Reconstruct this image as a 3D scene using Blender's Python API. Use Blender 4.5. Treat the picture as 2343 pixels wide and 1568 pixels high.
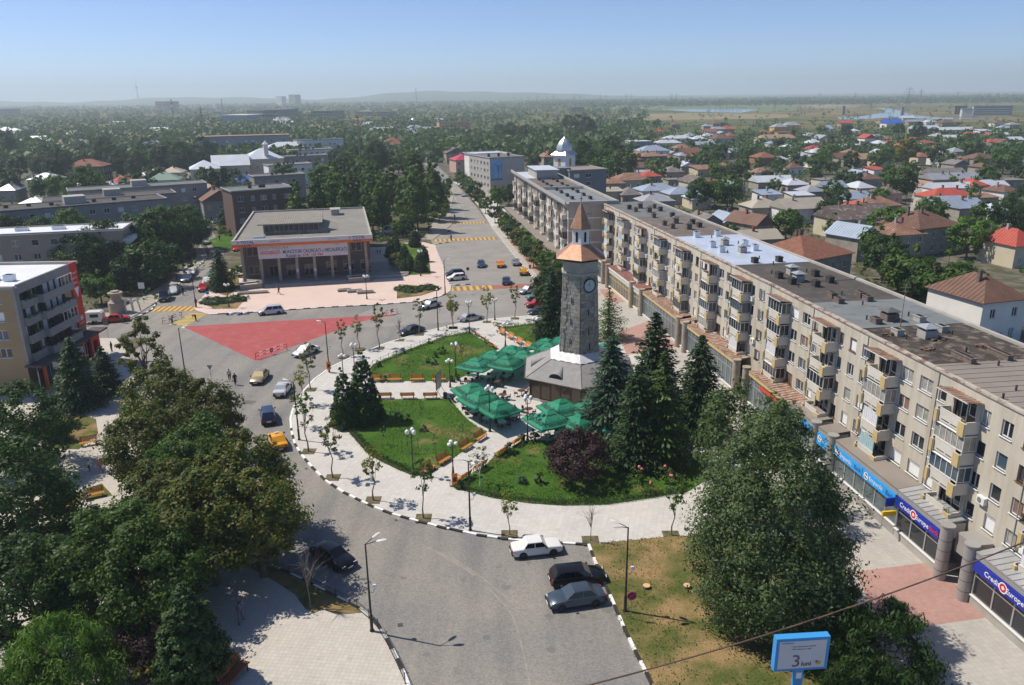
import bpy, math, random
import numpy as np
from mathutils import Vector, Matrix
random.seed(7)
RAD = math.radians
sc = bpy.context.scene
for _o in list(bpy.data.objects):
 bpy.data.objects.remove(_o)
# camera
W, H, F = 2342.0, 1568.0, 1786.0
H0 = 38.0
PITCH, ROLL = RAD(17.6), RAD(0.7)
fv = Vector((0,math.cos(PITCH),-math.sin(PITCH)))
r0 = Vector((1,0,0)); u0 = r0.cross(fv)
rv = math.cos(ROLL)*r0-math.sin(ROLL)*u0
uv = math.cos(ROLL)*u0+math.sin(ROLL)*r0
cam = bpy.data.objects.new('camera',bpy.data.cameras.new('camera'))
sc.collection.objects.link(cam)
cam.data.sensor_fit = 'HORIZONTAL'; cam.data.sensor_width = 23.6; cam.data.lens = 23.6*F/W
cam.data.clip_start = 0.5; cam.data.clip_end = 60000
cam.matrix_world = Matrix(((rv.x,uv.x,-fv.x,0),(rv.y,uv.y,-fv.y,0),(rv.z,uv.z,-fv.z,H0),(0,0,0,1)))
sc.camera = cam
# sky, sun, exposure
SUN_EL, SUN_AZ = RAD(54), RAD(-73)
world = bpy.data.worlds.new('World'); sc.world = world; world.use_nodes = True
_n = world.node_tree.nodes; _n.clear()
_sky = _n.new('ShaderNodeTexSky'); _sky.sky_type = 'NISHITA'; _sky.sun_disc = False
_sky.sun_elevation = SUN_EL; _sky.sun_rotation = SUN_AZ
_sky.air_density = 0.5; _sky.dust_density = 0.2; _sky.ozone_density = 6.5; _sky.altitude = 30
_bg = _n.new('ShaderNodeBackground'); _bg.inputs['Strength'].default_value = 0.14
_wo = _n.new('ShaderNodeOutputWorld')
world.node_tree.links.new(_sky.outputs[0],_bg.inputs[0]); world.node_tree.links.new(_bg.outputs[0],_wo.inputs[0])
sl = bpy.data.lights.new('sun','SUN'); sl.energy = 5.0; sl.angle = RAD(0.53); sl.color = (1.0,0.915,0.78)
sun = bpy.data.objects.new('sun',sl); sc.collection.objects.link(sun)
_sd = Vector((math.sin(SUN_AZ)*math.cos(SUN_EL),math.cos(SUN_AZ)*math.cos(SUN_EL),math.sin(SUN_EL)))
sun.rotation_euler = _sd.to_track_quat('Z','Y').to_euler(); sun.location = (-60,30,120)
sc.view_settings.view_transform = 'Standard'; sc.view_settings.look = 'None'
sc.view_settings.exposure = 0.1; sc.view_settings.gamma = 1.0; sc.view_settings.use_curve_mapping = False
cy = sc.cycles
cy.max_bounces = 6; cy.diffuse_bounces = 2; cy.glossy_bounces = 3; cy.transmission_bounces = 4
cy.transparent_max_bounces = 6; cy.volume_bounces = 2
cy.caustics_reflective = False; cy.caustics_refractive = False
cy.use_denoising = True
cy.use_adaptive_sampling = True; cy.adaptive_threshold = 0.02
# measuring: picture point -> place
def ray(x,y):
 return fv+rv*((x-W/2)/F)-uv*((y-H/2)/F)
def G(x,y,z=0.0):
 d = ray(x,y); t = (z-H0)/d.z
 return Vector((d.x*t,d.y*t,z))
REG = dict(A=(0,250),B=(900,250),C=(1800,250),D=(2872,250),E=(0,850),F=(800,750),K=(1600,850),L=(2400,850),M=(2872,1050),N=(2872,1650),O=(2472,1922),Q=(1700,1922),S=(800,1922),T=(0,1922),V=(0,1350),X=(1000,1250),Y=(1700,1250),R=(3472,1922))
def q(k,x,y):
 a, b = REG[k]
 return(a+x/2.34)/1.6533, (b+y/2.34)/1.6533
def g(k,x,y,z=0.0):
 return G(*q(k,x,y),z)
def pix(p):
 d = Vector(p)-Vector((0,0,H0)); zc = d.dot(fv)
 return W/2+F*d.dot(rv)/zc, H/2-F*d.dot(uv)/zc
# materials
def hexl(h):
 h = h.lstrip('#'); o = []
 for i in(0,2,4):
  c = int(h[i:i+2],16)/255.0
  o.append(c/12.92 if c<=0.04045 else((c+0.055)/1.055)**2.4)
 return tuple(o)
MATS = {}
def _c4(c,k=1.0):
 return(min(c[0]*k,1),min(c[1]*k,1),min(c[2]*k,1),1)
class NT:
 def __init__(s,name):
  s.m = bpy.data.materials.new(name); s.m.use_nodes = True
  s.t = s.m.node_tree; s.b = s.t.nodes['Principled BSDF']; s.out = s.t.nodes['Material Output']
 def n(s,kind,**kw):
  x = s.t.nodes.new('ShaderNode'+kind)
  for k, v in kw.items():
   if k in x.inputs:x.inputs[k].default_value = v
   else:setattr(x,k,v)
  return x
 def l(s,a,b):s.t.links.new(a,b)
 def pos(s,obj=False):
  if obj:return s.n('TexCoord').outputs['Object']
  return s.n('NewGeometry').outputs['Position']
 def mix(s,fac,a,b,mode='MIX'):
  x = s.n('MixRGB'); x.blend_type = mode
  for sock, v in((x.inputs[0],fac),(x.inputs[1],a),(x.inputs[2],b)):
   if isinstance(v,(int,float)):sock.default_value = v
   elif isinstance(v,tuple):sock.default_value = v if len(v)==4 else(*v,1)
   else:s.l(v,sock)
  return x.outputs[0]
 def ramp(s,fac,a,b):
  r = s.n('MapRange'); r.inputs['From Min'].default_value = a; r.inputs['From Max'].default_value = b
  s.l(fac,r.inputs['Value']); return r.outputs[0]
 def noise(s,vec,scale,detail=3,rough=.55):
  x = s.n('TexNoise'); x.inputs['Scale'].default_value = scale; x.inputs['Detail'].default_value = detail
  x.inputs['Roughness'].default_value = rough
  s.l(vec,x.inputs['Vector']); return x.outputs['Fac']
 def bump(s,h,strength,dist=.02):
  x = s.n('Bump'); x.inputs['Strength'].default_value = strength; x.inputs['Distance'].default_value = dist
  s.l(h,x.inputs['Height']); s.l(x.outputs[0],s.b.inputs['Normal'])
def mat(name,col,rough=.8,metal=0.0,var=.12,scale=.6,bump=0.0,bscale=None,col2=None,k2=(.52,.66),spec=.35,obj=False,fine=0.0):
 if name in MATS:return MATS[name]
 if isinstance(col,str):col = hexl(col)
 if isinstance(col2,str):col2 = hexl(col2)
 t = NT(name); p = t.pos(obj); b = t.b
 b.inputs['Roughness'].default_value = rough; b.inputs['Metallic'].default_value = metal
 b.inputs['Specular IOR Level'].default_value = spec
 if var or col2 or fine:
  f = t.noise(p,scale,4,.6)
  c = t.mix(t.ramp(f,.3,.7),_c4(col,1-var),_c4(col,1+var))
  if col2:
   f2 = t.noise(p,scale*1.7+.13,5,.65)
   c = t.mix(t.ramp(f2,*k2),c,_c4(col2))
  if fine:
   f3 = t.noise(p,9.0,2,.6)
   c = t.mix(t.ramp(f3,.3,.7),t.mix(1.0,c,(1-fine,)*3,'MULTIPLY'),c)
  t.l(c,b.inputs['Base Color'])
 else:
  b.inputs['Base Color'].default_value = _c4(col)
 if bump:
  t.bump(t.noise(p,bscale or scale*6,3),bump)
 MATS[name] = t.m
 return t.m
# objects
COL = sc.collection
def raw(name,data=None,parent=None,loc=None,rz=None,mw=None):
 o = bpy.data.objects.new(name,data); COL.objects.link(o)
 if parent is not None:
  o.parent = parent; KIDS.setdefault(parent.as_pointer(),[]).append(o)
 if loc is not None:o.location = loc
 if rz is not None:o.rotation_euler = (0,0,rz)
 if mw is not None:o.matrix_basis = mw
 return o
def tag(o,label,cat,group=None):
 o['label'] = label; o['category'] = cat
 if group:o['group'] = group
 return o
def thing(name,label,cat,loc=(0,0,0),rz=0.0,group=None):
 o = raw(name,None,None,loc,rz); o.empty_display_size = .3
 return tag(o,label,cat,group)
def kind(o,k):
 o['kind'] = k; return o
KIDS = {}
def dup(root,loc,rz=0.0,label=None,scale=None):
 """copy a thing with its parts and their sub-parts"""
 def rec(o,parent):
  c = o.copy(); COL.objects.link(c); c.parent = parent
  if parent is not None:KIDS.setdefault(parent.as_pointer(),[]).append(c)
  for ch in list(KIDS.get(o.as_pointer(),())):rec(ch,c)
  return c
 c = rec(root,None); c.location = loc; c.rotation_euler = (0,0,rz)
 if label:c['label'] = label
 if scale is not None:c.scale = scale if isinstance(scale,tuple)else(scale,)*3
 return c
class MB:
 """collects faces, then links them as one mesh"""
 def __init__(s):s.v = []; s.f = []; s.m = []
 def add(s,vs,fs,mi=0):
  n = len(s.v); s.v.extend([tuple(p)for p in vs])
  for f in fs:s.f.append(tuple(i+n for i in f)); s.m.append(mi)
  return s
 def box(s,x0,x1,y0,y1,z0,z1,mi=0,T=None):
  vs = [(x,y,z)for z in(z0,z1)for y in(y0,y1)for x in(x0,x1)]
  if T is not None:vs = [tuple(T@Vector(p))for p in vs]
  return s.add(vs,[(0,2,3,1),(4,5,7,6),(0,1,5,4),(1,3,7,5),(3,2,6,7),(2,0,4,6)],mi)
 def cbox(s,c,sz,mi=0,rz=0.0,T=None):
  M = Matrix.Translation(c)@Matrix.Rotation(rz,4,'Z')
  if T is not None:M = M@T
  a, b, d = sz[0]/2, sz[1]/2, sz[2]/2
  return s.box(-a,a,-b,b,-d,d,mi,M)
 def quad(s,a,b,c,d,mi=0):return s.add([a,b,c,d],[(0,1,2,3)],mi)
 def poly(s,pts,mi=0):return s.add(pts,[tuple(range(len(pts)))],mi)
 def prism(s,pts,z0,z1,mi=0,mtop=None):
  n = len(pts); a = sum(pts[i][0]*pts[(i+1)%n][1]-pts[(i+1)%n][0]*pts[i][1]for i in range(n))
  if a<0:pts = pts[::-1]
  vs = [(p[0],p[1],z0)for p in pts]+[(p[0],p[1],z1)for p in pts]
  s.add(vs,[(i,(i+1)%n,(i+1)%n+n,i+n)for i in range(n)],mi)
  s.add(vs[n:],[tuple(range(n))],mi if mtop is None else mtop)
  return s
 def tube(s,p0,p1,r0,r1=None,n=8,mi=0,cap=True):
  if r1 is None:r1 = r0
  p0, p1 = Vector(p0), Vector(p1); d = (p1-p0)
  if d.length<1e-6:return s
  d.normalize(); a = d.orthogonal().normalized(); b = d.cross(a)
  vs = []
  for p, r in((p0,r0),(p1,r1)):
   for i in range(n):
    t = 2*math.pi*i/n; vs.append(p+a*(r*math.cos(t))+b*(r*math.sin(t)))
  fs = [(i,(i+1)%n,(i+1)%n+n,i+n)for i in range(n)]
  if cap:fs+=[tuple(range(n-1,-1,-1)),tuple(range(n,2*n))]
  return s.add(vs,fs,mi)
 def path(s,pts,rs,n=6,mi=0):
  for i in range(len(pts)-1):
   s.tube(pts[i],pts[i+1],rs[i],rs[i+1],n,mi)
  return s
 def lathe(s,prof,n=12,c=(0,0,0),mi=0,rot=0.0,cap=True):
  vs = []
  for r, z in prof:
   for i in range(n):
    t = rot+2*math.pi*i/n; vs.append((c[0]+r*math.cos(t),c[1]+r*math.sin(t),c[2]+z))
  fs = []
  for k in range(len(prof)-1):
   for i in range(n):
    fs.append((k*n+i,k*n+(i+1)%n,(k+1)*n+(i+1)%n,(k+1)*n+i))
  if cap:
   fs.append(tuple(range(n-1,-1,-1))); fs.append(tuple((len(prof)-1)*n+i for i in range(n)))
  return s.add(vs,fs,mi)
 def ball(s,c,r,n=10,k=6,mi=0,sz=1.0):
  prof = [(max(r*math.sin(math.pi*i/k),.002),-r*sz*math.cos(math.pi*i/k))for i in range(k+1)]
  return s.lathe(prof,n,c,mi)
 def mesh(s,name,mats,smooth=None):
  me = bpy.data.meshes.new(name); me.from_pydata(s.v,[],s.f)
  if not isinstance(mats,(list,tuple)):mats = [mats]
  for m in mats:me.materials.append(m)
  if len(mats)>1:me.polygons.foreach_set('material_index',s.m)
  if smooth is not None:
   me.polygons.foreach_set('use_smooth',[True]*len(me.polygons))
   me.set_sharp_from_angle(angle=RAD(smooth))
  me.update(); return me
 def build(s,name,mats,parent=None,loc=None,rz=None,smooth=None):
  return raw(name,s.mesh(name,mats,smooth),parent,loc,rz)
def np_mesh(name,verts,quads,mats,mi=None):
 me = bpy.data.meshes.new(name); nv, nq = len(verts), len(quads); k = quads.shape[1]
 me.vertices.add(nv); me.vertices.foreach_set('co',np.asarray(verts,np.float32).ravel())
 me.loops.add(nq*k); me.loops.foreach_set('vertex_index',np.asarray(quads,np.int32).ravel())
 me.polygons.add(nq); me.polygons.foreach_set('loop_start',np.arange(0,nq*k,k,dtype=np.int32))
 if not isinstance(mats,(list,tuple)):mats = [mats]
 for m in mats:me.materials.append(m)
 if mi is not None:me.polygons.foreach_set('material_index',np.asarray(mi,np.int32))
 me.update(calc_edges=True); return me
BENCH = bpy.data.scenes.new('workbench')
def evaluated(o):
 BENCH.collection.objects.link(o); vl = BENCH.view_layers[0]; vl.update()
 return bpy.data.meshes.new_from_object(o.evaluated_get(vl.depsgraph))
def text_mesh(body,size,name,m,extrude=.01,align='LEFT',bold=0.0,squeeze=1.0):
 cu = bpy.data.curves.new(name,'FONT'); cu.body = body; cu.size = size; cu.extrude = extrude
 cu.align_x = align; cu.offset = bold; cu.resolution_u = 2
 o = bpy.data.objects.new('tmp',cu); me = evaluated(o); me.name = name
 bpy.data.objects.remove(o); bpy.data.curves.remove(cu)
 if squeeze!=1.0:me.transform(Matrix.Diagonal((squeeze,1,1,1)))
 me.materials.clear(); me.materials.append(m)
 return me
def frame(o,ex,up=(0,0,1)):
 """matrix: local x along ex, local y up, local z out of the wall"""
 ex = Vector(ex).normalized(); up = Vector(up).normalized(); n = ex.cross(up)
 return Matrix(((ex.x,up.x,n.x,o[0]),(ex.y,up.y,n.y,o[1]),(ex.z,up.z,n.z,o[2]),(0,0,0,1)))
def in_poly(x,y,P):
 c = False; n = len(P)
 for i in range(n):
  x1, y1 = P[i][0], P[i][1]; x2, y2 = P[(i+1)%n][0], P[(i+1)%n][1]
  if(y1>y)!=(y2>y)and x<(x2-x1)*(y-y1)/(y2-y1)+x1:c = not c
 return c
ORD = ['first','second','third','fourth','fifth','sixth','seventh','eighth','ninth','tenth','eleventh','twelfth','thirteenth','fourteenth','fifteenth','sixteenth','seventeenth','eighteenth','nineteenth','twentieth']
def ordinal(i):
 if i<20:return ORD[i]
 t = ['','','twenty','thirty','forty','fifty','sixty','seventy','eighty','ninety'][(i+1)//10]
 u = (i+1)%10
 return(t+'-'+ORD[u-1])if u else t[:-1]+'ieth'
# ground materials
def m_cobble():
 t = NT('cobbles'); p = t.pos()
 br = t.n('TexBrick'); br.inputs['Scale'].default_value = 3.2; br.inputs['Mortar Size'].default_value = .022
 br.inputs['Mortar Smooth'].default_value = .3; br.inputs['Brick Width'].default_value = .5; br.inputs['Row Height'].default_value = .32
 br.inputs['Color1'].default_value = (.245,.232,.215,1); br.inputs['Color2'].default_value = (.335,.318,.295,1); br.inputs['Mortar'].default_value = (.13,.125,.115,1)
 mp = t.n('Mapping'); mp.inputs['Rotation'].default_value = (0,0,.35); t.l(p,mp.inputs['Vector'])
 wob = t.noise(p,.25,2);
 t.l(mp.outputs[0],br.inputs['Vector'])
 f = t.noise(p,.09,4,.6)
 c = t.mix(t.ramp(f,.35,.65),t.mix(1.0,br.outputs['Color'],(.84,.85,.87),'MULTIPLY'),t.mix(1.0,br.outputs['Color'],(1.10,1.07,1.01),'MULTIPLY'))
 f2 = t.noise(p,2.2,4,.7)
 c = t.mix(t.ramp(f2,.25,.75),t.mix(1.0,c,(.84,.84,.84),'MULTIPLY'),c)
 st = t.noise(p,.55,5,.7)
 c = t.mix(t.ramp(st,.62,.74),c,t.mix(1.0,c,(.72,.70,.67),'MULTIPLY'))
 lane = t.n('TexNoise'); lane.inputs['Scale'].default_value = .5; mp2 = t.n('Mapping'); mp2.inputs['Scale'].default_value = (1.0,.07,1); mp2.inputs['Rotation'].default_value = (0,0,-.25); t.l(p,mp2.inputs['Vector']); t.l(mp2.outputs[0],lane.inputs['Vector'])
 c = t.mix(t.ramp(lane.outputs['Fac'],.42,.68),c,t.mix(1.0,c,(.80,.81,.84),'MULTIPLY'))
 t.l(c,t.b.inputs['Base Color']); t.b.inputs['Roughness'].default_value = .75
 t.bump(br.outputs['Fac'],-.35,.015)
 return t.m
def m_tiles(name,c1,c2,cm,size,rot,mort=.02,var=.1,check=False):
 t = NT(name); p = t.pos()
 mp = t.n('Mapping'); mp.inputs['Rotation'].default_value = (0,0,rot); t.l(p,mp.inputs['Vector'])
 if check:
  ch = t.n('TexChecker'); ch.inputs['Scale'].default_value = 1/size
  ch.inputs['Color1'].default_value = (*c1,1); ch.inputs['Color2'].default_value = (*c2,1)
  t.l(mp.outputs[0],ch.inputs['Vector']); c = ch.outputs['Color']
 else:
  br = t.n('TexBrick'); br.inputs['Scale'].default_value = 1/size; br.inputs['Mortar Size'].default_value = mort
  br.inputs['Brick Width'].default_value = 1; br.inputs['Row Height'].default_value = 1; br.offset = 0
  br.inputs['Color1'].default_value = (*c1,1); br.inputs['Color2'].default_value = (*c2,1); br.inputs['Mortar'].default_value = (*cm,1)
  t.l(mp.outputs[0],br.inputs['Vector']); c = br.outputs['Color']
 f = t.noise(p,.22,5,.62)
 c = t.mix(t.ramp(f,.3,.7),t.mix(1.0,c,(1-var,1-var,1-var*.9),'MULTIPLY'),t.mix(1.0,c,(1+var*.5,)*3,'MULTIPLY'))
 f2 = t.noise(p,1.6,5,.7)
 c = t.mix(t.ramp(f2,.58,.75),c,t.mix(1.0,c,(.80,.77,.72),'MULTIPLY'))
 t.l(c,t.b.inputs['Base Color']); t.b.inputs['Roughness'].default_value = .8
 return t.m
def m_lawn(name,a,b,dry,lo,hi,sc_=.16):
 t = NT(name); p = t.pos()
 f = t.noise(p,.35,5,.65); c = t.mix(t.ramp(f,.3,.7),(*a,1),(*b,1))
 f2 = t.noise(p,sc_,5,.6); c = t.mix(t.ramp(f2,lo,hi),c,(*dry,1))
 f3 = t.noise(p,7.0,3,.7); c = t.mix(t.ramp(f3,.25,.75),t.mix(1.0,c,(.55,.58,.5),'MULTIPLY'),t.mix(1.0,c,(1.25,1.22,1.2),'MULTIPLY'))
 t.l(c,t.b.inputs['Base Color']); t.b.inputs['Roughness'].default_value = .95; t.b.inputs['Specular IOR Level'].default_value = .1
 t.bump(f3,.8,.08)
 return t.m
def m_plain():
 t = NT('plain'); p = t.pos()
 f = t.noise(p,.0022,6,.62); c = t.mix(t.ramp(f,.40,.60),(.105,.135,.045,1),(.255,.195,.105,1))
 f2 = t.noise(p,.013,5,.65); c = t.mix(t.ramp(f2,.48,.62),c,(.055,.085,.028,1))
 f3 = t.noise(p,.11,4,.65); c = t.mix(t.ramp(f3,.3,.7),t.mix(1.0,c,(.7,.7,.7),'MULTIPLY'),c)
 t.l(c,t.b.inputs['Base Color']); t.b.inputs['Roughness'].default_value = 1; t.b.inputs['Specular IOR Level'].default_value = .05
 return t.m
MC = m_cobble()
M_PAVE = m_tiles('park_slabs',(.51,.49,.46),(.56,.54,.51),(.38,.365,.34),.5,.25,.018)
M_RPAVE = m_tiles('street_slabs',(.40,.375,.34),(.45,.42,.385),(.30,.285,.26),.42,-.15,.02)
M_RPINK = m_tiles('pink_slabs',(.385,.225,.19),(.43,.26,.225),(.30,.19,.17),.3,-.15,.03)
M_LPAVE = m_tiles('cream_slabs',(.47,.435,.39),(.52,.485,.435),(.36,.325,.28),.34,.12,.035)
M_TPAVE = m_tiles('theatre_tiles',(.60,.40,.335),(.64,.57,.51),(.5,.4,.35),.42,.18,.02,.08,True)
M_LAWN = m_lawn('lawn',(.040,.105,.014),(.082,.165,.026),(.24,.18,.085),.55,.68)
M_DRY = m_lawn('dry_lawn',(.07,.105,.025),(.13,.13,.045),(.33,.225,.115),.42,.60,.2)
M_RED = mat('red_paint',(.40,.08,.08),.75,var=.10,scale=.25,col2=(.42,.16,.15),k2=(.50,.78),fine=.22)
M_EARTH = mat('earth',(.15,.115,.07),.95,var=.3,scale=.8,col2=(.07,.085,.03),k2=(.45,.6))
M_KERB = mat('kerb_concrete',(.42,.40,.37),.85,var=.15,scale=1.5)
M_WHITE = mat('white_paint',(.80,.80,.78),.6,var=.05,scale=2)
M_BLACKP = mat('black_paint',(.035,.034,.033),.6,var=.2,scale=2)
M_YELLOW = mat('yellow_paint',(.62,.45,.055),.7,var=.12,scale=1.2,fine=.2)
M_BRICKP = mat('red_lane_paint',(.33,.13,.10),.75,var=.15,scale=.7,fine=.15)
M_ASPH = mat('asphalt',(.155,.15,.145),.85,var=.16,scale=.12,fine=.2)
def sheet(name,pts,z,m,parent=None):
 return MB().poly([(p[0],p[1],z)for p in pts]).build(name,m,parent)
def struct(name,pts,z0,z1,m,mtop=None):
 o = MB().prism([(p[0],p[1])for p in pts],z0,z1,0,1 if mtop else None).build(name,[m,mtop]if mtop else m)
 return kind(o,'structure')
def gs(k,*pts):return[g(k,*p)for p in pts]
# the setting
kind(sheet('ground',[(-8900,-50),(8900,-50),(8900,12400),(-8900,12400)],0,m_plain()),'structure')
town = [(-330,60),(-330,420),(-150,620),(260,620),(420,420),(420,100),(150,30),(-60,15),(-140,30)]
kind(sheet('town_ground',town,.004,mat('yards',(.085,.085,.045),.95,var=.3,scale=.08,col2=(.19,.165,.13),k2=(.45,.6),fine=.35)),'structure')
plaza = [(-30,20),(50,20),(44,60),(26,135),(20,175),(5.5,163),(-6.0,236),(-12,280),(-20,330),(-28,380),(-60,560),(-66,560),(-35,380),(-27,330),(-24,262),(-23,226),(-19,205),(-40,150),(-60,165),(-67,176),(-76,206),(-84,222),(-105,266),(-139,345),(-187,465),(-215,540),(-219,540),(-190,465),(-143,345),(-112,268),(-93,232),(-79,203),(-76,194),(-72,165),(-70,149),(-69.5,136),(-160,134),(-160,124.5),(-60,124.5),(-60,90),(-45,60)]
road = kind(sheet('road',plaza,.010,MC),'structure')
street = gs('D',(1372,890),(1418,890),(1520,1180),(1570,1285),(1322,1285),(1385,1000))
kind(sheet('side_street',street,.012,mat('pale_asphalt',(.30,.285,.27),.9,var=.12,scale=.1)),'structure')
rd2 = [(-33,128),(-2,133.6),(6,136),(19,158),(5.2,163.5),(-6,236),(-12,280),(-20,330),(-28,380),(-35,380),(-27,330),(-24.5,262),(-24,226),(-12.3,155),(-15,149),(-25,144)]
kind(sheet('avenue',rd2,.014,m_tiles('worn_asphalt',(.26,.245,.225),(.275,.26,.24),(.24,.23,.21),3.0,.1,.004,.16)),'structure')
isl = gs('X',(240,900),(235,850),(230,790),(248,720),(280,640),(345,545),(440,440),(590,332),(760,250),(920,183),(1090,115),(1430,15))+gs('K',(120,928),(320,880),(540,845),(720,830),(960,810),(1085,800))
isl2 = [(8.5,142),(9.5,150),(5.4,163),(0.2,194.5),(-5.8,236),(-10.5,276),(-14.5,302),(-20,340),(-26,364),(-20,364),(-8,305),(2,250),(18,172),(34,94),(41,45),(42,25),(12,25)]
isl3 = gs('Q',(1790,1568),(1640,1270),(1540,1060),(1420,780),(1300,510),(1230,330),(1000,318),(760,305),(520,285),(240,245),(0,190))+gs('S',(2080,190),(1830,125),(1600,60),(1440,0))+gs('X',(860,1520),(700,1440),(540,1335),(420,1215),(330,1110),(270,1010))
ISLAND = isl+isl2+isl3
pav = struct('pavement',ISLAND,0,.13,M_KERB,M_PAVE)
walk = [(28.5,25),(26.5,60),(24.5,72),(21,108),(15.5,139),(9.6,150),(5.6,163),(.4,194.5),(-5.6,236),(2,246),(9,200),(18.5,163.5),(28,105),(34.2,66),(36.8,45),(37.2,25)]
kind(sheet('block_walk',walk,.134,M_RPAVE),'structure')
for nm, pts in(('pink_paving',gs('N',(850,1212),(1510,1127),(1640,1262),(1690,1285),(1870,1455),(1900,1470))+gs('R',(670,972),(60,1060),(-450,1130),(-420,900))),('pink_paving',gs('K',(1560,580),(1640,575),(1810,690),(1640,705))),('pink_paving',gs('K',(1720,960),(1990,860),(2240,1060),(2200,1110),(1800,1160))),('pink_paving',[(6.4,164),(9.5,152),(13.5,152),(9.5,176),(2.5,214),(-1,214)])):
 kind(sheet(nm,pts,.138,M_RPINK),'structure')
tsq = gs('E',(1722,762),(1850,800))+gs('F',(130,1025),(430,1010),(1000,970),(1500,945),(1830,920),(2000,880),(2080,850),(2112,825),(2118,790),(2085,720),(2050,600),(2000,480),(1980,420),(1880,395),(1700,400))+[(-31,205),(-58,200),(-66.5,176)]+gs('E',(1870,560),(1740,700))
struct('theatre_square',tsq,0,.13,M_KERB,M_TPAVE)
lot = [(-12.5,158),(-10.7,159),(-14.5,200),(-17.5,206.5),(-20,205.5)]
lpv = gs('S',(1740,1568),(1690,1440),(1600,1260),(1500,1080),(1420,985),(1310,900),(1110,795),(900,690),(700,590),(500,500),(430,470))+[(-26,61),(-32,67),(-39,76),(-46,88),(-53,103),(-60,116),(-66,124.5),(-100,125),(-100,30),(-7,35)]
struct('park_corner',lpv,0,.13,M_KERB,M_LPAVE)
struct('left_walk',[(-69.7,148.6),(-69.3,137),(-110,135),(-110,139),(-74,141),(-74.5,165),(-79,194),(-84,206),(-93,222),(-97,232),(-90,222),(-83,208),(-79,200),(-75.8,192),(-71.6,165)],0,.13,M_KERB,mat('old_walk',(.33,.30,.26),.9,var=.15,scale=.5))
struct('avenue_walk',[(-21.5,214),(-17.7,244),(-20.5,268),(-22.5,318),(-27,362),(-36,362),(-31,318),(-30,262),(-31,226),(-24,215)],0,.13,M_KERB,mat('old_walk',(.33,.30,.26)))
sheet('red_paving',gs('E',(1622,905),(2245,1198))+gs('F',(400,1437),(440,1433),(690,1325),(1000,1212),(1300,1100),(1560,1045),(1700,1022),(1430,1040),(700,1082),(380,1100)),.018,M_RED,road)
sheet('manhole_cover',[(p[0],p[1])for p in gs('Q',(290,1145),(310,1125),(345,1125),(368,1148),(340,1170),(305,1168))],.016,mat('iron_cover',(.16,.16,.16),.6),road)
sheet('drain_grate',gs('S',(1645,1022),(1692,1018),(1696,1052),(1648,1056)),.016,mat('iron_grate',(.07,.065,.06),.6),road)
sheet('drain_grate',gs('S',(1612,105),(1635,98),(1655,112),(1632,120)),.016,MATS['iron_grate'],road)
sheet('drain_grate',gs('X',(353,1222),(380,1216),(388,1228),(362,1234)),.016,MATS['iron_grate'],road)
tm = mat('old_marking',(.55,.53,.50),.8,var=.2)
for a, b in(((245,150),(150,175)),):pass
for i in range(9):
 y = 163+i*4.7; x = -12.9-i*.87
 sheet('bay_line',[(x,y),(x+4.6,y+.9),(x+4.6,y+1.02),(x,y+.12)],.020,tm,road)
for i in range(14):
 y = 246+i*8; x = -14.0-(y-246)*.125
 sheet('centre_dash',[(x,y),(x+.14,y),(x-.36,y+4),(x-.5,y+4)],.020,tm,road)
def crossing(a,b,wide,n,start=0,fade=None,red=True):
 a, b = Vector(a).to_2d(), Vector(b).to_2d(); d = (b-a); L = d.length; d.normalize(); nrm = Vector((-d.y,d.x))
 if nrm.y<0:nrm = -nrm
 w = L/n
 for i in range(n):
  p = a+d*(w*i); r = p+d*(w*(1.0 if red else .55))
  if not red and i%1:continue
  yel = (i+start)%2==0 if red else True
  if fade is not None and i>fade:yel = False
  q4 = [p,r,r+nrm*wide,p+nrm*wide]
  sheet('crossing_bar',q4,.024,M_YELLOW if yel else M_BRICKP,road)
crossing(g('E',1335,772),g('E',1718,764),3.6,16)
crossing(g('K',245,590),g('K',985,556),3.4,26,fade=13)
crossing(g('K',105,152),g('K',660,132),3.6,28)
crossing(g('B',1905,1402),g('B',2200,1392),3.2,20)
_a, _b, _c = g('E',1490,890), g('E',1655,892), g('E',1695,782)
for i in range(9):
 t = i/9; p = _a.lerp(_c,t); r = p+(g('E',1655,892)-g('E',1490,890)); e = (_c-_a)*(.55/9)
 sheet('crossing_bar',[p,r,r+e,p+e],.024,M_YELLOW,road)
# kerbs: one stone at a time
_kerbmesh = {}
def kerb(pts,name,step=1.15,colours='bw',w=.24,h=.17,start=0):
 """pts: polyline; each stone is a part of its kerb"""
 root = kind(raw(name,None,None,(pts[0][0],pts[0][1],0)),'structure'); k = start
 base = Vector((pts[0][0],pts[0][1],0))
 for i in range(len(pts)-1):
  a, b = Vector((pts[i][0],pts[i][1],0)), Vector((pts[i+1][0],pts[i+1][1],0)); L = (b-a).length
  n = max(1,round(L/step)); d = (b-a)/n
  for j in range(n):
   c = 'w' if colours=='w' or(colours=='bw' and k%2==0)else('b' if colours=='bw' else 'g')
   if c not in _kerbmesh:
    mb = MB(); mb.box(-.5,.5,-w/2,w/2,0,h)
    me = mb.mesh('kerb_stone',{'w':M_WHITE,'b':M_BLACKP,'g':M_KERB}[c]); _kerbmesh[c] = me
   o = raw('kerb_stone',_kerbmesh[c],root,a+d*(j+.5)-base,math.atan2(d.y,d.x)); o.scale = (d.length-.03,1,random.uniform(.96,1.04))
   k+=1
 return root
kerb(list(reversed(isl3))[:0]+isl[:12][::-1],'island_kerb',1.3,'w')
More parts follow.
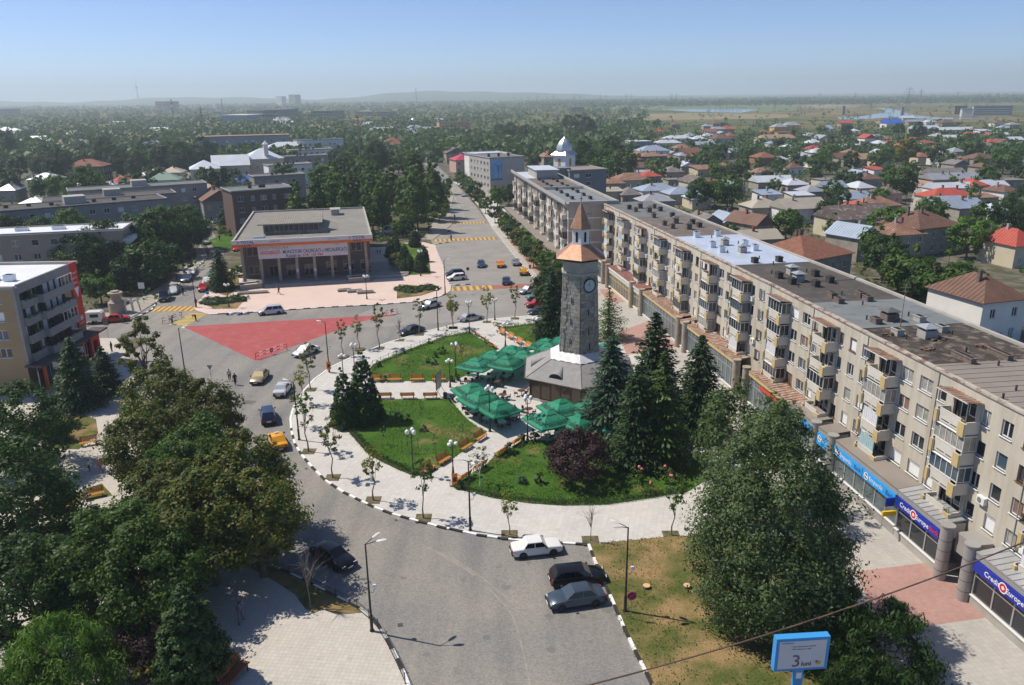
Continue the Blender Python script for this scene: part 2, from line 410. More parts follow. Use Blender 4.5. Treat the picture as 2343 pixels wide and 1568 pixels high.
kerb(isl3[::-1][:6][::-1]and(gs('X',(235,850),(240,900),(270,1010),(330,1110),(420,1215),(540,1335),(700,1440),(860,1520))+gs('S',(1440,0),(1600,60),(1830,125),(2080,190))+gs('Q',(0,190),(240,245),(520,285),(760,305),(1000,318),(1230,330))),'island_kerb',1.12)
kerb(gs('Q',(1230,330),(1300,510),(1420,780),(1540,1060),(1640,1270),(1790,1568)),'green_kerb',1.25)
kerb(gs('S',(1750,1590),(1690,1440),(1600,1260),(1500,1080),(1420,985),(1310,900),(1110,795),(900,690),(700,590),(430,470)),'corner_kerb',1.2)
kerb(tsq[1:9],'square_kerb',1.3)
kerb(gs('F',(2112,825),(2118,790),(2085,720),(2050,600),(2000,480),(1980,420)),'bay_kerb',.8)
kerb([(5.3,163),(0.1,194.7),(-5.9,236),(-10.7,277)],'avenue_kerb',.95)
kerb(gs('F',(1980,412),(2125,388)),'crossing_kerb',1.2)
kerb(gs('F',(2112,778),(2290,765)),'crossing_kerb',1.2)
kerb(gs('K',(0,957),(320,882),(540,847),(720,832),(960,812)),'island_kerb',1.3,'w')
kerb([(-69.7,148.6),(-71.6,165),(-75.7,192),(-79,200),(-83,208)],'left_kerb',1.3)
kerb(gs('E',(1150,845),(1260,800),(1340,760),(1385,700)),'left_kerb',1.2)
# lawns
LAWN = {}
def lawn(name,pts,m=None,z=.16):
 LAWN[name] = pts
 return struct(name,pts,.1,z,M_KERB,m or M_LAWN)
lawn('west_lawn',gs('X',(1030,622),(1635,612),(1690,680),(1790,795),(1880,860),(1965,905),(1950,945),(1800,1050),(1480,1275),(1330,1302),(1200,1252),(1000,1155),(900,1090),(780,950),(700,855),(655,775),(640,690),(680,640)))
lawn('north_lawn',gs('X',(955,458),(1680,458),(1740,425),(1850,380),(2060,175),(1840,40),(1820,20),(1600,62),(1300,172),(1100,252),(960,315),(925,370)))
lawn('south_lawn',gs('Y',(5,1392),(160,1440),(400,1498),(700,1540),(1000,1560),(1400,1552),(1800,1492),(2100,1442),(2330,1300),(2300,1120),(1800,1000),(1500,985),(1000,985),(840,985),(700,985),(640,985),(560,1042),(410,1115),(330,1192),(170,1295)))
lawn('east_lawn',gs('K',(640,895),(700,915),(1000,880),(1100,870),(1250,900),(1230,1020),(960,1075),(780,975)))
lawn('dry_green',gs('Q',(1232,336),(1900,268),(2050,262))+[(19.5,62),(26,60.5),(26.5,52),(25.5,44),(24,30),(10.5,30)]+gs('Q',(1780,1540),(1640,1280),(1540,1070),(1420,790),(1302,520)),M_DRY)
lawn('corner_green',gs('S',(830,905),(905,945),(985,910),(1130,955),(1330,940),(1290,905),(1110,805),(900,700),(700,600),(440,482),(300,520),(560,660),(740,780)),M_DRY)
lawn('park_green',gs('V',(575,540),(690,505),(850,560),(870,690),(700,828),(440,826),(420,700)),M_DRY)
lawn('park_green',gs('V',(200,1350),(450,1250),(720,1200),(900,1130),(1000,1240),(700,1290),(540,1420)),M_DRY)
lawn('avenue_green',[(-30.5,214),(-24.5,217),(-24.5,262),(-31,310),(-60,300),(-60,214)],mat('wood_floor',(.10,.095,.045),.95,var=.3,scale=.3))
lawn('theatre_green',gs('F',(1640,895),(1640,800),(1760,775),(1985,800),(1975,830),(1850,870)),M_DRY,.2)
lawn('theatre_green',gs('F',(0,985),(220,985),(285,915),(240,880),(0,890))+gs('E',(1815,705),(1815,720),(1880,742)),M_DRY,.2)
lawn('theatre_green',gs('F',(1560,665),(1650,690),(1940,680),(1915,470),(1850,410),(1560,405)),M_LAWN,.2)
lawn('theatre_green',gs('E',(1880,600),(2010,640),(2120,560),(2110,480),(1960,380),(1900,430)),M_DRY,.2)
lawn('street_green',[(-84.5,216),(-79,206),(-70,200),(-69,214),(-84,232)],M_LAWN,.2)
def ribbon(name,pts,w,z,m):
 pts = [Vector((p[0],p[1],0))for p in pts]; mb = MB(); L = []; R_ = []
 for i, p in enumerate(pts):
  a, b = pts[max(0,i-1)], pts[min(len(pts)-1,i+1)]; e = (b-a).normalized(); n = Vector((-e.y,e.x,0))*w/2; L.append((*(p+n)[:2],z)); R_.append((*(p-n)[:2],z))
 for i in range(len(pts)-1):mb.quad(R_[i],R_[i+1],L[i+1],L[i])
 return mb.build(name,m,road)
M_SEAM = mat('sett_seam',(.315,.29,.255),.85,var=.2,scale=1.5,fine=.2); M_TAR = mat('tar_patch',(.14,.135,.13),.85,var=.2,scale=1)
ribbon('sett_seam',gs('Q',(0,430),(130,510),(330,650),(480,770),(590,880)),.13,.017,M_SEAM)
ribbon('sett_seam',gs('Q',(330,700),(480,850),(560,960),(610,1100),(650,1280),(690,1450),(720,1600)),.12,.017,M_SEAM)
ribbon('sett_seam',gs('S',(1850,320),(2050,420),(2230,530),(2330,600)),.2,.017,M_SEAM)
ribbon('tar_patch',gs('E',(1560,905),(1900,1010),(2240,1150),(2260,1190)),.35,.017,M_SEAM)
ribbon('tar_patch',gs('V',(2160,410),(2200,395),(2240,400),(2200,420)),1.0,.017,M_TAR)
random.seed(41)
for k, x, y in(('Q',700,480),('Q',1100,760),('Q',1180,960),('Q',880,960),('Q',1250,1180),('Q',1400,900),('Q',500,700),('Q',900,1250),('S',1700,620),('S',1900,1300),('X',150,1200),('F',1300,1180),('K',700,620),('K',900,720),('K',450,620),('E',1950,1230)):
 c = g(k,x,y); n = 11; r = random.uniform(.15,.5); MB().poly([(c.x+r*random.uniform(.5,1.2)*math.cos(2*math.pi*i/n),c.y+r*random.uniform(.5,1.2)*math.sin(2*math.pi*i/n),.0175)for i in range(n)]).build('oil_stain',mat('oil_stain',(.175,.17,.162),.6,var=.15,scale=3),road)
# building kit
M_FRAME = mat('window_white',(.72,.72,.71),.5,var=0)
M_WOODF = mat('window_brown',(.16,.09,.05),.6,var=0)
M_GLASS = mat('glass_dark',(.022,.027,.033),.07,var=0,spec=.6)
M_GLASSB = mat('glass_blue',(.05,.085,.12),.07,var=0,spec=.6)
M_CURT = mat('glass_curtain',(.33,.32,.29),.2,var=.25,scale=2.5,spec=.5)
M_BLIND = mat('roller_blind',(.78,.79,.80),.5,var=.03)
M_BROWNB = mat('brown_blind',(.22,.14,.11),.6,var=.1,scale=3)
M_SHOP = mat('shop_glass',(.10,.135,.145),.1,var=.3,scale=.8,spec=.5)
M_DARK = mat('dark_inside',(.018,.017,.016),.9,var=0)
M_RUST = mat('rusty_sheet',(.30,.16,.10),.75,var=.3,scale=.9,col2=(.36,.31,.28),k2=(.46,.6),bump=.3,bscale=4)
M_SILVER = mat('silver_felt',(.60,.66,.76),.35,metal=.3,var=.1,scale=.3,col2=(.50,.45,.38),k2=(.60,.8))
M_FELT = mat('grey_felt',(.165,.175,.18),.9,var=.12,scale=.3,col2=(.11,.105,.10),k2=(.5,.7),fine=.15)
M_FELTB = mat('black_felt',(.085,.075,.068),.9,var=.2,scale=.35,col2=(.14,.125,.11),k2=(.55,.7),fine=.2)
M_RUIN = mat('ruined_felt',(.06,.05,.043),.95,var=.4,scale=.5,col2=(.26,.22,.18),k2=(.5,.68),fine=.3)
M_FELTP = mat('pale_felt',(.25,.22,.195),.9,var=.1,scale=.3,fine=.12)
M_CONC = mat('concrete',(.40,.385,.355),.9,var=.14,scale=.5,fine=.12)
M_WHITEW = mat('white_wall',(.74,.73,.70),.85,var=.07,scale=.3)
M_METAL = mat('zinc_sheet',(.52,.53,.545),.42,metal=.55,var=.10,scale=.25,col2=(.42,.40,.38),k2=(.58,.75))
M_METALW = mat('zinc_bright',(.68,.71,.75),.42,metal=.35,var=.08,scale=.25)
M_GREYM = mat('grey_cladding',(.36,.35,.34),.5,metal=.2,var=.05)
def I4():return Matrix.Identity(4)
def TR(x,y,z=0.0):return Matrix.Translation((x,y,z))
def RZ(a):return Matrix.Rotation(a,4,'Z')
SIDE = {'f':lambda L,D:I4(),'r':lambda L,D:TR(L,0)@RZ(math.pi/2),'b':lambda L,D:TR(L,D)@RZ(math.pi),'l':lambda L,D:TR(0,D)@RZ(-math.pi/2)}
_wc = {}
def win_mesh(w,h,style,fm):
 key = (round(w,2),round(h,2),style,fm.name)
 if key in _wc:return _wc[key]
 b, d = .09, .07; mb = MB()
 if style!='shut':
  mb.box(-w/2,-w/2+b,-d,0,0,h); mb.box(w/2-b,w/2,-d,0,0,h)
  mb.box(-w/2+b,w/2-b,-d,0,0,b); mb.box(-w/2+b,w/2-b,-d,0,h-b,h)
  if style=='two':mb.box(-.045,.045,-d,0,b,h-b)
  if style=='three':
   for x in(-w/6,w/6):mb.box(x-.04,x+.04,-d,0,b,h-b)
  if style=='cross':
   mb.box(-.04,.04,-d,0,b,h-b); mb.box(-w/2+b,-.04,-d*.9,0,h*.68,h*.68+.06); mb.box(.04,w/2-b,-d*.9,0,h*.68,h*.68+.06)
 else:
  mb.box(-w/2,w/2,-.10,0,h-.22,h); mb.box(-w/2,-w/2+.05,-.05,0,0,h-.22); mb.box(w/2-.05,w/2,-.05,0,0,h-.22)
 mb.box(-w/2-.08,w/2+.08,-.30,-d,-.06,0.0)
 fr = mb.mesh('window',fm)
 pn = MB().quad((-w/2+.03,-.02,.03),(w/2-.03,-.02,.03),(w/2-.03,-.02,h-.03),(-w/2+.03,-.02,h-.03))
 _wc[key] = (fr,{},pn); return _wc[key]
def window(root,Mx,xc,z,w,h,style='two',gl=None,fm=None,depth=.2,name='window',pane='pane'):
 fm = fm or M_FRAME; gl = gl or M_GLASS
 fr, pans, pn = win_mesh(w,h,style,fm)
 if gl.name not in pans:pans[gl.name] = pn.mesh('pane',gl)
 o = raw(name,fr,root,mw=Mx@TR(xc,depth,z)); raw(pane,pans[gl.name],o)
 return o
def wall_into(mb,Mx,x0,x1,z0,z1,ops,depth=.2,mi=0,mr=None):
 """wall in the local plane y=0 with rectangular openings (xa, xb, za, zb) and their reveals"""
 mr = mi if mr is None else mr
 xs = sorted({x0,x1,*[round(v,4)for o in ops for v in o[:2]]}); zs = sorted({z0,z1,*[round(v,4)for o in ops for v in o[2:4]]})
 P = lambda x, z, d = 0.0:Mx@Vector((x,d,z))
 for i in range(len(xs)-1):
  cx = (xs[i]+xs[i+1])/2; col = [o for o in ops if o[0]<cx<o[1]]; run = None
  for j in range(len(zs)-1):
   cz = (zs[j]+zs[j+1])/2; hole = any(o[2]<cz<o[3]for o in col)
   if not hole and run is None:run = zs[j]
   if run is not None and(hole or j==len(zs)-2):
    top = zs[j]if hole else zs[j+1]
    mb.quad(P(xs[i],run),P(xs[i+1],run),P(xs[i+1],top),P(xs[i],top),mi); run = None
 for a, b, c, d in[o[:4]for o in ops]:
  mb.quad(P(a,c),P(a,c,depth),P(a,d,depth),P(a,d),mr); mb.quad(P(b,d),P(b,d,depth),P(b,c,depth),P(b,c),mr)
  mb.quad(P(a,c),P(b,c),P(b,c,depth),P(a,c,depth),mr); mb.quad(P(a,d,depth),P(b,d,depth),P(b,d),P(a,d),mr)
GL = [M_GLASS]*5+[M_GLASSB]*2+[M_CURT]*3
def rgl():return random.choice(GL)
def facade(root,Mx,L,z0,z1,wins,wm,depth=.2,extra=(),name='wall',x0=0.0):
 """wins: (xc, z, w, h, style, glass, frame)"""
 mb = MB(); ops = [(w[0]-w[2]/2,w[0]+w[2]/2,w[1],w[1]+w[3])for w in wins]+list(extra)
 wall_into(mb,Mx,x0,L,z0,z1,ops,depth); mb.build(name,wm,root)
 for w in wins:
  st = w[4]if len(w)>4 else 'two'
  window(root,Mx,w[0],w[1],w[2],w[3],st,w[5]if len(w)>5 else(M_BLIND if st=='shut' else rgl()),w[6]if len(w)>6 else None,depth)
def grid_wins(xs,zs,w,h,style='two',gl=None,fm=None):
 return[(x,z,w,h,style,gl or rgl(),fm or M_FRAME)for x in xs for z in zs]
FOOT = []
def block(name,label,loc,rz,L,D,Ht,wm,front=(),right=(),back=(),left=(),roof=None,par=.45,group=None,z0=0.0,cat='building',over=0.0,parm=None):
 root = thing(name,label,cat,loc,rz,group); FOOT.append((loc,rz,L,D))
 for s, ws in(('f',front),('r',right),('b',back),('l',left)):
  Ls = L if s in 'fb' else D
  facade(root,SIDE[s](L,D),Ls,z0,Ht,ws,wm)
 rm = roof or M_FELT
 r = MB().box(-over,L+over,-over,D+over,Ht-.12 if over else Ht-.30,Ht+.05 if over else Ht-.28).build('roof',rm,root)
 if par:
  p = .22; e = over; mb = MB(); zt = Ht+par if over else Ht+.14
  zb = Ht+.05 if over else Ht+.001
  mb.box(-e,L+e,-e,-e+p,zb,zt); mb.box(-e,L+e,D+e-p,D+e,zb,zt); mb.box(-e,-e+p,-e+p,D+e-p,zb,zt); mb.box(L+e-p,L+e,-e+p,D+e-p,zb,zt)
  mb.build('parapet',parm or M_CONC,root)
 return root
_ch = {}
def chimney(parent,loc,w=.8,d=.6,h=.9,kind_='brick',rz=0.0):
 key = (w,d,h,kind_)
 if key not in _ch:
  m1 = {'brick':mat('chimney_brick',(.17,.13,.11),.9,var=.3,scale=2),'conc':M_CONC,'dark':mat('tarred_chimney',(.06,.055,.052),.9,var=.3,scale=2),'silver':M_SILVER,'red':mat('red_brick',(.28,.10,.065),.9,var=.2,scale=3)}[kind_]
  a = MB().box(-w/2,w/2,-d/2,d/2,0,h).box(-w/2-.05,w/2+.05,-d/2-.05,d/2+.05,h,h+.1)
  b = MB().box(-w/2+.1,w/2-.1,-d/2+.1,d/2-.1,h+.1,h+.13)
  _ch[key] = (a.mesh('chimney',m1),b.mesh('flue',M_DARK))
 a, b = _ch[key]
 o = raw('chimney',a,parent,loc,rz); raw('flue',b,o); return o
_hc = {}
def hood_chimney(parent,loc,w=.9,h=.9,rz=0.0,metal=False):
 key = (w,h,metal)
 if key not in _hc:
  a = MB().box(-w/2,w/2,-w/2,w/2,0,h)
  b = MB();
  for x in(-1,1):
   for y in(-1,1):b.box(x*w*.4-.04,x*w*.4+.04,y*w*.4-.04,y*w*.4+.04,h,h+.25)
  b.lathe([(w*.92,h+.25),(w*.92,h+.29),(.02,h+.62)],4,rot=math.pi/4)
  _hc[key] = (a.mesh('chimney',mat('chimney_brick',(.26,.17,.13))if not metal else M_CONC),b.mesh('cowl',mat('cowl_sheet',(.16,.15,.14),.6,metal=.4)if not metal else M_METAL))
 a, b = _hc[key]; o = raw('chimney',a,parent,loc,rz); raw('cowl',b,o); return o
# the long apartment block on the right
A0, A1, A2 = Vector((19.6,170.5,0)), Vector((31.6,93.8,0)), Vector((38.4,41.6,0))
E1, E2 = (A1-A0).normalized(), (A2-A1).normalized(); SL1 = (A1-A0).length; SL2 = (A2-A1).length
ROT1, ROT2 = math.atan2(E1.y,E1.x), math.atan2(E2.y,E2.x)
def FAw(s,seg=None):
 seg = seg or(1 if s<SL1 else 2)
 return(Matrix.Translation(A0+E1*s)@RZ(ROT1))if seg==1 else(Matrix.Translation(A1+E2*(s-SL1))@RZ(ROT2))
def m_streaky(name,a,b):
 t = NT(name); p = t.pos(); mp = t.n('Mapping'); mp.inputs['Scale'].default_value = (1,1,.09); t.l(p,mp.inputs['Vector'])
 f = t.noise(mp.outputs[0],.9,5,.65); f2 = t.noise(p,.16,4,.6); f3 = t.noise(p,7,2)
 c = t.mix(t.ramp(f,.42,.72),(*a,1),(*b,1)); c = t.mix(t.ramp(f2,.45,.7),c,t.mix(1.0,c,(.86,.84,.80),'MULTIPLY')); c = t.mix(t.ramp(f3,.3,.7),t.mix(1.0,c,(.94,)*3,'MULTIPLY'),c)
 t.l(c,t.b.inputs['Base Color']); t.b.inputs['Roughness'].default_value = .9; MATS[name] = t.m; return t.m
M_BEIGE = m_streaky('beige_render',(.565,.52,.44),(.43,.385,.31))
M_BALC = mat('balcony_concrete',(.62,.59,.53),.9,var=.08,scale=.8,fine=.1)
M_BALY = mat('balcony_ochre',(.55,.42,.20),.9,var=.08,scale=.8,fine=.08)
LB = thing('apartment_block','long beige apartment block with stacked balconies and shops along its foot','building',A0,0)
inv = Matrix.Translation(-A0)
def lbm(s,x=0.0,y=0.0,z=0.0,seg=None):return inv@FAw(s,seg)@TR(x,y,z)
HB, DEPTH = 15.5, 11.9
SILL = [5.15,7.78,10.45,13.08]; WH = 1.32
CB = [8.6+10.53*k for k in range(12)]
wins, recess = [], []
for k, c in enumerate(CB):
 for f, z in enumerate(SILL):
  if k%2:cols = [(2.75,1.75),(5.45,1.7)]
  else:cols = [(2.15,1.1),(4.45,1.15),(6.75,1.2)]
  cols.append((-2.9,.95)if k%2==0 else(-2.75,1.0))
  for dx, w in cols:
   s = c+dx
   if s>SL1+SL2-1.2:continue
   if abs(s-SL1)<1.0:s = SL1-1.0
   r = random.random()
   if w>1.5:
    st, gl = ('two',rgl())if r<.72 else(('shut',M_BLIND)if r<.85 else('two',M_BROWNB))
   else:st, gl = ('one',rgl())if r<.6 else(('two',rgl())if r<.8 else(('shut',M_BLIND)if r<.92 else('one',M_BROWNB)))
   if f==0 and r<.35:st, gl = 'shut', M_BLIND
   fm = M_FRAME if random.random()<.78 else M_WOODF
   wins.append((s,z,w,WH,st,gl,fm))
  if c+1.8<SL1+SL2:recess.append((c-1.45,c+1.15,SILL[f]-.75,SILL[f]+1.5))
for seg, lo, hi in((1,0,SL1),(2,SL1,SL1+SL2)):
 ws = [w for w in wins if lo<=w[0]<hi]; rc = [r for r in recess if lo<=r[0]<hi]
 base = lo; Mx = lbm(lo,seg=seg)
 facade(LB,Mx,hi-lo,0,HB,[(w[0]-lo,*w[1:])for w in ws],M_BEIGE,extra=[(a-lo,b-lo,c,d)for a,b,c,d in rc])
 D = DEPTH
 MB().quad(Mx@Vector((0,D,0)),Mx@Vector((0,D,HB)),Mx@Vector((hi-lo,D,HB)),Mx@Vector((hi-lo,D,0))).build('back_wall',M_BEIGE,LB)
 mb = MB(); mb.box(0,hi-lo,-.12,.35,HB,HB+.16,T=Mx); mb.build('parapet',mat('parapet_cap',(.44,.39,.33),.85,var=.12,scale=.6,col2=(.20,.11,.08),k2=(.5,.6)),LB)
 mb = MB(); mb.box(0,hi-lo,D-.35,D+.08,HB-.35,HB+.2,T=Mx); mb.build('parapet',M_CONC,LB)
 for i in range(int((hi-lo)/10.53)+1):
  x = i*10.53+(3.9 if seg==1 else 1.1)
  if x<hi-lo-.3:MB().tube(Mx@Vector((x,-.06,4.9)),Mx@Vector((x,-.06,HB-.1)),.045,n=6).build('rain_pipe',M_CONC,LB)
mb = MB(); Mx = lbm(0); mb.quad(Mx@Vector((0,DEPTH,0)),Mx@Vector((0,0,0)),Mx@Vector((0,0,HB)),Mx@Vector((0,DEPTH,HB))); mb.build('end_wall',M_BEIGE,LB)
mb = MB(); Mx = lbm(SL1+SL2,seg=2); mb.quad(Mx@Vector((0,0,0)),Mx@Vector((0,DEPTH,0)),Mx@Vector((0,DEPTH,HB)),Mx@Vector((0,0,HB))); mb.build('end_wall',M_BEIGE,LB)
for a, b, m, dz in((0,22,M_FELT,0),(22,44,mat('brown_felt',(.15,.125,.105),.9,var=.15,scale=.35,col2=(.20,.20,.20),k2=(.5,.65),fine=.15),.03),(44,66.8,M_SILVER,.06),(66.8,SL1,M_FELTB,.0),(SL1,87.4,M_FELTB,.0),(87.4,97.5,mat('slate_felt',(.175,.195,.205),.85,var=.1,scale=.4,col2=(.12,.12,.12),k2=(.55,.7),fine=.1),.05),(97.5,108.5,M_RUIN,.0),(108.5,SL1+SL2,M_FELTP,.04)):
 seg = 1 if b<=SL1+.01 else 2; Mx = lbm(a,seg=seg)
 MB().box(0,b-a-.004,.35,DEPTH-.35,HB-.5,HB-.05+dz,T=Mx).build('roof_section',m,LB)
 if m is M_FELTP:
  for i in range(14):
   MB().box(i*1.05+.5,i*1.05+.54,.4,DEPTH-.4,HB-.05+dz,HB-.03+dz,T=Mx).build('felt_seam',M_FELTB,LB)
def on_roof(k,x,y,z=HB-.1):return g(k,x,y,z)-A0
for k, x, y in(('C',1355,1270),('C',1410,1292),('C',1575,1262),('C',1630,1287),('C',1570,1347),('C',1735,1340),('C',1665,1415),('C',1735,1442),('C',1915,1402),('C',1975,1432)):
 chimney(LB,on_roof(k,x,y),.9,.7,.8,'dark' if random.random()<.5 else 'brick',ROT1)
for k, x, y in(('C',1450,1262),('C',1530,1297),('C',1765,1397),('C',1880,1450)):hood_chimney(LB,on_roof(k,x,y),.9,.9,ROT1)
for k, x, y in(('L',685,207),('L',765,250),('L',970,195),('L',1060,235),('L',545,118),('L',730,108)):chimney(LB,on_roof(k,x,y),.9,.8,.9,'silver',ROT1)
for k, x, y in(('L',795,188),('L',950,253)):hood_chimney(LB,on_roof(k,x,y),1.0,.9,ROT1,True)
for k, x, y in(('L',1060,345),('L',1275,335),('L',1275,477),('L',1390,530),('L',1595,460),('L',1725,517),('L',1600,552)):chimney(LB,on_roof(k,x,y),.9,.7,.75,'dark',ROT1)
for k, x, y in(('L',1390,442),('L',1445,505)):hood_chimney(LB,on_roof(k,x,y),1.1,.8,ROT1,True)
for k, x, y in(('M',640,180),('M',700,232),('M',890,175),('M',955,212),('M',1028,412),('M',1412,395),('M',1215,512),('M',1608,482)):chimney(LB,on_roof(k,x,y),1.1,.7,.6,'conc' if x>1100 else 'brick',ROT2)
for k, x, y in(('M',1145,385),('M',1480,535)):hood_chimney(LB,on_roof(k,x,y),1.3,.85,ROT2,x>1300)
for k, x, y in(('M',1800,735),('M',2120,705)):chimney(LB,on_roof(k,x,y),2.6,.5,.5,'brick',ROT2)
_p = MB()
for i, (k,x,y)in enumerate((('M',340,90),('M',725,160),('M',910,250),('M',945,380),('M',1315,350),('M',1295,550),('M',1700,515),('M',1825,665),('M',2110,790),('M',2265,1010),('M',2150,1085),('L',1210,440),('L',1225,360),('L',1520,425),('L',1775,535),('L',1830,625),('L',915,175),('L',680,125),('L',820,260),('L',1100,310))):
 if i==0:VP = _p.tube((0,0,0),(0,0,.55),.09,n=8).mesh('vent_pipe',M_FELTB)
 raw('vent_pipe',VP,LB,on_roof(k,x,y))
an = MB(); p = on_roof('M',1243,455); an.tube(p,p+Vector((0,0,4.6)),.05,.03,6)
an.tube(p+Vector((-.5,0,4.2)),p+Vector((.5,0,4.2)),.02,n=4).tube(p+Vector((-.35,0,3.8)),p+Vector((.35,0,3.8)),.02,n=4); an.build('antenna',M_RUST,LB)
for k, x, y in(('M',1135,515),('M',1960,620),('M',1500,650),('M',1560,560)):
 mb = MB()
 for _ in range(7):
  mb.cbox((random.uniform(-.6,.6),random.uniform(-.4,.4),random.uniform(.05,.25)),(random.uniform(.2,.7),random.uniform(.1,.3),.12),rz=random.uniform(0,3))
 mb.build('roof_debris',mat('debris',(.17,.10,.07),.9,var=.3,scale=3),LB,on_roof(k,x,y))
def balcony_meshes():
 R = {}
 R['slab'] = MB().box(-1.9,1.9,-1.35,0.0,-.16,0).mesh('balcony',M_BALC)
 R['panel'] = MB().box(-1.55,1.15,-1.36,-1.28,0.001,.92).box(-1.55,1.15,-1.38,-1.26,.921,.97).box(-1.2,-.2,-1.365,-1.361,.02,.10,1).box(0,.8,-1.365,-1.361,.02,.10,1).mesh('front_panel',[M_BALC,M_DARK])
 def endbox(sx):
  mb = MB(); a, b = (1.16,1.92)if sx>0 else(-1.92,-1.56)
  mb.box(a,b,-1.62,-1.5,-.35,.78,1)
  mb.box(a+.001 if sx>0 else a,b if sx>0 else b-.001,-1.499,-1.39,-.33,.76,0)
  xs = (b-.1,b)if sx>0 else(a,a+.1)
  mb.box(xs[0],xs[1],-1.389,-.002,-.14,.90,0)
  return mb.mesh('end_panel',[M_BALC,M_BALY])
 R['endR'] = endbox(1); R['endL'] = endbox(-1)
 R['back'] = MB().quad((-1.45,.35,0),(1.15,.35,0),(1.15,.35,2.25),(-1.45,.35,2.25)).mesh('recess_wall',mat('recess_shade',(.10,.085,.07),.9,var=.3,scale=1))  # back wall coloured dark, standing in for shade inside the open balcony
 R['door'] = MB().box(-.9,-.1,.27,.33,.02,2.0).box(.1,.95,.27,.33,.8,2.0).mesh('balcony_door',M_FRAME)
 R['doorglass'] = MB().quad((-.8,.265,.2),(-.2,.265,.2),(-.2,.265,1.9),(-.8,.265,1.9)).quad((.18,.265,.88),(.87,.265,.88),(.87,.265,1.92),(.18,.265,1.92)).mesh('door_glass',M_GLASS)
 def glaz(fm):
  mb = MB()
  for z in(.98,2.24):mb.box(-1.9,1.9,-1.36,-1.28,z,z+.06); mb.box(1.84,1.9,-1.279,-.002,z,z+.06); mb.box(-1.9,-1.84,-1.279,-.002,z,z+.06)
  for x in(-1.9,-1.15,-.4,.35,1.1,1.84):mb.box(x,x+.06,-1.36,-1.28,1.041,2.239)
  for x in(-1.9,1.84):
   for y in(-.7,-.06):mb.box(x,x+.06,y,y+.05,1.041,2.239)
  return mb.mesh('glazing_frame',fm)
 R['glazW'] = glaz(M_FRAME); R['glazG'] = glaz(mat('rusty_frame',(.28,.27,.25),.6,var=.2,scale=3))
 pan = MB();
 pan.quad((-1.85,-1.31,1.0),(1.85,-1.31,1.0),(1.85,-1.31,2.24),(-1.85,-1.31,2.24)); pan.quad((1.87,-1.28,1.0),(1.87,0,1.0),(1.87,0,2.24),(1.87,-1.28,2.24)); pan.quad((-1.87,0,1.0),(-1.87,-1.28,1.0),(-1.87,-1.28,2.24),(-1.87,0,2.24))
 for nm, m in(('D',M_GLASS),('C',M_CURT),('B',M_GLASSB)):R['pane'+nm] = pan.mesh('glazing',m)
 cv, cf = [], []
 for i in range(25):
  x = -1.5+i*.105; y = -1.27+.035*math.sin(i*1.9); cv+=[(x,y,.85),(x,y+.02,2.28)]
  if i:cf.append((2*i-2,2*i,2*i+1,2*i-1))
 R['curtain'] = MB().add(cv,cf).mesh('curtain',mat('curtain_cloth',(.66,.67,.70),.9,var=.08,scale=3))
 R['curtain2'] = MB().add(cv,cf).mesh('curtain',mat('curtain_blue',(.36,.50,.55),.9,var=.1,scale=3))
 aw = MB(); T = Matrix.Rotation(RAD(-7),4,'X')
 aw.box(-2.0,2.0,-1.75,0.0,-.03,.0,0,T)
 for i in range(9):aw.box(-2.0+i*.48,-1.95+i*.48,-1.75,0,.001,.035,0,T)
 aw.box(-2.0,2.0,-1.75,-1.70,-.12,-.031,1,T)
 R['awning'] = aw.mesh('awning',[M_RUST,M_BALC])
 wr = MB().box(-2.0,2.0,-1.5,0,2.31,2.36); R['wroof'] = wr.mesh('awning',M_WHITEW)
 fl = MB()
 for i in range(26):
  c = Vector((random.uniform(1.0,1.85),random.uniform(-1.6,-1.4),random.uniform(.8,1.1))); d = Vector((random.uniform(-.1,.1),random.uniform(-.1,.1),random.uniform(-.05,.1)))
  e = Vector((random.uniform(-.12,.12),random.uniform(-.08,.08),.12)); fl.quad(c-d,c+e*.5,c+d+e,c-e*.4,random.choice((0,0,0,1)))
 R['plants'] = fl.mesh('window_box_plants',[mat('pot_green',(.06,.12,.03),.9,var=.3,scale=4),mat('pot_red',(.45,.08,.05),.8,var=.2,scale=5)])
 ac = MB().box(-.42,.42,-.32,0,0,.6).lathe([(.23,0),(.23,.012)],14,(0,0,0),1)
 v = [Vector(p)for p in ac.v]; n0 = 8
 for i in range(n0,len(ac.v)):p = Vector(ac.v[i]); ac.v[i] = (p.x-.08,-.322-p.z,p.y+.3)
 R['ac'] = ac.mesh('air_conditioner',[mat('ac_white',(.74,.74,.72),.5,var=.03),mat('ac_grille',(.20,.20,.21),.6,var=0)])
 return R
BR = balcony_meshes()
random.seed(11)
for k, c in enumerate(CB):
 if c+2>SL1+SL2:continue
 for f in range(4):
  Mx = lbm(c,z=SILL[f]-.75)
  b = raw('balcony',BR['slab'],LB,mw=Mx)
  raw('front_panel',BR['panel'],b); raw('end_panel',BR['endR'],b); raw('end_panel',BR['endL'],b)
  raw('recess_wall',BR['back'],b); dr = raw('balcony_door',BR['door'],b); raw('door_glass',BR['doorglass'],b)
  r = random.random(); top = f==3
  if k==7 and f>=2:r = .2
  b.scale = (.93,.86,1)
  if r<.36:
   raw('glazing_frame',BR['glazW' if random.random()<.7 else 'glazG'],b); raw('glazing',BR['pane'+random.choice('DDCB')],b)
   if random.random()<.4 and not top:raw('awning',BR['wroof'],b)
  elif r<.66:raw('curtain',BR['curtain' if random.random()<.75 else 'curtain2'],b)
  if random.random()<.3:raw('window_box_plants',BR['plants'],b)
  if top:
   a = raw('awning',BR['awning'],b,(0,0,2.42)); a.scale = (1,1,1)
  if random.random()<.25:
   raw('air_conditioner',BR['ac'],LB,mw=lbm(c,random.choice((2.25,3.5)),-.002,SILL[f]-.72))
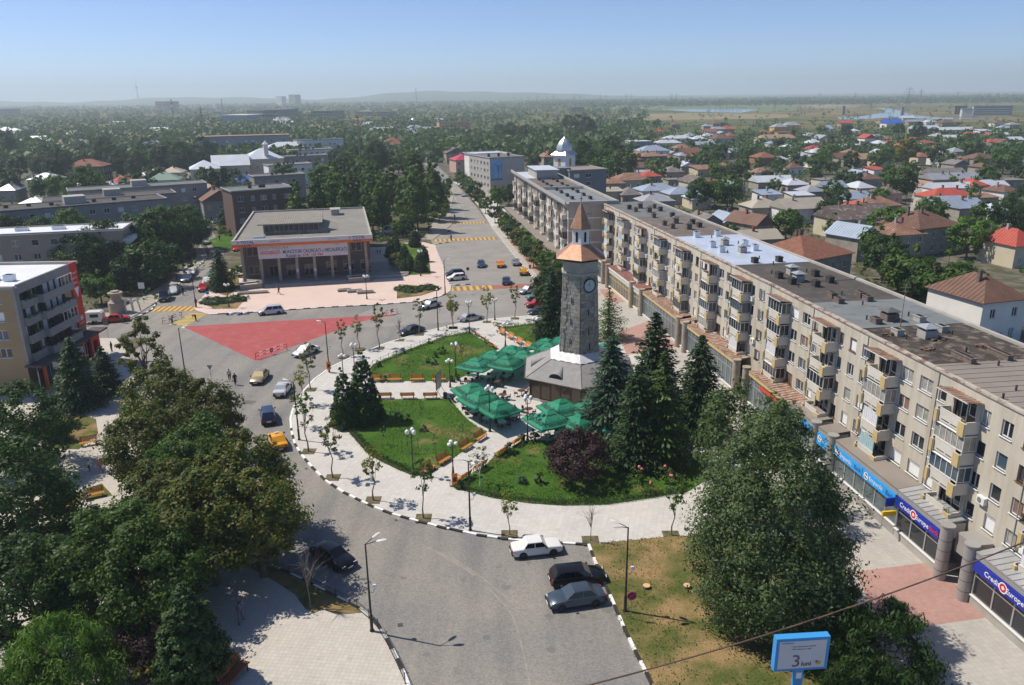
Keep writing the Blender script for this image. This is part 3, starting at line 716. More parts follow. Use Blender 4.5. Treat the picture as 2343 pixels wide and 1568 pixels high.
# shops along the foot
PO = -2.0
M_STONEP = mat('pillar_stone',(.40,.34,.28),.9,var=.2,scale=1.2,fine=.25)
M_SKYB = mat('sign_sky_blue',(.02,.33,.82),.4,var=.03)
M_NAVY = mat('sign_navy',(.015,.035,.36),.4,var=.03)
M_SGREY = mat('frame_aluminium',(.42,.43,.44),.4,metal=.4,var=0)
def pillar(s,m,h=4.9,r=.5):
 Mx = lbm(s,0,PO-.15)
 mb = MB(); mb.lathe([(r,0.13),(r,h)],18)
 o = mb.build('pillar',m,LB,smooth=40); o.matrix_basis = Mx
 mb = MB(); mb.lathe([(r+.06,h),(r+.06,h+.12)],18); cp = mb.build('pillar_cap',m,o)
 if m is M_GREYM:
  for z in(1.0,1.9,2.8,3.7):MB().lathe([(r+.008,z),(r+.008,z+.03)],18).build('joint_ring',M_DARK,o)
def shop(s0,s1,style,n=6,roofm=None,fascia=None,sign=None):
 seg = 1 if(s0+s1)/2<SL1 else 2
 Mx = lbm(s0,seg=seg); L = s1-s0
 rf = MB(); rf.add([Mx@Vector(p)for p in((0,PO-.25,4.62),(L,PO-.25,4.62),(L,-.002,4.86),(0,-.002,4.86),(0,PO-.25,4.74),(L,PO-.25,4.74),(L,-.002,4.98),(0,-.002,4.98))],[(0,3,2,1),(4,5,6,7),(0,1,5,4),(1,2,6,5),(3,0,4,7)])
 cn = rf.build('canopy_roof',roofm,LB)
 k = int(L/.62)
 if roofm is not M_FELTP:
  for i in range(1,k):
   x = L*i/k; MB().add([Mx@Vector(p)for p in((x-.03,PO-.26,4.745),(x+.03,PO-.26,4.745),(x+.03,-.01,4.985),(x-.03,-.01,4.985),(x-.03,PO-.26,4.80),(x+.03,PO-.26,4.80),(x+.03,-.01,5.03),(x-.03,-.01,5.03))],[(4,5,6,7),(0,1,5,4),(1,2,6,5),(3,0,4,7)]).build('roof_rib',roofm,LB)
 MB().box(0,L,PO-.2,PO-.06,4.15,4.619,T=Mx).build('fascia',fascia or M_BALC,LB)
 if style=='old':
  zb, zt, base, fm, gm = .55, 4.1, M_BALC, M_SGREY, M_SHOP
 elif style=='yellow':
  zb, zt, base, fm, gm = .55, 3.4, M_BALC, mat('frame_yellow',(.62,.42,.05),.5,var=0), M_SHOP
 elif style=='bank':
  zb, zt, base, fm, gm = 1.05, 3.2, M_GREYM, M_SGREY, M_SHOP
 else:
  zb, zt, base, fm, gm = .9, 3.3, M_CONC, M_SGREY, M_GLASS
 MB().box(0,L,PO-.05,-.1,.1,zb,T=Mx).build('shop_plinth',base,LB)
 if style=='bank':
  for i in range(1,n):MB().box(L*i/n-.012,L*i/n+.012,PO-.056,PO-.05,.13,zb-.02,T=Mx).build('cladding_joint',M_DARK,LB)
 MB().box(-.02,L+.02,PO-.16,PO+.02,zb,zb+.09,T=Mx).build('shop_sill',M_FRAME,LB)
 if zt<4.1:MB().box(0,L,PO-.02,-.1,zt,4.62,T=Mx).build('shop_fascia',base if style=='bank' else M_BALC,LB)
 for i in range(n):
  a, b = L*i/n, L*(i+1)/n
  w = MB(); w.box(a,a+.07,PO+.02,PO+.1,zb+.09,zt,T=Mx); w.box(b-.07,b,PO+.02,PO+.1,zb+.09,zt,T=Mx)
  zm = zb+(zt-zb)*(.62 if style=='bank' else .7)
  if style in('old','yellow','credit'):w.box(a+.07,b-.07,PO+.02,PO+.1,zm,zm+.07,T=Mx)
  w.box(a+.07,b-.07,PO+.02,PO+.1,zb+.09,zb+.15,T=Mx); w.box(a+.07,b-.07,PO+.02,PO+.1,zt-.08,zt,T=Mx)
  o = w.build('shop_window',fm,LB)
  MB().quad(*[Mx@Vector(p)for p in((a+.03,PO+.07,zb+.1),(b-.03,PO+.07,zb+.1),(b-.03,PO+.07,zt-.03),(a+.03,PO+.07,zt-.03))]).build('pane',gm,o)
 return Mx, L
R_RED = mat('red_rust_roof',(.27,.12,.10),.7,var=.25,scale=1.2,col2=(.36,.30,.27),k2=(.55,.68))
shop(.4,10.6,'old',5,M_RUST,M_WHITEW)
for s in(11.0,14.4):pillar(s,M_STONEP)
shop(15.0,29.8,'yellow',9,R_RED,M_WHITEW)
for s in(30.4,36.2):pillar(s,M_STONEP)
shop(31.2,35.4,'yellow',2,R_RED,M_BALC)
shop(36.9,54.0,'old',12,M_RUST,M_BALY)
for s in(54.6,57.4):pillar(s,M_STONEP)
shop(55.3,56.7,'old',1,M_RUST,M_BALY)
shop(58.1,74.8,'old',12,M_RUST,M_BALY)
for s in(75.4,78.4):pillar(s,M_STONEP)
RS = (79.2,90.4)
mat('sign_red',(.55,.06,.03),.5,var=.05); shop(*RS,'old',8,M_RUST,M_BALY)
shop(90.5,95.4,'bank',4,M_FELTP,M_GREYM)
for s in(95.9,99.3):pillar(s,M_GREYM)
shop(96.5,98.7,'bank',1,M_FELTP,M_GREYM)
shop(99.9,110.3,'bank',6,M_FELTP,M_GREYM)
shop(110.35,116.2,'credit',3,M_METAL,M_GREYM)
for s in(116.8,119.6):pillar(s,M_GREYM)
shop(120.2,SL1+SL2,'credit',5,M_METAL,M_GREYM)
def sign_board(s0,s1,z0,z1,m,texts,name='shop_sign',y=PO-.32):
 seg = 1 if s0<SL1 else 2; Mx = lbm(s0,seg=seg); L = s1-s0
 o = MB().box(0,L,y,y+.25,z0,z1,T=Mx).build(name,m,LB)
 for t in texts:
  x, z, me = t
  raw('lettering',me,o,mw=Mx@Matrix.Translation((x,y-.003,z))@Matrix.Rotation(RAD(90),4,'X'))
 return o
M_LW = mat('letter_white',(.80,.80,.80),.5,var=0); M_LN = mat('letter_navy',(.02,.03,.22),.5,var=0); M_LR = mat('letter_red',(.62,.03,.03),.5,var=0)
tE, tBk = text_mesh('Emporiki',.62,'lettering',M_LW,squeeze=.95), text_mesh('Bank',.62,'lettering',M_LN,squeeze=.95)
def disc_logo(r,m1,m2,kind_='swirl'):
 mb = MB(); n = 20
 pts = [(r*math.cos(2*math.pi*i/n),r*math.sin(2*math.pi*i/n),.002)for i in range(n)]; mb.poly(pts,0)
 if kind_=='swirl':
  for s in(0,math.pi):
   mb.poly([(.72*r*math.cos(s+a*.26),.72*r*math.sin(s+a*.26),.004)for a in range(11)]+[(.25*r*math.cos(s+1.3),.25*r*math.sin(s+1.3),.004)],1)
 else:
  mb.poly([(.78*r*math.cos(2*math.pi*i/n),.78*r*math.sin(2*math.pi*i/n),.004)for i in range(n)],1); mb.poly([(.42*r,0,.006),(0,.42*r,.006),(-.42*r,0,.006),(0,-.42*r,.006)],0)
 return mb.mesh('logo',[m1,m2])
lgE = disc_logo(.36,M_LW,M_LN); lgC = disc_logo(.42,M_LW,M_LR,'diamond')
for s0, s1 in((99.95,105.0),(105.1,110.2)):sign_board(s0,s1,3.22,4.12,M_SKYB,[(.6,3.67,lgE),(1.1,3.48,tE),(3.72,3.48,tBk)])
sign_board(90.6,95.2,3.22,4.12,M_SKYB,[(.6,3.67,lgE),(1.1,3.48,tE),(3.4,3.48,text_mesh('Bank',.55,'lettering',M_LN))])
sign_board(96.6,98.6,2.9,4.1,M_SKYB,[(.5,3.6,lgE),(.85,3.55,text_mesh('Emporiki',.3,'lettering',M_LW)),(.95,3.15,text_mesh('Bank',.3,'lettering',M_LN))])
tC, tEu, tB2 = text_mesh('Credit',.6,'lettering',M_LW,bold=.006), text_mesh('Europe',.6,'lettering',M_LW,bold=.006), text_mesh('Bank',.6,'lettering',M_LR,bold=.006)
sign_board(110.5,116.1,3.2,4.1,M_NAVY,[(.45,3.47,tC),(2.35,3.66,lgC),(2.62,3.47,tEu),(4.45,3.47,tB2)])
sign_board(120.3,SL1+SL2,3.2,4.1,M_NAVY,[(1.1,3.47,tC),(3.0,3.66,lgC),(3.27,3.47,tEu),(5.1,3.47,tB2)])
sign_board(82.5,88.0,3.62,3.9,MATS['sign_red'],[])
Mx = lbm(110.2)
MB().box(-.06,.06,PO-1.15,PO-.35,3.05,3.85,T=Mx).build('projecting_sign',M_NAVY,LB)
MB().box(-.1,.1,PO-1.6,PO-.35,2.35,2.8,T=lbm(110.6)).build('projecting_sign',mat('sign_yellow',(.75,.48,.02),.5,var=0),LB)
MB().box(.4,2.4,PO+.3,-.1,3.0,4.6,T=lbm(116.9)).build('passage_lintel',M_GREYM,LB)
MB().box(.3,2.5,PO+1.2,PO+1.25,.13,3.0,T=lbm(116.9)).build('passage_wall',M_CONC,LB)
MB().box(-.3,.7,PO-1.4,PO-1.3,.13,2.6,T=lbm(9.0)).build('projecting_sign',MATS['sign_red'],LB)
# second block along the avenue
B0, B1 = Vector((1.3,243,0)), Vector((12.4,167.5,0)); EB = (B1-B0).normalized(); ROTB = math.atan2(EB.y,EB.x); LBL = (B1-B0).length
M_TAN = m_streaky('tan_panels',(.50,.43,.35),(.40,.335,.265))
TB = thing('apartment_block','tan five-storey apartment block with white bands beside the tree-lined avenue','building',B0,ROTB)
random.seed(5)
ws, rcs = [], []
bc = [4.5,13.5,22.5,31.5,40.5,49.5,58.5,67.5,73.6]
for z in SILL:
 for c in bc:
  if c<73:
   for dx, w in((3.0,1.5),(5.6,1.1)):ws.append((c+dx,z,w,1.35,random.choice(('two','one','two','shut'))))
  rcs.append((c-1.3,c+1.1,z-.7,z+1.45))
ws = [w if w[4]!='shut' else(*w,M_BLIND)for w in ws]
facade(TB,I4(),LBL,0,HB,ws,M_TAN,extra=rcs)
MB().box(0,LBL,10.6,10.7,0,HB).build('back_wall',M_TAN,TB); MB().box(0,.1,0,10.6,0,HB).build('end_wall',M_TAN,TB)
Mr = SIDE['r'](LBL,10.6)
facade(TB,Mr,10.6,0,HB,[(x,z+.1,1.0,.9,'cross',M_CONC,M_BALC)for z in SILL for x in(4.6,8.0)],M_TAN,name='end_wall')
for z in(7.25,9.9,12.55):
 MB().box(0,10.62,-.05,0,z-.12,z+.12,T=Mr).build('floor_band',M_WHITEW,TB)
 MB().box(0,LBL,-.05,-.002,z-.12,z+.12).build('floor_band',M_WHITEW,TB)
for a, b, m, z in((0,20,M_METALW,.0),(20.05,46,mat('brown_felt',(.15,.125,.105)),-.12),(46.1,LBL-.3,mat('blue_felt',(.20,.225,.25),.8,var=.1,scale=.3,fine=.1),-.2)):
 MB().box(a+.2,b,.2,10.4,HB-.3,HB+z).build('roof_section',m,TB)
MB().box(-.6,LBL+.6,-.9,.0,HB,HB+.28).box(-.6,LBL+.6,-.9,-.7,HB+.28,HB+.75).build('cornice',M_CONC,TB)
MB().box(LBL,LBL+.6,.0,11.0,HB,HB+.7).build('cornice',M_CONC,TB); MB().box(0,LBL,10.5,11,HB,HB+.6).build('cornice',M_CONC,TB)
MB().box(45.6,46.1,0,11,HB,HB+.45).build('fire_wall',M_METAL,TB)
for x in range(24,72,6):
 for y in(3.2,7.2):chimney(TB,(x+random.uniform(-.5,.5),y,HB-.15),1.6,.6,.5,'dark')
MB().box(8,22,3,9,HB-.3,HB+2.3).build('lift_house',M_CONC,TB); MB().box(7.6,22.4,2.6,9.4,HB+2.3,HB+2.45).build('lift_house_roof',M_METALW,TB)
for z in SILL:
 for c in bc:
  b = raw('balcony',BR['slab'],TB,(c,0,z-.75)); b.scale = (.78,.72,1)
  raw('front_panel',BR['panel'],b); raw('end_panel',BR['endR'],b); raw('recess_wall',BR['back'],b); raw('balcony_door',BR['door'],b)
  r = random.random()
  if r<.45:raw('glazing_frame',BR['glazG'],b); raw('glazing',BR['pane'+random.choice('DDC')],b)
  elif r<.6:raw('curtain',BR['curtain'],b)
MB().box(-1.5,LBL+1,-3.0,0,4.4,4.75).build('canopy_roof',M_FELTP,TB)
MB().box(-1.5,30,-2.6,-2.5,.1,4.4).build('shop_front',M_CONC,TB)
M_GREENAD = mat('green_advert',(.05,.22,.04),.5,var=.5,scale=.8,col2=(.55,.50,.05),k2=(.57,.63))
for i in range(11):MB().box(30.2+i*2.7,32.7+i*2.7,-2.6,-2.5,.5,4.3).build('advert_panel',M_GREENAD,TB)
MB().box(60,LBL+1,-2.55,-2.5,.1,4.4).build('shop_glass',M_SHOP,TB); MB().box(LBL+.9,LBL+1,-2.5,10.6,.1,4.4).box(-1.5,-1.4,-2.5,0,.1,4.4).build('shop_end_wall',M_TAN,TB)
for i in range(13):MB().box(60+i*1.35,60.08+i*1.35,-2.6,-2.551,.1,4.4).build('mullion',M_FRAME,TB)
for z in(1.4,2.9):MB().box(60,LBL+1,-2.58,-2.552,z,z+.08).build('transom',M_FRAME,TB)
# theatre
TH0, THR = Vector((-57.0,162.6,0)), RAD(12.1)
T = thing('theatre','low grey theatre with tall stone pillars, banner and flat roof behind tiled square','theatre',TH0,THR)
M_TSTONE = mat('pillar_travertine',(.38,.315,.245),.85,var=.15,scale=.8,fine=.2)
M_TWALL = mat('theatre_wall',(.16,.125,.12),.85,var=.1,scale=.6)
M_TROOF = mat('theatre_felt',(.235,.225,.205),.9,var=.13,scale=.16,col2=(.33,.31,.28),k2=(.55,.75),fine=.15)
L_, D_ = 26.6, 43.5
MB().box(-.4,L_+.4,-3.6,0,0,.7).box(-.4,L_+8.5,-.001,14,0,.69).build('terrace',mat('terrace_stone',(.30,.285,.27),.85,var=.2,scale=.7,fine=.3),T)
for i in range(4):
 MB().box(4.6,22.3,-3.6-.42*(i+1),-3.6-.42*i,0,.7-.14*(i+1)).build('step',mat('step_stone',(.42,.40,.37),.85,var=.1,scale=1),T)
 MB().box(26.8,34.8-.5*i,-.4-.42*(i+1),-.4-.42*i+.001,0,.69-.14*(i+1)).build('step',MATS['step_stone'],T)
mb = MB(); wall_into(mb,TR(0,3.0),0,L_,.7,9.2,[(6.2+3.72*k-1.0,6.2+3.72*k+.95,.71,3.2)for k in range(0,3)]+[(1.0,3.2,1.6,3.3)]+[(13.6+3.72*k,15.9+3.72*k,1.3,3.6)for k in range(1,4)]+[(1.0,3.3,5.6,8.2),(22.9,25.2,5.6,8.2)],.25)
mb.build('front_wall',M_TWALL,T)
for k in range(3):window(T,TR(0,3.0),6.2+3.72*k-.02,.71,1.95,2.49,'two',M_GLASS if k else M_DARK,M_SGREY,.22,'door','door_glass')
window(T,TR(0,3.0),2.1,1.6,2.2,1.7,'two',M_GLASS,M_SGREY,.22)
for k in range(1,4):window(T,TR(0,3.0),14.75+3.72*k,1.3,2.3,2.3,'cross',M_GLASS,M_SGREY,.22)
for x in(2.15,24.05):window(T,TR(0,3.0),x,5.6,2.3,2.6,'cross',M_GLASS,M_SGREY,.22)
MB().box(0,.3,3.0,D_,0,9.2).build('side_wall',M_TWALL,T); MB().box(L_-.3,L_,3.0,D_,0,9.2).build('side_wall',mat('side_render',(.30,.275,.25),.9,var=.1,scale=.3),T); MB().box(0,L_,D_-.3,D_,0,9.2).build('back_wall',M_TWALL,T)
for i in range(8):
 x = .4+i*3.66
 o = MB().box(x-.28,x+.28,-.75,.25,.7,8.3).build('pillar',M_TSTONE,T)
 if i in(3,4,6):MB().box(x-.22,x+.22,-.756,-.751,2.3,3.0).build('notice',mat('notice_paper',(.62,.62,.72),.7),o)
rf = MB(); rf.box(-1.2,L_+.9,-1.6,D_+.6,8.9,9.35)
rf.build('roof',M_TROOF,T)
mb = MB(); mb.box(-1.2,L_+.9,D_+.2,D_+.6,9.35,9.75).box(L_+.5,L_+.9,-1.2,D_+.2,9.35,9.75).box(-1.2,-.8,-1.2,D_+.2,9.35,9.75); mb.build('parapet',M_CONC,T)
fs = MB().box(-1.3,L_+1.0,-1.95,-1.6,8.95,9.85).build('fascia',mat('fascia_white',(.62,.60,.60),.6,var=.04),T)
MB().box(-1.3,L_+1.0,-2.0,-1.6,8.42,8.94).build('fascia_stripe',mat('fascia_orange',(.72,.15,.025),.5,var=.04),T)
def put(body,size,m,x,y,z,parent,sq=1.0,bold=0.0,fit=None):
 me = text_mesh(body,size,'lettering',m,.01,squeeze=sq,bold=bold)
 if fit:
  w = max(v.co.x for v in me.vertices); me.transform(Matrix.Diagonal((fit/w,1,1,1)))
 return raw('lettering',me,parent,mw=Matrix.Translation((x,y,z))@Matrix.Rotation(RAD(90),4,'X'))
for x in(.55,23.3):
 put('TOTAL',.85,M_LN,x,-1.96,9.12,fs,1.0,.012); put('TELECOM',.42,M_LN,x+.05,-2.011,8.62,fs,1.0,.006)
 MB().poly([(x-.75,-1.962,9.75),(x-.2,-1.962,9.35),(x-.45,-1.962,9.3),(x-.5,-1.962,8.98)]).build('logo',M_LR,fs)
MLG = mat('letter_grey',(.22,.22,.26),.6,var=0)
put('telefonie',.62,MLG,6.4,-1.96,9.2,fs); put('internet',.62,MLG,18.2,-1.96,9.2,fs)
bn = MB().box(3.7,22.2,-.86,-.78,5.55,8.4).build('banner',mat('banner_cloth',(.66,.62,.63),.8,var=.04,scale=.5),T)
for body, sz, m, x, z, bd, ft in(('UCO•TESATURA',.85,MLG,3.95,7.5,0,6.0),('ANGAJEAZĂ',1.05,M_LR,4.1,6.48,.02,4.15),('MUNCITORI CALIFICAȚI',1.05,M_LN,8.7,6.48,.02,7.85),('ȘI',.45,M_LN,16.8,6.5,.01,.35),('NECALIFICAȚI',1.05,M_LN,17.35,6.48,.02,4.65),('Relații la:',.8,M_LN,9.3,5.68,.016,3.15),('0741 143 744',.8,M_LR,12.7,5.68,.016,4.2)):put(body,sz,m,x,-.87,z,bn,1.0,bd,ft)
put('UCO',.42,MLG,19.6,-.87,7.85,bn)
ch = MB(); ch.box(4.4,16.4,8,20,9.36,11.4); ch.build('clerestory',mat('clerestory_wall',(.26,.24,.21),.9,var=.15,scale=.8),T)
for i in range(11):MB().box(4.7+i*1.06,5.5+i*1.06,7.96,7.99,9.9,11.2).build('clerestory_window',M_GLASS,T)
cr = MB(); cr.add([(3.4,6.4,11.5),(17.2,6.4,11.5),(17.2,21.5,12.1),(3.4,21.5,12.1),(3.4,6.4,11.72),(17.2,6.4,11.72),(17.2,21.5,12.32),(3.4,21.5,12.32)],[(0,3,2,1),(4,5,6,7),(0,1,5,4),(1,2,6,5),(2,3,7,6),(3,0,4,7)])
cr = cr.build('clerestory_roof',mat('fibre_cement',(.29,.27,.235),.9,var=.16,scale=.5,fine=.2),T)
for i in range(28):
 x = 3.6+i*.5; MB().add([(x-.05,6.38,11.722),(x+.05,6.38,11.722),(x+.05,21.5,12.322),(x-.05,21.5,12.322),(x-.05,6.38,11.78),(x+.05,6.38,11.78),(x+.05,21.5,12.38),(x-.05,21.5,12.38)],[(4,5,6,7),(0,1,5,4),(1,2,6,5),(3,0,4,7)]).build('sheet_rib',MATS['fibre_cement'],cr)
MB().add([(16.4,8,9.36),(20.5,9.5,9.36),(20.5,20,9.36),(16.4,20,9.36),(16.4,8,10.6),(16.4,20,10.6)],[(0,1,4),(1,2,5,4),(2,3,5)]).build('lean_to_roof',MATS['fibre_cement'],T)
MB().box(18.9,20.9,33,36.5,9.36,10.7).box(18.6,21.2,32.7,36.8,10.7,10.85).build('vent_house',M_CONC,T)
for x in(2.6,3.9):MB().box(x,x+1.1,3.2,4.4,9.4,9.5,T=I4()).build('skylight',mat('skylight_blue',(.12,.28,.55),.2,var=0),T)
for i, c in enumerate('TEATRUL VALAH'):
 if c!=' ':raw('roof_letter',text_mesh(c,1.15,'roof_letter',M_TROOF,.05),T,mw=Matrix.Translation((7.0+i*.86,4.2,9.75))@Matrix.Rotation(RAD(90),4,'X'))
for i in range(9):MB().tube((7.2+i*1.35,4.25,9.36),(7.2+i*1.35,4.25,9.9),.03,n=5).build('letter_post',M_RUST,T)
def planter(a,b,w,h,label,name='stone_planter'):
 a, b = Vector(a), Vector(b); d = b-a; L = d.length; rz = math.atan2(d.y,d.x)
 p = thing(name,label,'planter',(a.x,a.y,.13),rz)
 t_ = .18
 mb = MB(); mb.box(0,L,0,t_,0,h).box(0,L,w-t_,w,0,h).box(0,t_,t_,w-t_,0,h).box(L-t_,L,t_,w-t_,0,h); mb.build('trough',mat('planter_stone',(.36,.30,.25),.9,var=.12,scale=1.2,fine=.15),p)
 MB().box(-.08,L+.08,-.08,t_+.05,h,h+.1).box(-.08,L+.08,w-t_-.05,w+.08,h,h+.1).box(-.08,t_,t_+.05,w-t_-.05,h,h+.1).box(L-t_,L+.08,t_+.05,w-t_-.05,h,h+.1).build('coping',M_WHITEW if h>.8 else M_CONC,p)
 MB().box(t_,L-t_,t_,w-t_,h*.5,h*.86).build('soil',M_EARTH,p)
 return p
planter(g('F',258,822),g('F',452,800),2.4,1.0,'tall stone planter at the left end of the theatre steps')
planter(g('F',1218,757),g('F',1402,742),2.4,1.0,'tall stone planter at the right end of the theatre steps')
planter(g('F',232,862),g('F',500,846),.9,.35,'long low stone trough on the square below the left planter')
planter(g('F',1118,838),g('F',1238,828),1.0,.4,'low stone trough, rearmost of three staggered on the square')
planter(g('F',1205,846),g('F',1335,836),1.0,.4,'low stone trough, middle one of three staggered on the square')
planter(g('F',1290,856),g('F',1436,846),1.0,.4,'low stone trough, foremost of three staggered on the square')
# brown brick flats behind the theatre
M_BRICKB = mat('brown_brick',(.155,.10,.085),.9,var=.1,scale=.4,fine=.18)
random.seed(3)
bx = block('brick_flats','dark brown brick apartment block behind the theatre',(-77,218.6,0),RAD(32),17.5,12,13.3,M_BRICKB,front=[(x,z,w,1.35,s)for z in(1.6,4.5,7.4,10.5)for x,w,s in((2.2,1.6,'two'),(5.6,1.0,'one'),(8.6,1.7,'two'),(11.6,1.0,'one'),(15.2,1.7,'two'))],right=[(x,z,1.5,1.3)for z in(1.6,4.5,7.4,10.5)for x in(3,8)],roof=M_FELT,over=.35,par=.3,cat='building')
for x in(6.5,9.5,10.4):chimney(bx,(x,6,13.3),.9,.8,.8,'dark')
# left corner building with the red banner
M_OCHRE = mat('ochre_render',(.36,.265,.15),.9,var=.08,scale=.3,fine=.08)
Lv, Dv, Hv = 40, 16.3, 14.7
vb = thing('corner_building','ochre corner apartment building with red banner and shops at left edge','building',(-65.2-Lv,98.5,0),RAD(1.2))
zs = (5.2,7.7,10.2,12.6)
facade(vb,I4(),Lv,0,Hv,[(x,z,1.6,1.3,random.choice(('two','two','shut')))for z in zs for x in(Lv-2.4,Lv-5.6,Lv-9,Lv-13,Lv-17)],M_OCHRE)
Mr = SIDE['r'](Lv,Dv)
facade(vb,Mr,Dv,0,Hv,[(13.2,z,1.5,1.4,'two')for z in(5.2,7.7)],M_OCHRE,extra=[(1.0,4.2,z-.75,z+1.5)for z in zs]+[(4.4,12.2,z-.75,z+1.5)for z in zs])
MB().box(0,Lv,Dv-.1,Dv,0,Hv).build('back_wall',M_OCHRE,vb)
M_GREYC = mat('grey_concrete',(.30,.295,.285),.9,var=.1,scale=.6,fine=.1)
MB().box(-.05,.9,-.35,0,4.2,Hv,T=Mr).build('stair_fin',M_GREYC,vb)
MB().box(.9,13.9,-.3,-.005,13.75,Hv+.3,T=Mr).build('eave_panel',M_GREYC,vb)
for z in zs:
 for a, b, dpt in((1.0,4.2,.8),(4.3,12.3,1.5)):
  bal = MB().box(a,b,-dpt,0,z-.92,z-.76,T=Mr).build('balcony',M_GREYC,vb)
  MB().box(a,b,-dpt,-dpt+.1,z-.759,z+.22,T=Mr).box(a,a+.1,-dpt+.1,0,z-.759,z+.22,T=Mr).box(b-.1,b,-dpt+.1,0,z-.759,z+.22,T=Mr).build('front_panel',M_GREYC,bal)
  MB().quad(*[Mr@Vector(p)for p in((a,.5,z-.75),(b,.5,z-.75),(b,.5,z+1.5),(a,.5,z+1.5))]).build('recess_wall',MATS['recess_shade'],bal)
  for i in range(int((b-a)/1.6)):
   x = a+.35+i*1.6
   MB().box(x,x+1.0,.42,.48,z-.7,z+1.2,T=Mr).build('balcony_door',random.choice((M_FRAME,M_GLASS,M_GLASS)),bal)
  if b-a>4 and z in(7.7,12.6):
   gz = MB()
   for x in range(5):gz.box(b-4+x*.95,b-3.93+x*.95,-dpt+.02,-dpt+.09,z+.221,z+1.45,T=Mr)
   gz.box(b-4,b,-dpt+.02,-dpt+.09,z+1.451,z+1.52,T=Mr); gz.build('glazing_frame',M_FRAME,bal)
  if random.random()<.6:
   fl = MB()
   for i in range(60):
    c = Mr@Vector((random.uniform(a,b),-dpt-random.uniform(0,.15),z+random.uniform(0,.45))); e = Vector((random.uniform(-.12,.12),random.uniform(-.12,.12),.12)); d = Vector((.1,random.uniform(-.1,.1),0))
    fl.quad(c,c+d,c+d+e,c+e)
   fl.build('window_box_plants',MATS['pot_green'],bal)
rb = MB().box(14.0,16.25,-.2,-.01,5.2,Hv+.25,T=Mr).build('red_banner',mat('banner_red',(.60,.035,.02),.6,var=.04),vb)
for i, s in enumerate(('Descoperă','magazinul','Vodafone')):
 raw('lettering',text_mesh(s,.46,'lettering',M_LW,.005,squeeze=.92),rb,mw=Mr@Matrix.Translation((14.08,-.205,13.3-i*.75))@Matrix.Rotation(RAD(90),4,'X'))
MB().poly([Mr@Vector(p)for p in((14.6,-.205,11.2),(15.9,-.205,11.2),(15.25,-.205,9.7))]).build('logo',M_LW,rb)
raw('logo',disc_logo(.4,M_LW,M_LR),rb,mw=Mr@Matrix.Translation((15.2,-.205,6.5))@Matrix.Rotation(RAD(90),4,'X'))
raw('lettering',text_mesh('vodafone',.38,'lettering',M_LW,.005),rb,mw=Mr@Matrix.Translation((14.4,-.205,5.65))@Matrix.Rotation(RAD(90),4,'X'))
MB().box(0,Lv,.3,Dv-.3,Hv-.4,Hv-.1).build('roof',mat('white_felt',(.72,.74,.78),.5,var=.06,scale=.3),vb)
MB().box(-.3,Lv+.4,-.35,.3,Hv-.1,Hv+.28).box(-.3,Lv+.4,Dv-.3,Dv+.2,Hv-.1,Hv+.28).build('parapet',M_CONC,vb)
for x, y in((Lv-3,5),(Lv-5.5,5.6),(Lv-6.6,2.5),(Lv-10,8)):chimney(vb,(x,y,Hv-.1),1.2,1.0,.8,'silver')
MB().box(-.6,Dv+1.6,-2.4,0,3.95,4.2,T=Mr).build('canopy_roof',mat('canopy_dark',(.085,.07,.065),.8,var=.2,scale=.6),vb)
MB().box(0,Dv+.6,-1.2,-1.1,.13,3.95,T=Mr).build('shop_glass',M_GLASS,vb)
for i in range(12):MB().box(i*1.45,i*1.45+.1,-1.28,-1.201,.13,3.3,T=Mr).build('mullion',M_SGREY,vb)
MB().box(0,Dv+.6,-1.35,-1.21,3.1,3.94,T=Mr).build('shop_sign',mat('sign_dark',(.06,.05,.05),.5),vb)
for x in(1.0,11.4):MB().box(x,x+.35,-1.7,-1.36,.13,3.9,T=Mr).build('sign_column',mat('sign_orange',(.72,.14,.02),.5),vb)
raw('lettering',text_mesh('ING',.6,'lettering',mat('letter_orange',(.75,.2,.03),.5),.01),vb,mw=Mr@Matrix.Translation((3.4,-1.36,3.25))@Matrix.Rotation(RAD(90),4,'X'))
MB().box(13.6,14.2,-1.75,-1.36,.13,3.9,T=Mr).box(15.6,16.2,-1.75,-1.36,.13,3.9,T=Mr).box(14.2,15.6,-1.75,-1.36,3.0,3.9,T=Mr).build('red_portal',MATS['banner_red'],vb)
for x in(2.2,9.0):
 MB().box(x-.04,x+.04,-2.9,-2.1,2.9,3.8,T=Mr).build('projecting_sign',M_WHITEW,vb)
# other blocks
random.seed(21)
def flats(label,loc,rz,L,D,Ht,floors,wm,roof,sp=3.3,wv=1.4,name='apartment_block',over=.25,right=True,par=.3,sty=('two','two','shut','one')):
 fh = (Ht-.6)/floors; zs_ = [i*fh+.95 for i in range(floors)]
 xs = [sp*.6+i*sp for i in range(int((L-sp*.4)/sp))]; ys = [sp*.6+i*sp for i in range(int((D-sp*.4)/sp))]
 f = [(x,z,wv,1.3,random.choice(sty))for x in xs for z in zs_]
 r = [(y,z,wv,1.3,random.choice(sty))for y in ys for z in zs_]if right else()
 return block(name,label,loc,rz,L,D,Ht,wm,front=f,right=r,roof=roof,over=over,par=par)
fb = flats('beige flats with a bright white flat roof behind the dark roundabout trees',(-124.5,153.3,0),RAD(13.4),44,9,12.0,4,mat('dun_render',(.34,.30,.24),.9,var=.08,scale=.3),MATS['white_felt'],3.6,over=.5)
for x in(8,16,24,31):chimney(fb,(x,4.5,12.0),2.4,1.2,.7,'silver')
for z in(3,6,9):MB().box(44.001,45.2,.5,8.5,z-.1,z+.9).build('balcony',M_WHITEW,fb)
lg = flats('long grey apartment slab with dark flat roof in the left middle distance',(-150,177,0),RAD(34.5),68,12,12.0,4,M_GREYC,M_FELTB,3.4)
for x in(18,44):MB().box(x,x+5,4,9,12.05,14.0).build('lift_house',M_CONC,lg)
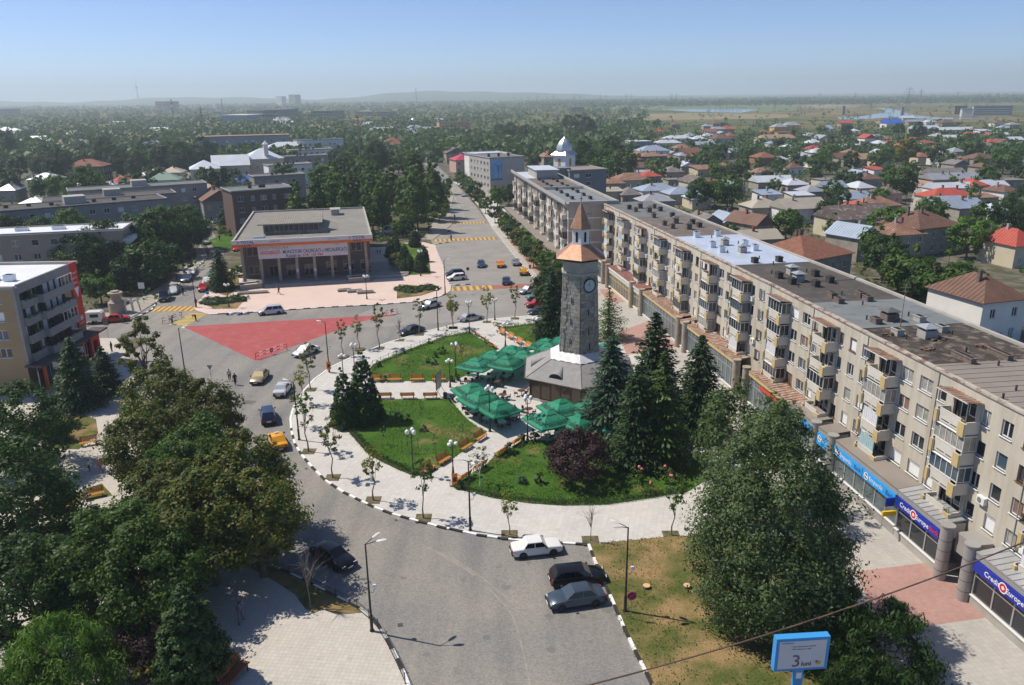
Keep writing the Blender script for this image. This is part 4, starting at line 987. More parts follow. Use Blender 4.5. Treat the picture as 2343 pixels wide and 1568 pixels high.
for x in range(6,64,5):chimney(lg,(x,6+random.uniform(-2,2),12.05),1.0,.7,.6,'dark')
for z in(3,6,9):MB().box(68.001,69.3,2,11,z-.1,z+.85).build('balcony',M_TAN,lg)
for i, (x,y,L)in enumerate(((-128,216,34),(-134,240,40))):
 l2 = flats(('grey flat-roofed slab just behind the long grey apartment slab','grey flat-roofed slab farthest back of the three on the left')[i],(x,y,0),RAD(30),L,11,11.5,4,M_GREYC,(M_FELTB,M_FELT)[i],3.4)
 MB().box(L*.45,L*.45+4.5,3.5,8.5,11.55,13.4).build('lift_house',M_CONC,l2)
gf = flats('grey block with lift tower between the church and the tan avenue block',(19.6,260.5,0),RAD(18),13.2,14,14.0,5,mat('blue_grey_render',(.215,.225,.24),.9,var=.06,scale=.4,fine=.1),M_FELTP,4.2,2.0)
MB().box(-4,1.2,2,9,0,14.9).build('stair_tower',MATS['blue_grey_render'],gf)
MB().box(-10,-4,3,12,0,13.6).build('annex',MATS['blue_grey_render'],gf)
wb = block('apartment_block','grey apartment block with a blue wind turbine poster on its end wall',(-7.6,305.5,0),RAD(24),14.6,22,15.0,mat('pale_grey_render',(.42,.40,.37),.9,var=.06,scale=.3,fine=.1),front=[(x,z,.6,.6,'one',M_CONC)for z in(4.5,7.2,9.8,12.4)for x in(7.6,10.2)],left=[(x,z,1.6,1.3,'two')for z in(4,6.7,9.4,12.1)for x in(2.5,6,9.5,13,16.5,19.8)],roof=M_FELT,over=.2,par=.3)
po = MB().box(.35,5.1,-.12,-.01,6.6,14.4).build('poster',mat('poster_sky',(.16,.38,.62),.5,var=.3,scale=.25),wb)
mb = MB(); mb.box(3.3,3.45,-.135,-.125,7.4,11.8)
for a in(.35,2.4,4.5):mb.tube((3.37,-.13,11.7),(3.37+1.7*math.cos(a),-.13,11.7+1.7*math.sin(a)),.12,.03,4)
mb.build('poster_turbine',M_DARK,po)
MB().box(.35,5.1,-.13,-.121,6.6,7.3).build('poster_city',mat('poster_blue',(.06,.16,.34),.5),po)
for i in range(6):chimney(wb,(2+i*2.1,6+(i%2)*5,15.05),.8,.7,.8,'dark')
flats('cream flats with a white metal roof beyond the turbine poster block',(-13.5,338,0),RAD(24),15,16,14.0,5,M_WHITEW,M_METALW,3.4,over=.6)
flats('low cream shop building beside the turbine poster block',(-12.2,326,0),RAD(24),5,12,9.0,3,M_WHITEW,M_METAL,2.4)
for i, (x,y,L,h,m,lab)in enumerate(((-95,295,19,10,M_GREYC,'nearest of the low grey flats stepping back left of the poplars'),(-104,344,19,10,M_WHITEW,'pale low flats, second of the rows stepping back left of the poplars'),(-113,394,24,10,M_GREYC,'low grey flats, third of the rows stepping back left of the poplars'),(-121,444,24,10,M_WHITEW,'pale flats, fourth of the rows stepping back left of the poplars'),(-134,508,30,12,M_WHITEW,'white flats farthest of the rows stepping back left of the poplars'))):
 o = flats(lab,(x,y,0),RAD(29),L,10,h,3,m,(M_FELT,M_FELTP)[i%2],3.2)
 for j in range(3):chimney(o,(L*.4+j*2,4+j%2*2,h),.9,.8,.8,'dark')
big = flats('very long grey public building with rusty roof far behind the school',(-204,527,0),RAD(20),58,16,14.0,3,mat('pale_stucco',(.40,.38,.36),.9,var=.08,scale=.2),mat('rusty_metal_roof',(.36,.24,.17),.8,var=.2,scale=.1),4.0,1.5,over=.8)
flats('white and orange striped school building far up the avenue',(g('B',1780,500,11).x,g('B',1780,500,11).y,0),RAD(16),34,14,11.0,4,mat('orange_wall',(.55,.32,.12),.9,var=.08,scale=.2),M_FELT,2.6,1.6,sty=('two',))
# pitched-roof houses
ROOFM = dict(zinc=M_METAL,white=M_METALW,blue=mat('blue_zinc',(.40,.47,.57),.45,metal=.4,var=.1,scale=.3),brown=mat('brown_sheet',(.155,.085,.06),.7,var=.18,scale=.5),dark=mat('weathered_sheet',(.13,.10,.085),.75,var=.2,scale=.5,col2=(.30,.29,.285),k2=(.56,.64)),rust=mat('rust_sheet',(.245,.135,.09),.8,var=.22,scale=.5,col2=(.34,.27,.21),k2=(.55,.7)),red=mat('red_sheet',(.40,.075,.05),.65,var=.12,scale=.4),crimson=mat('crimson_sheet',(.44,.045,.075),.55,var=.08,scale=.4),terracotta=mat('terracotta_tile',(.25,.11,.07),.85,var=.22,scale=1.2,fine=.25),tan=mat('tan_tile',(.36,.25,.165),.85,var=.15,scale=1.0,fine=.2),green=mat('green_sheet',(.18,.27,.215),.55,var=.08,scale=.4),bright_blue=mat('cobalt_sheet',(.035,.13,.52),.5,var=.08),grey=mat('grey_tile',(.20,.19,.18),.85,var=.2,scale=.6,fine=.2),beige=mat('beige_sheet',(.40,.36,.30),.6,metal=.2,var=.1,scale=.3))
WALLM = dict(white=M_WHITEW,cream=mat('cream_wall',(.56,.50,.37),.9,var=.07,scale=.3),grey=M_GREYC,brick=mat('house_brick',(.30,.16,.10),.9,var=.15,scale=.8),stone=mat('rough_render',(.36,.33,.28),.95,var=.2,scale=.5,fine=.2),orange=mat('orange_render',(.62,.33,.10),.9,var=.06),dark=mat('dark_house_wall',(.14,.11,.09),.9,var=.15,scale=.5),pink=mat('pink_wall',(.55,.36,.30),.9,var=.07))
COLN = dict(zinc='grey zinc',white='white metal',blue='pale blue zinc',brown='brown metal',dark='weathered dark metal',rust='rusty',red='red',crimson='crimson',terracotta='terracotta tile',tan='tan tile',green='green metal',bright_blue='bright blue',grey='grey',beige='beige metal')
HOUSES = []
def roof_mesh(w,d,z,rh,typ,ov=.45,th=.1,seam=0.0,m=None):
 mb = MB(); x0, x1, y0, y1 = -ov, w+ov, -ov, d+ov
 al = w>=d
 if typ=='hip':
  if al:r1, r2 = (x0+(y1-y0)/2,(y0+y1)/2), (x1-(y1-y0)/2,(y0+y1)/2)
  else:r1, r2 = ((x0+x1)/2,y0+(x1-x0)/2), ((x0+x1)/2,y1-(x1-x0)/2)
 elif typ=='gable':
  if al:r1, r2 = (x0,(y0+y1)/2), (x1,(y0+y1)/2)
  else:r1, r2 = ((x0+x1)/2,y0), ((x0+x1)/2,y1)
 else:
  mb.add([(x0,y0,z),(x1,y0,z),(x1,y1,z+rh*.5),(x0,y1,z+rh*.5),(x0,y0,z+th),(x1,y0,z+th),(x1,y1,z+rh*.5+th),(x0,y1,z+rh*.5+th)],[(3,2,1,0),(4,5,6,7),(0,1,5,4),(1,2,6,5),(2,3,7,6),(3,0,4,7)])
  return mb, None
 A, B, C, D_ = (x0,y0,z), (x1,y0,z), (x1,y1,z), (x0,y1,z); R1, R2 = (*r1,z+rh), (*r2,z+rh)
 planes = [(A,B,R2,R1),(B,C,R2),(C,D_,R1,R2),(D_,A,R1)]if al else[(A,B,R1),(B,C,R2,R1),(C,D_,R2),(D_,A,R1,R2)]
 for P in planes:mb.poly(P)
 dn = lambda p:(p[0],p[1],p[2]-th)
 for p, q_ in((A,B),(B,C),(C,D_),(D_,A)):mb.quad(dn(p),dn(q_),q_,p)
 mb.poly([dn(D_),dn(C),dn(B),dn(A)])
 sm = None
 if seam:
  sm = MB()
  for P in planes:
   P = [Vector(p)for p in P]; e = P[1]-P[0]; Le = e.length; e.normalize(); n = (P[1]-P[0]).cross(P[2]-P[0]).normalized(); up = n.cross(e)
   if len(P)==3 and typ=='gable':continue
   k = int(Le/seam); hmax = max((p-P[0]).dot(up)for p in P)
   ta = (P[-1]-P[0]).dot(e); tb = (P[2]-P[0]).dot(e)
   for i in range(1,k):
    s = Le*i/k
    h1 = hmax*min(1.0,s/ta if ta>.01 else 1.0,(Le-s)/(Le-tb)if Le-tb>.01 else 1.0)
    a = P[0]+e*s+n*.0; b = a+up*h1; o = e*.03; u = n*.06
    sm.add([a-o,a+o,a+o+u,a-o+u,b-o,b+o,b+o+u,b-o+u],[(0,1,2,3),(3,2,6,7),(1,5,6,2),(0,3,7,4)])
 return mb, sm
def house(k,x,y,wpx,d,eave,typ,rc,wc,rot=0,rh=None,nch=1,zone='r',wins=True,name='house',label=None):
 p = g(k,x,y,eave); dist = (p-Vector((0,0,H0))).dot(fv); w = wpx*dist/(F*3.87)/max(.5,math.cos(RAD(rot)))
 rz = RAD(rot); ex = Vector((math.cos(rz),math.sin(rz),0)); o = p-ex*(w/2); o.z = 0
 h = raw(name,None,None,o,rz); h['category'] = 'house'
 wm, rm = WALLM[wc], ROOFM[rc]
 rh = rh if rh is not None else min(w,d)*.27
 big_ = wpx>125 and wins
 nfl = 2 if eave>5 else 1
 def wl(L):
  if not big_:return[]
  n = max(1,int(L/3.0)); return[((i+.5)*L/n,z,1.05,1.45,'two')for i in range(n)for z in([.9]if nfl==1 else[.8,eave*.5+.75])]
 for s in 'frbl':
  Ls = w if s in 'fb' else d; Mx = SIDE[s](w,d)
  if s in 'fr' or(s=='l' and rot<-5):facade(h,Mx,Ls,0,eave,[t_ for t_ in wl(Ls)if t_[1]+1.5<eave],wm,.14)
  else:
   mb = MB(); wall_into(mb,Mx,0,Ls,0,eave,[]); mb.build('wall',wm,h)
 if typ=='flat':
  r = MB().box(-.3,w+.3,-.3,d+.3,eave+.001,eave+.22).build('roof',rm,h); rh = .2
 else:
  near = dist<190 and rc not in('terracotta','tan','grey')
  mb, sm = roof_mesh(w,d,eave,rh,typ,seam=.75 if near else 0)
  r = mb.build('roof',rm,h)
  if sm:kind(sm.build('roof_seams',rm,r),'stuff')
  if typ=='gable':
   gm = MB(); al = w>=d
   if al:
    for X in(0,w):gm.poly([(X,0,eave),(X,d,eave),(X,d/2,eave+rh*.93)])
   else:
    for Y in(0,d):gm.poly([(0,Y,eave),(w,Y,eave),(w/2,Y,eave+rh*.93)])
   gm.build('gable_wall',wm,h)
 for i in range(nch):
  cx, cyy = w*random.uniform(.25,.75), d*random.uniform(.35,.65)
  chimney(r,(cx,cyy,eave+rh*.55),.55,.5,rh*.5+.6,random.choice(('red','brick','conc')))
 HOUSES.append(dict(o=h,rc=rc,wc=wc,typ=typ,zone=zone,px=pix((p.x,p.y,eave)),label=label,w=w,d=d,c=(p.x-math.sin(rz)*d/2,p.y+math.cos(rz)*d/2)))
 return h
random.seed(31)
for a in(('D',960,1352,560,11,5.2,'gable','dark','cream',14,3.2,3),('D',1600,1425,470,12,6.5,'hip','brown','stone',24,3.4,2),('D',1330,1492,330,9,5.5,'hip','rust','stone',14,2.6,2),('D',430,1262,400,10,4.5,'gable','beige','white',14,2.6,2),('D',80,1252,300,9,4,'hip','beige','stone',10,2.4,2),('D',50,1405,190,11,4.5,'gable','brown','stone',30,2.6,1),('D',390,1147,190,7,3.5,'shed','white','cream',6,1.0,0),('D',500,1112,180,8,3.4,'hip','zinc','stone',12),('D',350,1052,210,9,3.5,'hip','white','stone',12,2.2,2),('D',150,1027,330,9,3.4,'gable','white','stone',8,2.2,3),('D',640,1012,190,8,4,'flat','grey','cream',10),('D',705,1077,180,8,3.6,'gable','blue','brick',20,2.2),('D',915,967,150,8,3.5,'gable','blue','stone',10),('D',1010,1002,180,9,3.6,'hip','brown','stone',12),('D',1090,1240,380,9,4,'hip','rust','stone',12,2.4,3),('D',1690,1220,310,8,3.6,'gable','blue','white',8,2.0,1),('D',1890,1256,260,9,4,'gable','blue','stone',12,2.4,2),('D',1735,1162,430,10,3.5,'hip','red','cream',8,2.6,2),('D',2040,1166,170,7,3.4,'shed','rust','stone',6,1.4),('D',1745,1082,420,7,3.4,'gable','white','white',8,1.8,2),('D',1770,1002,500,9,3.6,'gable','zinc','pink',8,2.2,3),('D',1680,962,330,8,3.4,'gable','grey','stone',8,2.4,1),('D',1790,872,140,9,3.6,'gable','grey','stone',10),('D',2000,820,205,10,4.5,'hip','brown','stone',10,2.6),('D',930,826,190,10,4.2,'gable','tan','stone',20,2.6),('D',790,812,190,9,3.6,'gable','brown','stone',12),('D',80,812,170,11,4.5,'hip','terracotta','brick',12,2.8),('D',400,802,140,9,3.6,'hip','white','white',10),('D',540,767,150,9,3.6,'hip','white','stone',10),('D',505,737,140,8,4,'hip','crimson','cream',10),('D',270,722,95,8,4.2,'hip','white','white',8),('D',850,702,230,9,4,'flat','white','white',8),('D',985,640,110,9,6,'gable','red','white',10,2.6),('D',640,556,85,8,3.4,'gable','white','white',60,3.2),('D',190,540,120,10,6.5,'hip','zinc','orange',8,3),('D',300,525,140,10,6.5,'hip','zinc','orange',8,3),('D',170,642,350,10,4,'hip','tan','cream',8,2.8,1),('D',230,588,140,8,4.5,'flat','grey','orange',8),('D',1200,508,160,12,5,'gable','bright_blue','white',8,4.5,1),('D',1490,556,230,12,5,'gable','white','cream',6,2.6,0),('D',1690,567,190,12,4,'gable','white','cream',6,2.2,0),('D',1840,563,140,10,4,'gable','white','cream',6,2,0),('D',2005,576,110,9,4.5,'shed','white','white',4,2,0),('D',1680,502,130,12,5,'hip','brown','stone',8),('D',2140,505,110,10,4,'hip','brown','white',8),('D',1100,772,110,8,3.5,'gable','white','stone',10),('D',830,772,120,8,3.5,'hip','rust','stone',10),('D',1420,492,200,10,4,'gable','zinc','stone',6,2,0),('D',2150,612,150,9,4,'gable','white','white',6,1.8,0),('D',1730,637,160,9,4,'gable','white','cream',6,2,0),('D',2290,655,120,9,4,'gable','white','white',6,2,0),('D',2260,520,90,9,4,'hip','zinc','stone',6),('D',2120,1062,190,8,3.6,'gable','white','stone',10,2,1),('D',2230,1015,300,8,3.2,'flat','grey','stone',6)):house(*a)
for a in(('C',1590,752,260,11,6,'hip','blue','white',14,2.8,1),('C',1285,796,205,11,5,'hip','crimson','white',14,2.8,1),('C',1360,832,240,11,6,'hip','brown','dark',14,2.4,2),('C',1580,800,230,11,6,'hip','rust','dark',14,2.0,2),('C',1265,728,95,8,5,'hip','blue','grey',40,2.2,0),('C',1525,898,270,9,4,'gable','brown','cream',10,2.2,0),('C',1400,1010,300,10,4,'hip','rust','cream',12,2.6,2),('C',1560,978,170,9,3.6,'hip','red','stone',12,2),('C',1235,1040,180,9,3.6,'hip','rust','stone',10,2),('C',1225,1112,165,9,4.5,'shed','beige','cream',8,1),('C',1380,1142,170,8,3.5,'hip','grey','stone',10,2.4),('C',1640,1102,340,10,3.6,'hip','blue','white',12,2.2,1),('C',1890,1132,360,9,3.6,'hip','blue','cream',10,2.2,2),('C',1620,1198,290,9,3.6,'hip','zinc','stone',10,2.2,1),('C',1480,943,180,6,3.2,'shed','zinc','stone',8,1,0),('C',1950,772,140,10,4.8,'gable','terracotta','white',30,2.8),('C',2135,770,235,9,4,'gable','white','pink',8,2,1),('C',2200,642,170,11,6,'hip','brown','cream',14,2.6),('C',2270,620,80,9,5.5,'hip','terracotta','cream',14,2.4),('C',1800,642,250,10,4,'hip','white','white',8,2.2,2),('C',1985,648,120,9,4,'hip','white','stone',8),('C',1710,682,230,9,3.8,'hip','white','white',8,2,2),('C',2070,622,110,9,4,'hip','white','white',8),('C',2040,697,160,9,3.8,'gable','blue','stone',8,2),('C',1840,727,150,9,3.8,'hip','rust','stone',10),('C',1950,812,110,8,3.6,'gable','terracotta','stone',10),('C',2150,512,110,10,5,'hip','brown','stone',10),('C',1775,518,70,9,4,'hip','terracotta','stone',8),('C',665,806,130,11,7,'hip','rust','stone',12,3),('C',2090,1388,200,9,4,'gable','grey','stone',14,2.2),('C',2290,1382,200,9,4,'gable','blue','stone',14,2.2),('C',2290,1075,200,9,3.8,'gable','blue','stone',14,2),('C',1790,1010,180,7,3.2,'flat','grey','stone',8),('C',1460,670,190,12,7,'flat','white','grey',10),('C',1000,850,110,9,3.6,'hip','rust','cream',10),('C',915,720,110,10,6,'flat','white','white',10),('C',1350,720,150,9,4,'hip','rust','stone',10,2,1)):house(*a)
for a in(('L',1720,285,560,13,6.8,'hip','terracotta','stone',32,3.4,3),('L',2080,110,260,9,5.5,'gable','blue','stone',30,2.6,2),('L',1150,130,330,8,4,'gable','beige','stone',10,1.8,1),('M',2180,205,470,11,6.8,'hip','brown','white',16,3.2,1),('M',1800,40,420,10,4,'flat','dark','stone',8),('D',2380,1590,260,10,5,'hip','red','cream',14,3.2,1)):house(*a)
for a in(('A',735,892,310,13,7,'hip','terracotta','dark',8,3.2,1),('A',1320,972,220,10,5,'hip','white','cream',8,2.6,1),('A',1510,945,180,10,6,'hip','beige','cream',10,2.4,1),('A',1440,1012,260,10,6,'hip','green','cream',14,2.8,1),('A',1050,1042,220,10,4.5,'hip','red','cream',10,2.8,1),('A',1190,1032,130,9,4.5,'hip','crimson','cream',10,2.6),('A',940,1087,210,9,4.5,'hip','blue','white',10,2.4,1),('A',700,1072,130,9,4.5,'hip','white','cream',8,2.2),('A',370,1005,240,10,5.5,'hip','white','grey',8,2.4,1),('A',50,1102,150,10,4.5,'hip','zinc','stone',8,2.2),('A',260,1244,280,10,5,'hip','white','stone',8,2.6,1),('A',610,1060,110,9,5,'hip','brown','brick',8),('A',2165,1022,175,9,6.5,'hip','bright_blue','white',18,2.4,1),('A',1950,1190,260,13,7,'gable','brown','grey',28,3.2,2),('A',1880,1125,170,10,6,'gable','tan','stone',28,2.6),('B',1055,890,130,10,5,'hip','grey','white',12,3),('B',1370,692,190,13,6.5,'hip','terracotta','stone',12,4.2,1),('B',1300,737,130,10,5,'hip','terracotta','stone',12,2.6),('B',1975,710,170,10,5,'hip','terracotta','stone',14,2.6),('B',1930,772,170,12,6,'gable','dark','stone',14,3),('B',2010,832,160,11,6.5,'hip','crimson','pink',22,2.6,1),('B',1905,640,70,10,6,'hip','grey','stone',12)):house(*a,zone='l')
house('A',1815,912,225,13,8.5,'hip','white','cream',22,3.4,0,'l',label='cream school wing with hipped zinc roof nearest the left street',name='school_wing')
house('A',2045,882,290,14,8.5,'gable','white','cream',20,4.4,0,'l',label='long cream school wing with dormered zinc roof',name='school_wing')
sw = house('B',235,822,300,16,10.5,'hip','white','cream',24,4.5,0,'l',label='tall cream school hall with zinc roof and small bell turret',name='school_hall')
MB().box(9,11,1,3,12.5,17).lathe([(1.9,17),(.05,18.6)],4,(10,2,0),rot=math.pi/4).build('bell_turret',M_WHITEW,sw)
house('B',420,722,300,14,9,'hip','white','cream',20,3.0,0,'l',label='wide pale building with bright zinc roof behind the school hall')
for i in range(64):
 kk = 'A' if i<40 else 'B'; x, y = (random.uniform(20,1900),random.uniform(500,770))if i<40 else(random.uniform(250,1850),random.uniform(470,600))
 house(kk,x,y,random.uniform(70,170),random.uniform(9,14),4,random.choice(('gable','hip')),random.choice(('white','blue','rust','tan','zinc')),random.choice(('white','stone','cream')),random.uniform(-5,15),None,0,'f',False)
for i in range(92):
 k = random.choice('DDDC'); x, y = random.uniform(30,2300), random.uniform(460,860)
 if k=='C':x, y = random.uniform(1300,2300), random.uniform(520,900)
 if any((h['px'][0]-q(k,x,y)[0])**2+4*(h['px'][1]-q(k,x,y)[1])**2<420 for h in HOUSES):continue
 house(k,x,y,random.uniform(60,130),random.uniform(8,11),random.uniform(3.4,4.2),random.choice(('gable','hip','hip')),random.choice(('white','zinc','blue','rust','terracotta','white','white','red','brown','zinc')),random.choice(('white','stone','cream')),random.uniform(0,16),None,random.choice((0,1)),'v',False)
for i in range(150):
 if i%2:k, x, y = 'D', random.uniform(-20,2300), random.uniform(620,1300)
 else:k, x, y = 'C', random.uniform(1200,2320), random.uniform(640,1180)
 X0, Y0 = q(k,x,y)
 if any((h['px'][0]-X0)**2+5*(h['px'][1]-Y0)**2<(500 if y<800 else 1500)for h in HOUSES):continue
 if k=='D' and 1280<x<1600 and y>860:continue
 house(k,x,y,70+(y-500)*.14+random.uniform(-10,40),random.uniform(7,10),random.uniform(3.2,4.0),random.choice(('gable','hip','hip','shed')),random.choice(('white','zinc','blue','rust','white','dark','red','brown','zinc','beige','grey')),random.choice(('white','stone','cream','pink')),random.uniform(4,18),None,random.choice((0,1,2)),'m',y>900)
zn = dict(m='in the packed quarter',r='behind the long beige block',l='left of the avenue',f='far off on the left',v='towards the river')
from collections import defaultdict
_grp = defaultdict(list)
for h in HOUSES:
 if h['label']:h['o']['label'] = h['label']
 else:_grp[(h['zone'],h['rc'])].append(h)
for(z,rc), hs in _grp.items():
 hs.sort(key=lambda h:h['px'][0])
 for i, h in enumerate(hs):
  w = {'hip':'hipped','gable':'gabled','shed':'lean-to','flat':'flat'}[h['typ']]
  if len(hs)==1:t = f"{COLN[rc]} roofed house, the only such roof {zn[z]}"
  else:t = f"{COLN[rc]} roofed house, {ordinal(i)} such roof from left {zn[z]}"
  h['o']['label'] = t; h['o']['group'] = 'houses '+zn[z]
# church tower
cz = Vector((19.6,287.5,0)); chn = thing('church','white church belfry with silver bell-shaped dome behind grey flats','church',cz,RAD(47))
M_CHW = mat('church_white',(.76,.77,.80),.8,var=.03)
M_DOME = mat('dome_zinc',(.55,.56,.58),.35,metal=.6,var=.12,scale=.7)
s = 2.75
mb = MB(); mb.box(-s,s,-s,s,0,17.3); mb.build('belfry',M_CHW,chn)
for a in range(4):
 M_ = RZ(a*math.pi/2); v = [(-.6,-s-.02,13.4)]+[(.6,-s-.02,13.4)]+[(.6*math.cos(t*math.pi/8),-s-.02,15.6+.6*math.sin(t*math.pi/8))for t in range(9)]
 MB().poly([M_@Vector(p)for p in v]).build('arched_window',mat('church_ochre',(.45,.25,.06),.7),chn)
 MB().tube(M_@Vector((s,-s,12)),M_@Vector((s,-s,17.2)),.08,n=6).build('corner_moulding',M_CHW,chn)
mb = MB(); mb.lathe([(5.0,17.3),(3.6,18.3),(3.3,18.6)],4,rot=math.pi/4); mb.build('eave_roof',M_DOME,chn)
mb = MB(); mb.lathe([(2.9,18.55),(3.0,19.2),(2.75,20.3),(2.2,21.4),(1.3,22.4),(.5,23.1),(.15,23.7)],8,rot=math.pi/8); mb.build('dome',M_DOME,chn,smooth=25)
MB().box(-.06,.06,-.06,.06,23.6,25.2).box(-.4,.4,-.06,.06,24.5,24.62).build('cross',M_DOME,chn)
mb, _ = roof_mesh(9,20,9,3,'hip'); o = mb.build('nave_roof',M_METAL,chn,(2.8,-4.5,0)); MB().box(2.8,11.8,-4.5,15.5,0,9).build('nave',M_CHW,chn)
# clock tower and its pavilion
TC = Vector((8.85,98.2,0)); NA = RAD(-92.5)
def hexp(r,z,k):a = NA+k*math.pi/3; return Vector((r*math.cos(a),r*math.sin(a),z))
M_MORTAR = mat('tower_mortar',(.24,.225,.195),.95,var=.15,scale=1.5)
ST = [mat('tower_stone_%s'%n,c,.9,var=.2,scale=2.2,fine=.22,bump=.4,bscale=8)for n,c in(('grey',(.37,.35,.305)),('pale',(.47,.44,.375)),('tan',(.40,.34,.25)),('dark',(.27,.255,.225)))]
M_COPPER = mat('copper_shingle',(.36,.20,.125),.5,metal=.25,var=.25,scale=1.6,col2=(.30,.15,.09),k2=(.5,.7),bump=.25,bscale=9)
CT = thing('clock_tower','tall six-sided stone clock tower with copper roof and white lantern','tower',TC,0)
zb, zt, rb_, rt_ = 0.0, 16.3, 3.02, 2.36
mb = MB(); mb.lathe([(rb_,zb),(rt_,zt)],6,rot=NA); mb.build('shaft',M_MORTAR,CT)
def rad(z):return rb_+(rt_-rb_)*(z-zb)/(zt-zb)
random.seed(9)
cube = [MB().box(-.5,.5,-.5,.5,-.5,.5).mesh('stone',m)for m in ST]
rest = MB(); nst = 0
for k in range(6):
 vis = k in(0,5)
 z = 5.75 if vis else 5.8
 while z<zt-.2:
  h = min(random.uniform(.36,.56),zt-.03-z)
  a, b = hexp(rad(z+h/2),z+h/2,k), hexp(rad(z+h/2),z+h/2,k+1); L = (b-a).length; ex = (b-a).normalized()
  up = (hexp(rad(z+h),z+h,k)+hexp(rad(z+h),z+h,k+1)-hexp(rad(z),z,k)-hexp(rad(z),z,k+1)).normalized(); n = ex.cross(up)
  edges = [0.0];
  while edges[-1]<L-.35:edges.append(min(L,edges[-1]+random.uniform(.34,.68)))
  edges[-1] = L
  for i in range(len(edges)-1):
   w = edges[i+1]-edges[i]; border = i==0 or i==len(edges)-2 or z>15.6
   pr = random.uniform(.05,.09)+(.06 if border else 0)
   c = a+ex*((edges[i]+edges[i+1])/2)+n*(pr/2-.03)
   M_ = Matrix(((ex.x,n.x,up.x,c.x),(ex.y,n.y,up.y,c.y),(ex.z,n.z,up.z,c.z),(0,0,0,1)))@Matrix.Diagonal((w-.035,pr+.06,h-.035,1))
   if vis and nst<300:
    raw('stone',cube[random.choice((0,0,0,1,2,3))],CT,mw=M_); nst+=1
   else:rest.box(-.5,.5,-.5,.5,-.5,.5,random.choice((0,0,1,2,3)),M_)
  z+=h
kind(rest.build('stone_facing',ST,CT),'stuff')
def slit(k,u,z,w=.1,h=.8):
 a, b = hexp(rad(z),z,k), hexp(rad(z),z,k+1); ex = (b-a).normalized(); n = ex.cross(Vector((0,0,1))); c = a.lerp(b,u)+n*.13
 MB().box(-w/2,w/2,-.03,.03,-h/2,h/2,T=Matrix.Translation(c)@RZ(math.atan2(ex.y,ex.x))).build('slit_window',M_DARK,CT)
for k, u, z in((5,.5,13.0),(5,.5,10.2),(5,.48,7.6),(0,.45,11.4),(0,.46,8.8),(0,.5,6.9)):slit(k,u,z)
M_TCON = mat('tower_ashlar',(.39,.365,.32),.9,var=.12,scale=1.2,fine=.15)
mb = MB(); mb.lathe([(2.42,16.05),(2.62,16.2),(2.72,16.35),(2.72,16.5),(2.52,16.55),(2.5,17.75),(2.6,17.8),(2.6,17.9),(2.0,17.91)],6,rot=NA); mb.build('parapet',M_TCON,CT)
mb = MB(); mb.lathe([(2.2,17.9),(2.2,18.6)],6,rot=NA); mb.build('bell_chamber',M_DARK,CT)
for k in range(6):
 for u in(0,.33,.66):
  p = hexp(2.42,0,k).lerp(hexp(2.42,0,k+1),u); MB().box(p.x-.06,p.x+.06,p.y-.06,p.y+.06,17.91,18.5).build('post',M_WOODF,CT)
mb = MB(); mb.lathe([(3.55,18.3),(3.55,18.36),(1.3,19.95),(1.0,19.96)],6,rot=NA); mb.build('copper_roof',M_COPPER,CT)
mb = MB(); mb.lathe([(1.22,19.85),(1.2,21.95)],6,rot=NA); mb.build('lantern',M_WHITEW,CT)
for k in range(6):
 a, b = hexp(1.22,0,k), hexp(1.22,0,k+1); ex = (b-a).normalized(); n = ex.cross(Vector((0,0,1))); c = a.lerp(b,.5)+n*.012
 pts = [c-ex*.16+Vector((0,0,20.25)),c+ex*.16+Vector((0,0,20.25))]+[c+ex*(.16*math.cos(t*math.pi/6))+Vector((0,0,21.35+.2*math.sin(t*math.pi/6)))for t in range(7)]
 MB().poly(pts).build('arched_window',M_DARK,CT)
mb = MB(); mb.lathe([(1.48,21.85),(1.48,21.92),(.9,23.2),(.03,25.2)],6,rot=NA); mb.build('spire',M_COPPER,CT)
MB().box(-.04,.04,-.04,.04,25.1,25.9).box(-.2,.2,-.04,.04,25.5,25.58).build('cross',M_DARK,CT)
a, b = hexp(rad(14.9),14.9,0), hexp(rad(14.9),14.9,1); ex = (b-a).normalized(); n = ex.cross(Vector((0,0,1)))
MC_ = Matrix.Translation(a.lerp(b,.5)+n*.16)@frame((0,0,0),ex)
def disc(mb,r,z,n_=28,mi=0):mb.poly([(r*math.cos(2*math.pi*i/n_),r*math.sin(2*math.pi*i/n_),z)for i in range(n_)],mi)
mb = MB(); mb.lathe([(.92,-.1),(.92,.06),(.78,.06),(.78,.0)],28); o = mb.build('clock',M_DARK,CT); o.matrix_basis = MC_
mb = MB(); disc(mb,.78,.02); fc = mb.build('clock_face',mat('clock_face',(.42,.52,.55),.3,var=.12,scale=2),o)
mb = MB()
for i in range(12):
 t = i*math.pi/6; mb.cbox((.66*math.cos(t),.66*math.sin(t),.03),(.12,.03,.004),rz=t)
mb.cbox((-.25*math.cos(RAD(30)),.25*math.sin(RAD(30)),.035),(.58,.05,.004),rz=RAD(150)); mb.cbox((0,.2,.036),(.06,.4,.004)); mb.build('clock_hands',M_DARK,o)
PV = thing('cafe_pavilion','six-sided cafe pavilion with grey shingle roof wrapped round the tower foot','pavilion',TC,0)
M_SHING = mat('grey_shingle',(.31,.30,.30),.85,var=.13,scale=1.3,fine=.25,bump=.4,bscale=7)
M_BRONZE = mat('brown_frame',(.085,.05,.035),.6,var=.1)
M_BGLASS = mat('bronze_glass',(.10,.065,.035),.1,var=.35,scale=.9,spec=.6)
er, ez, ar, az_ = 8.15, 3.25, 3.05, 5.72
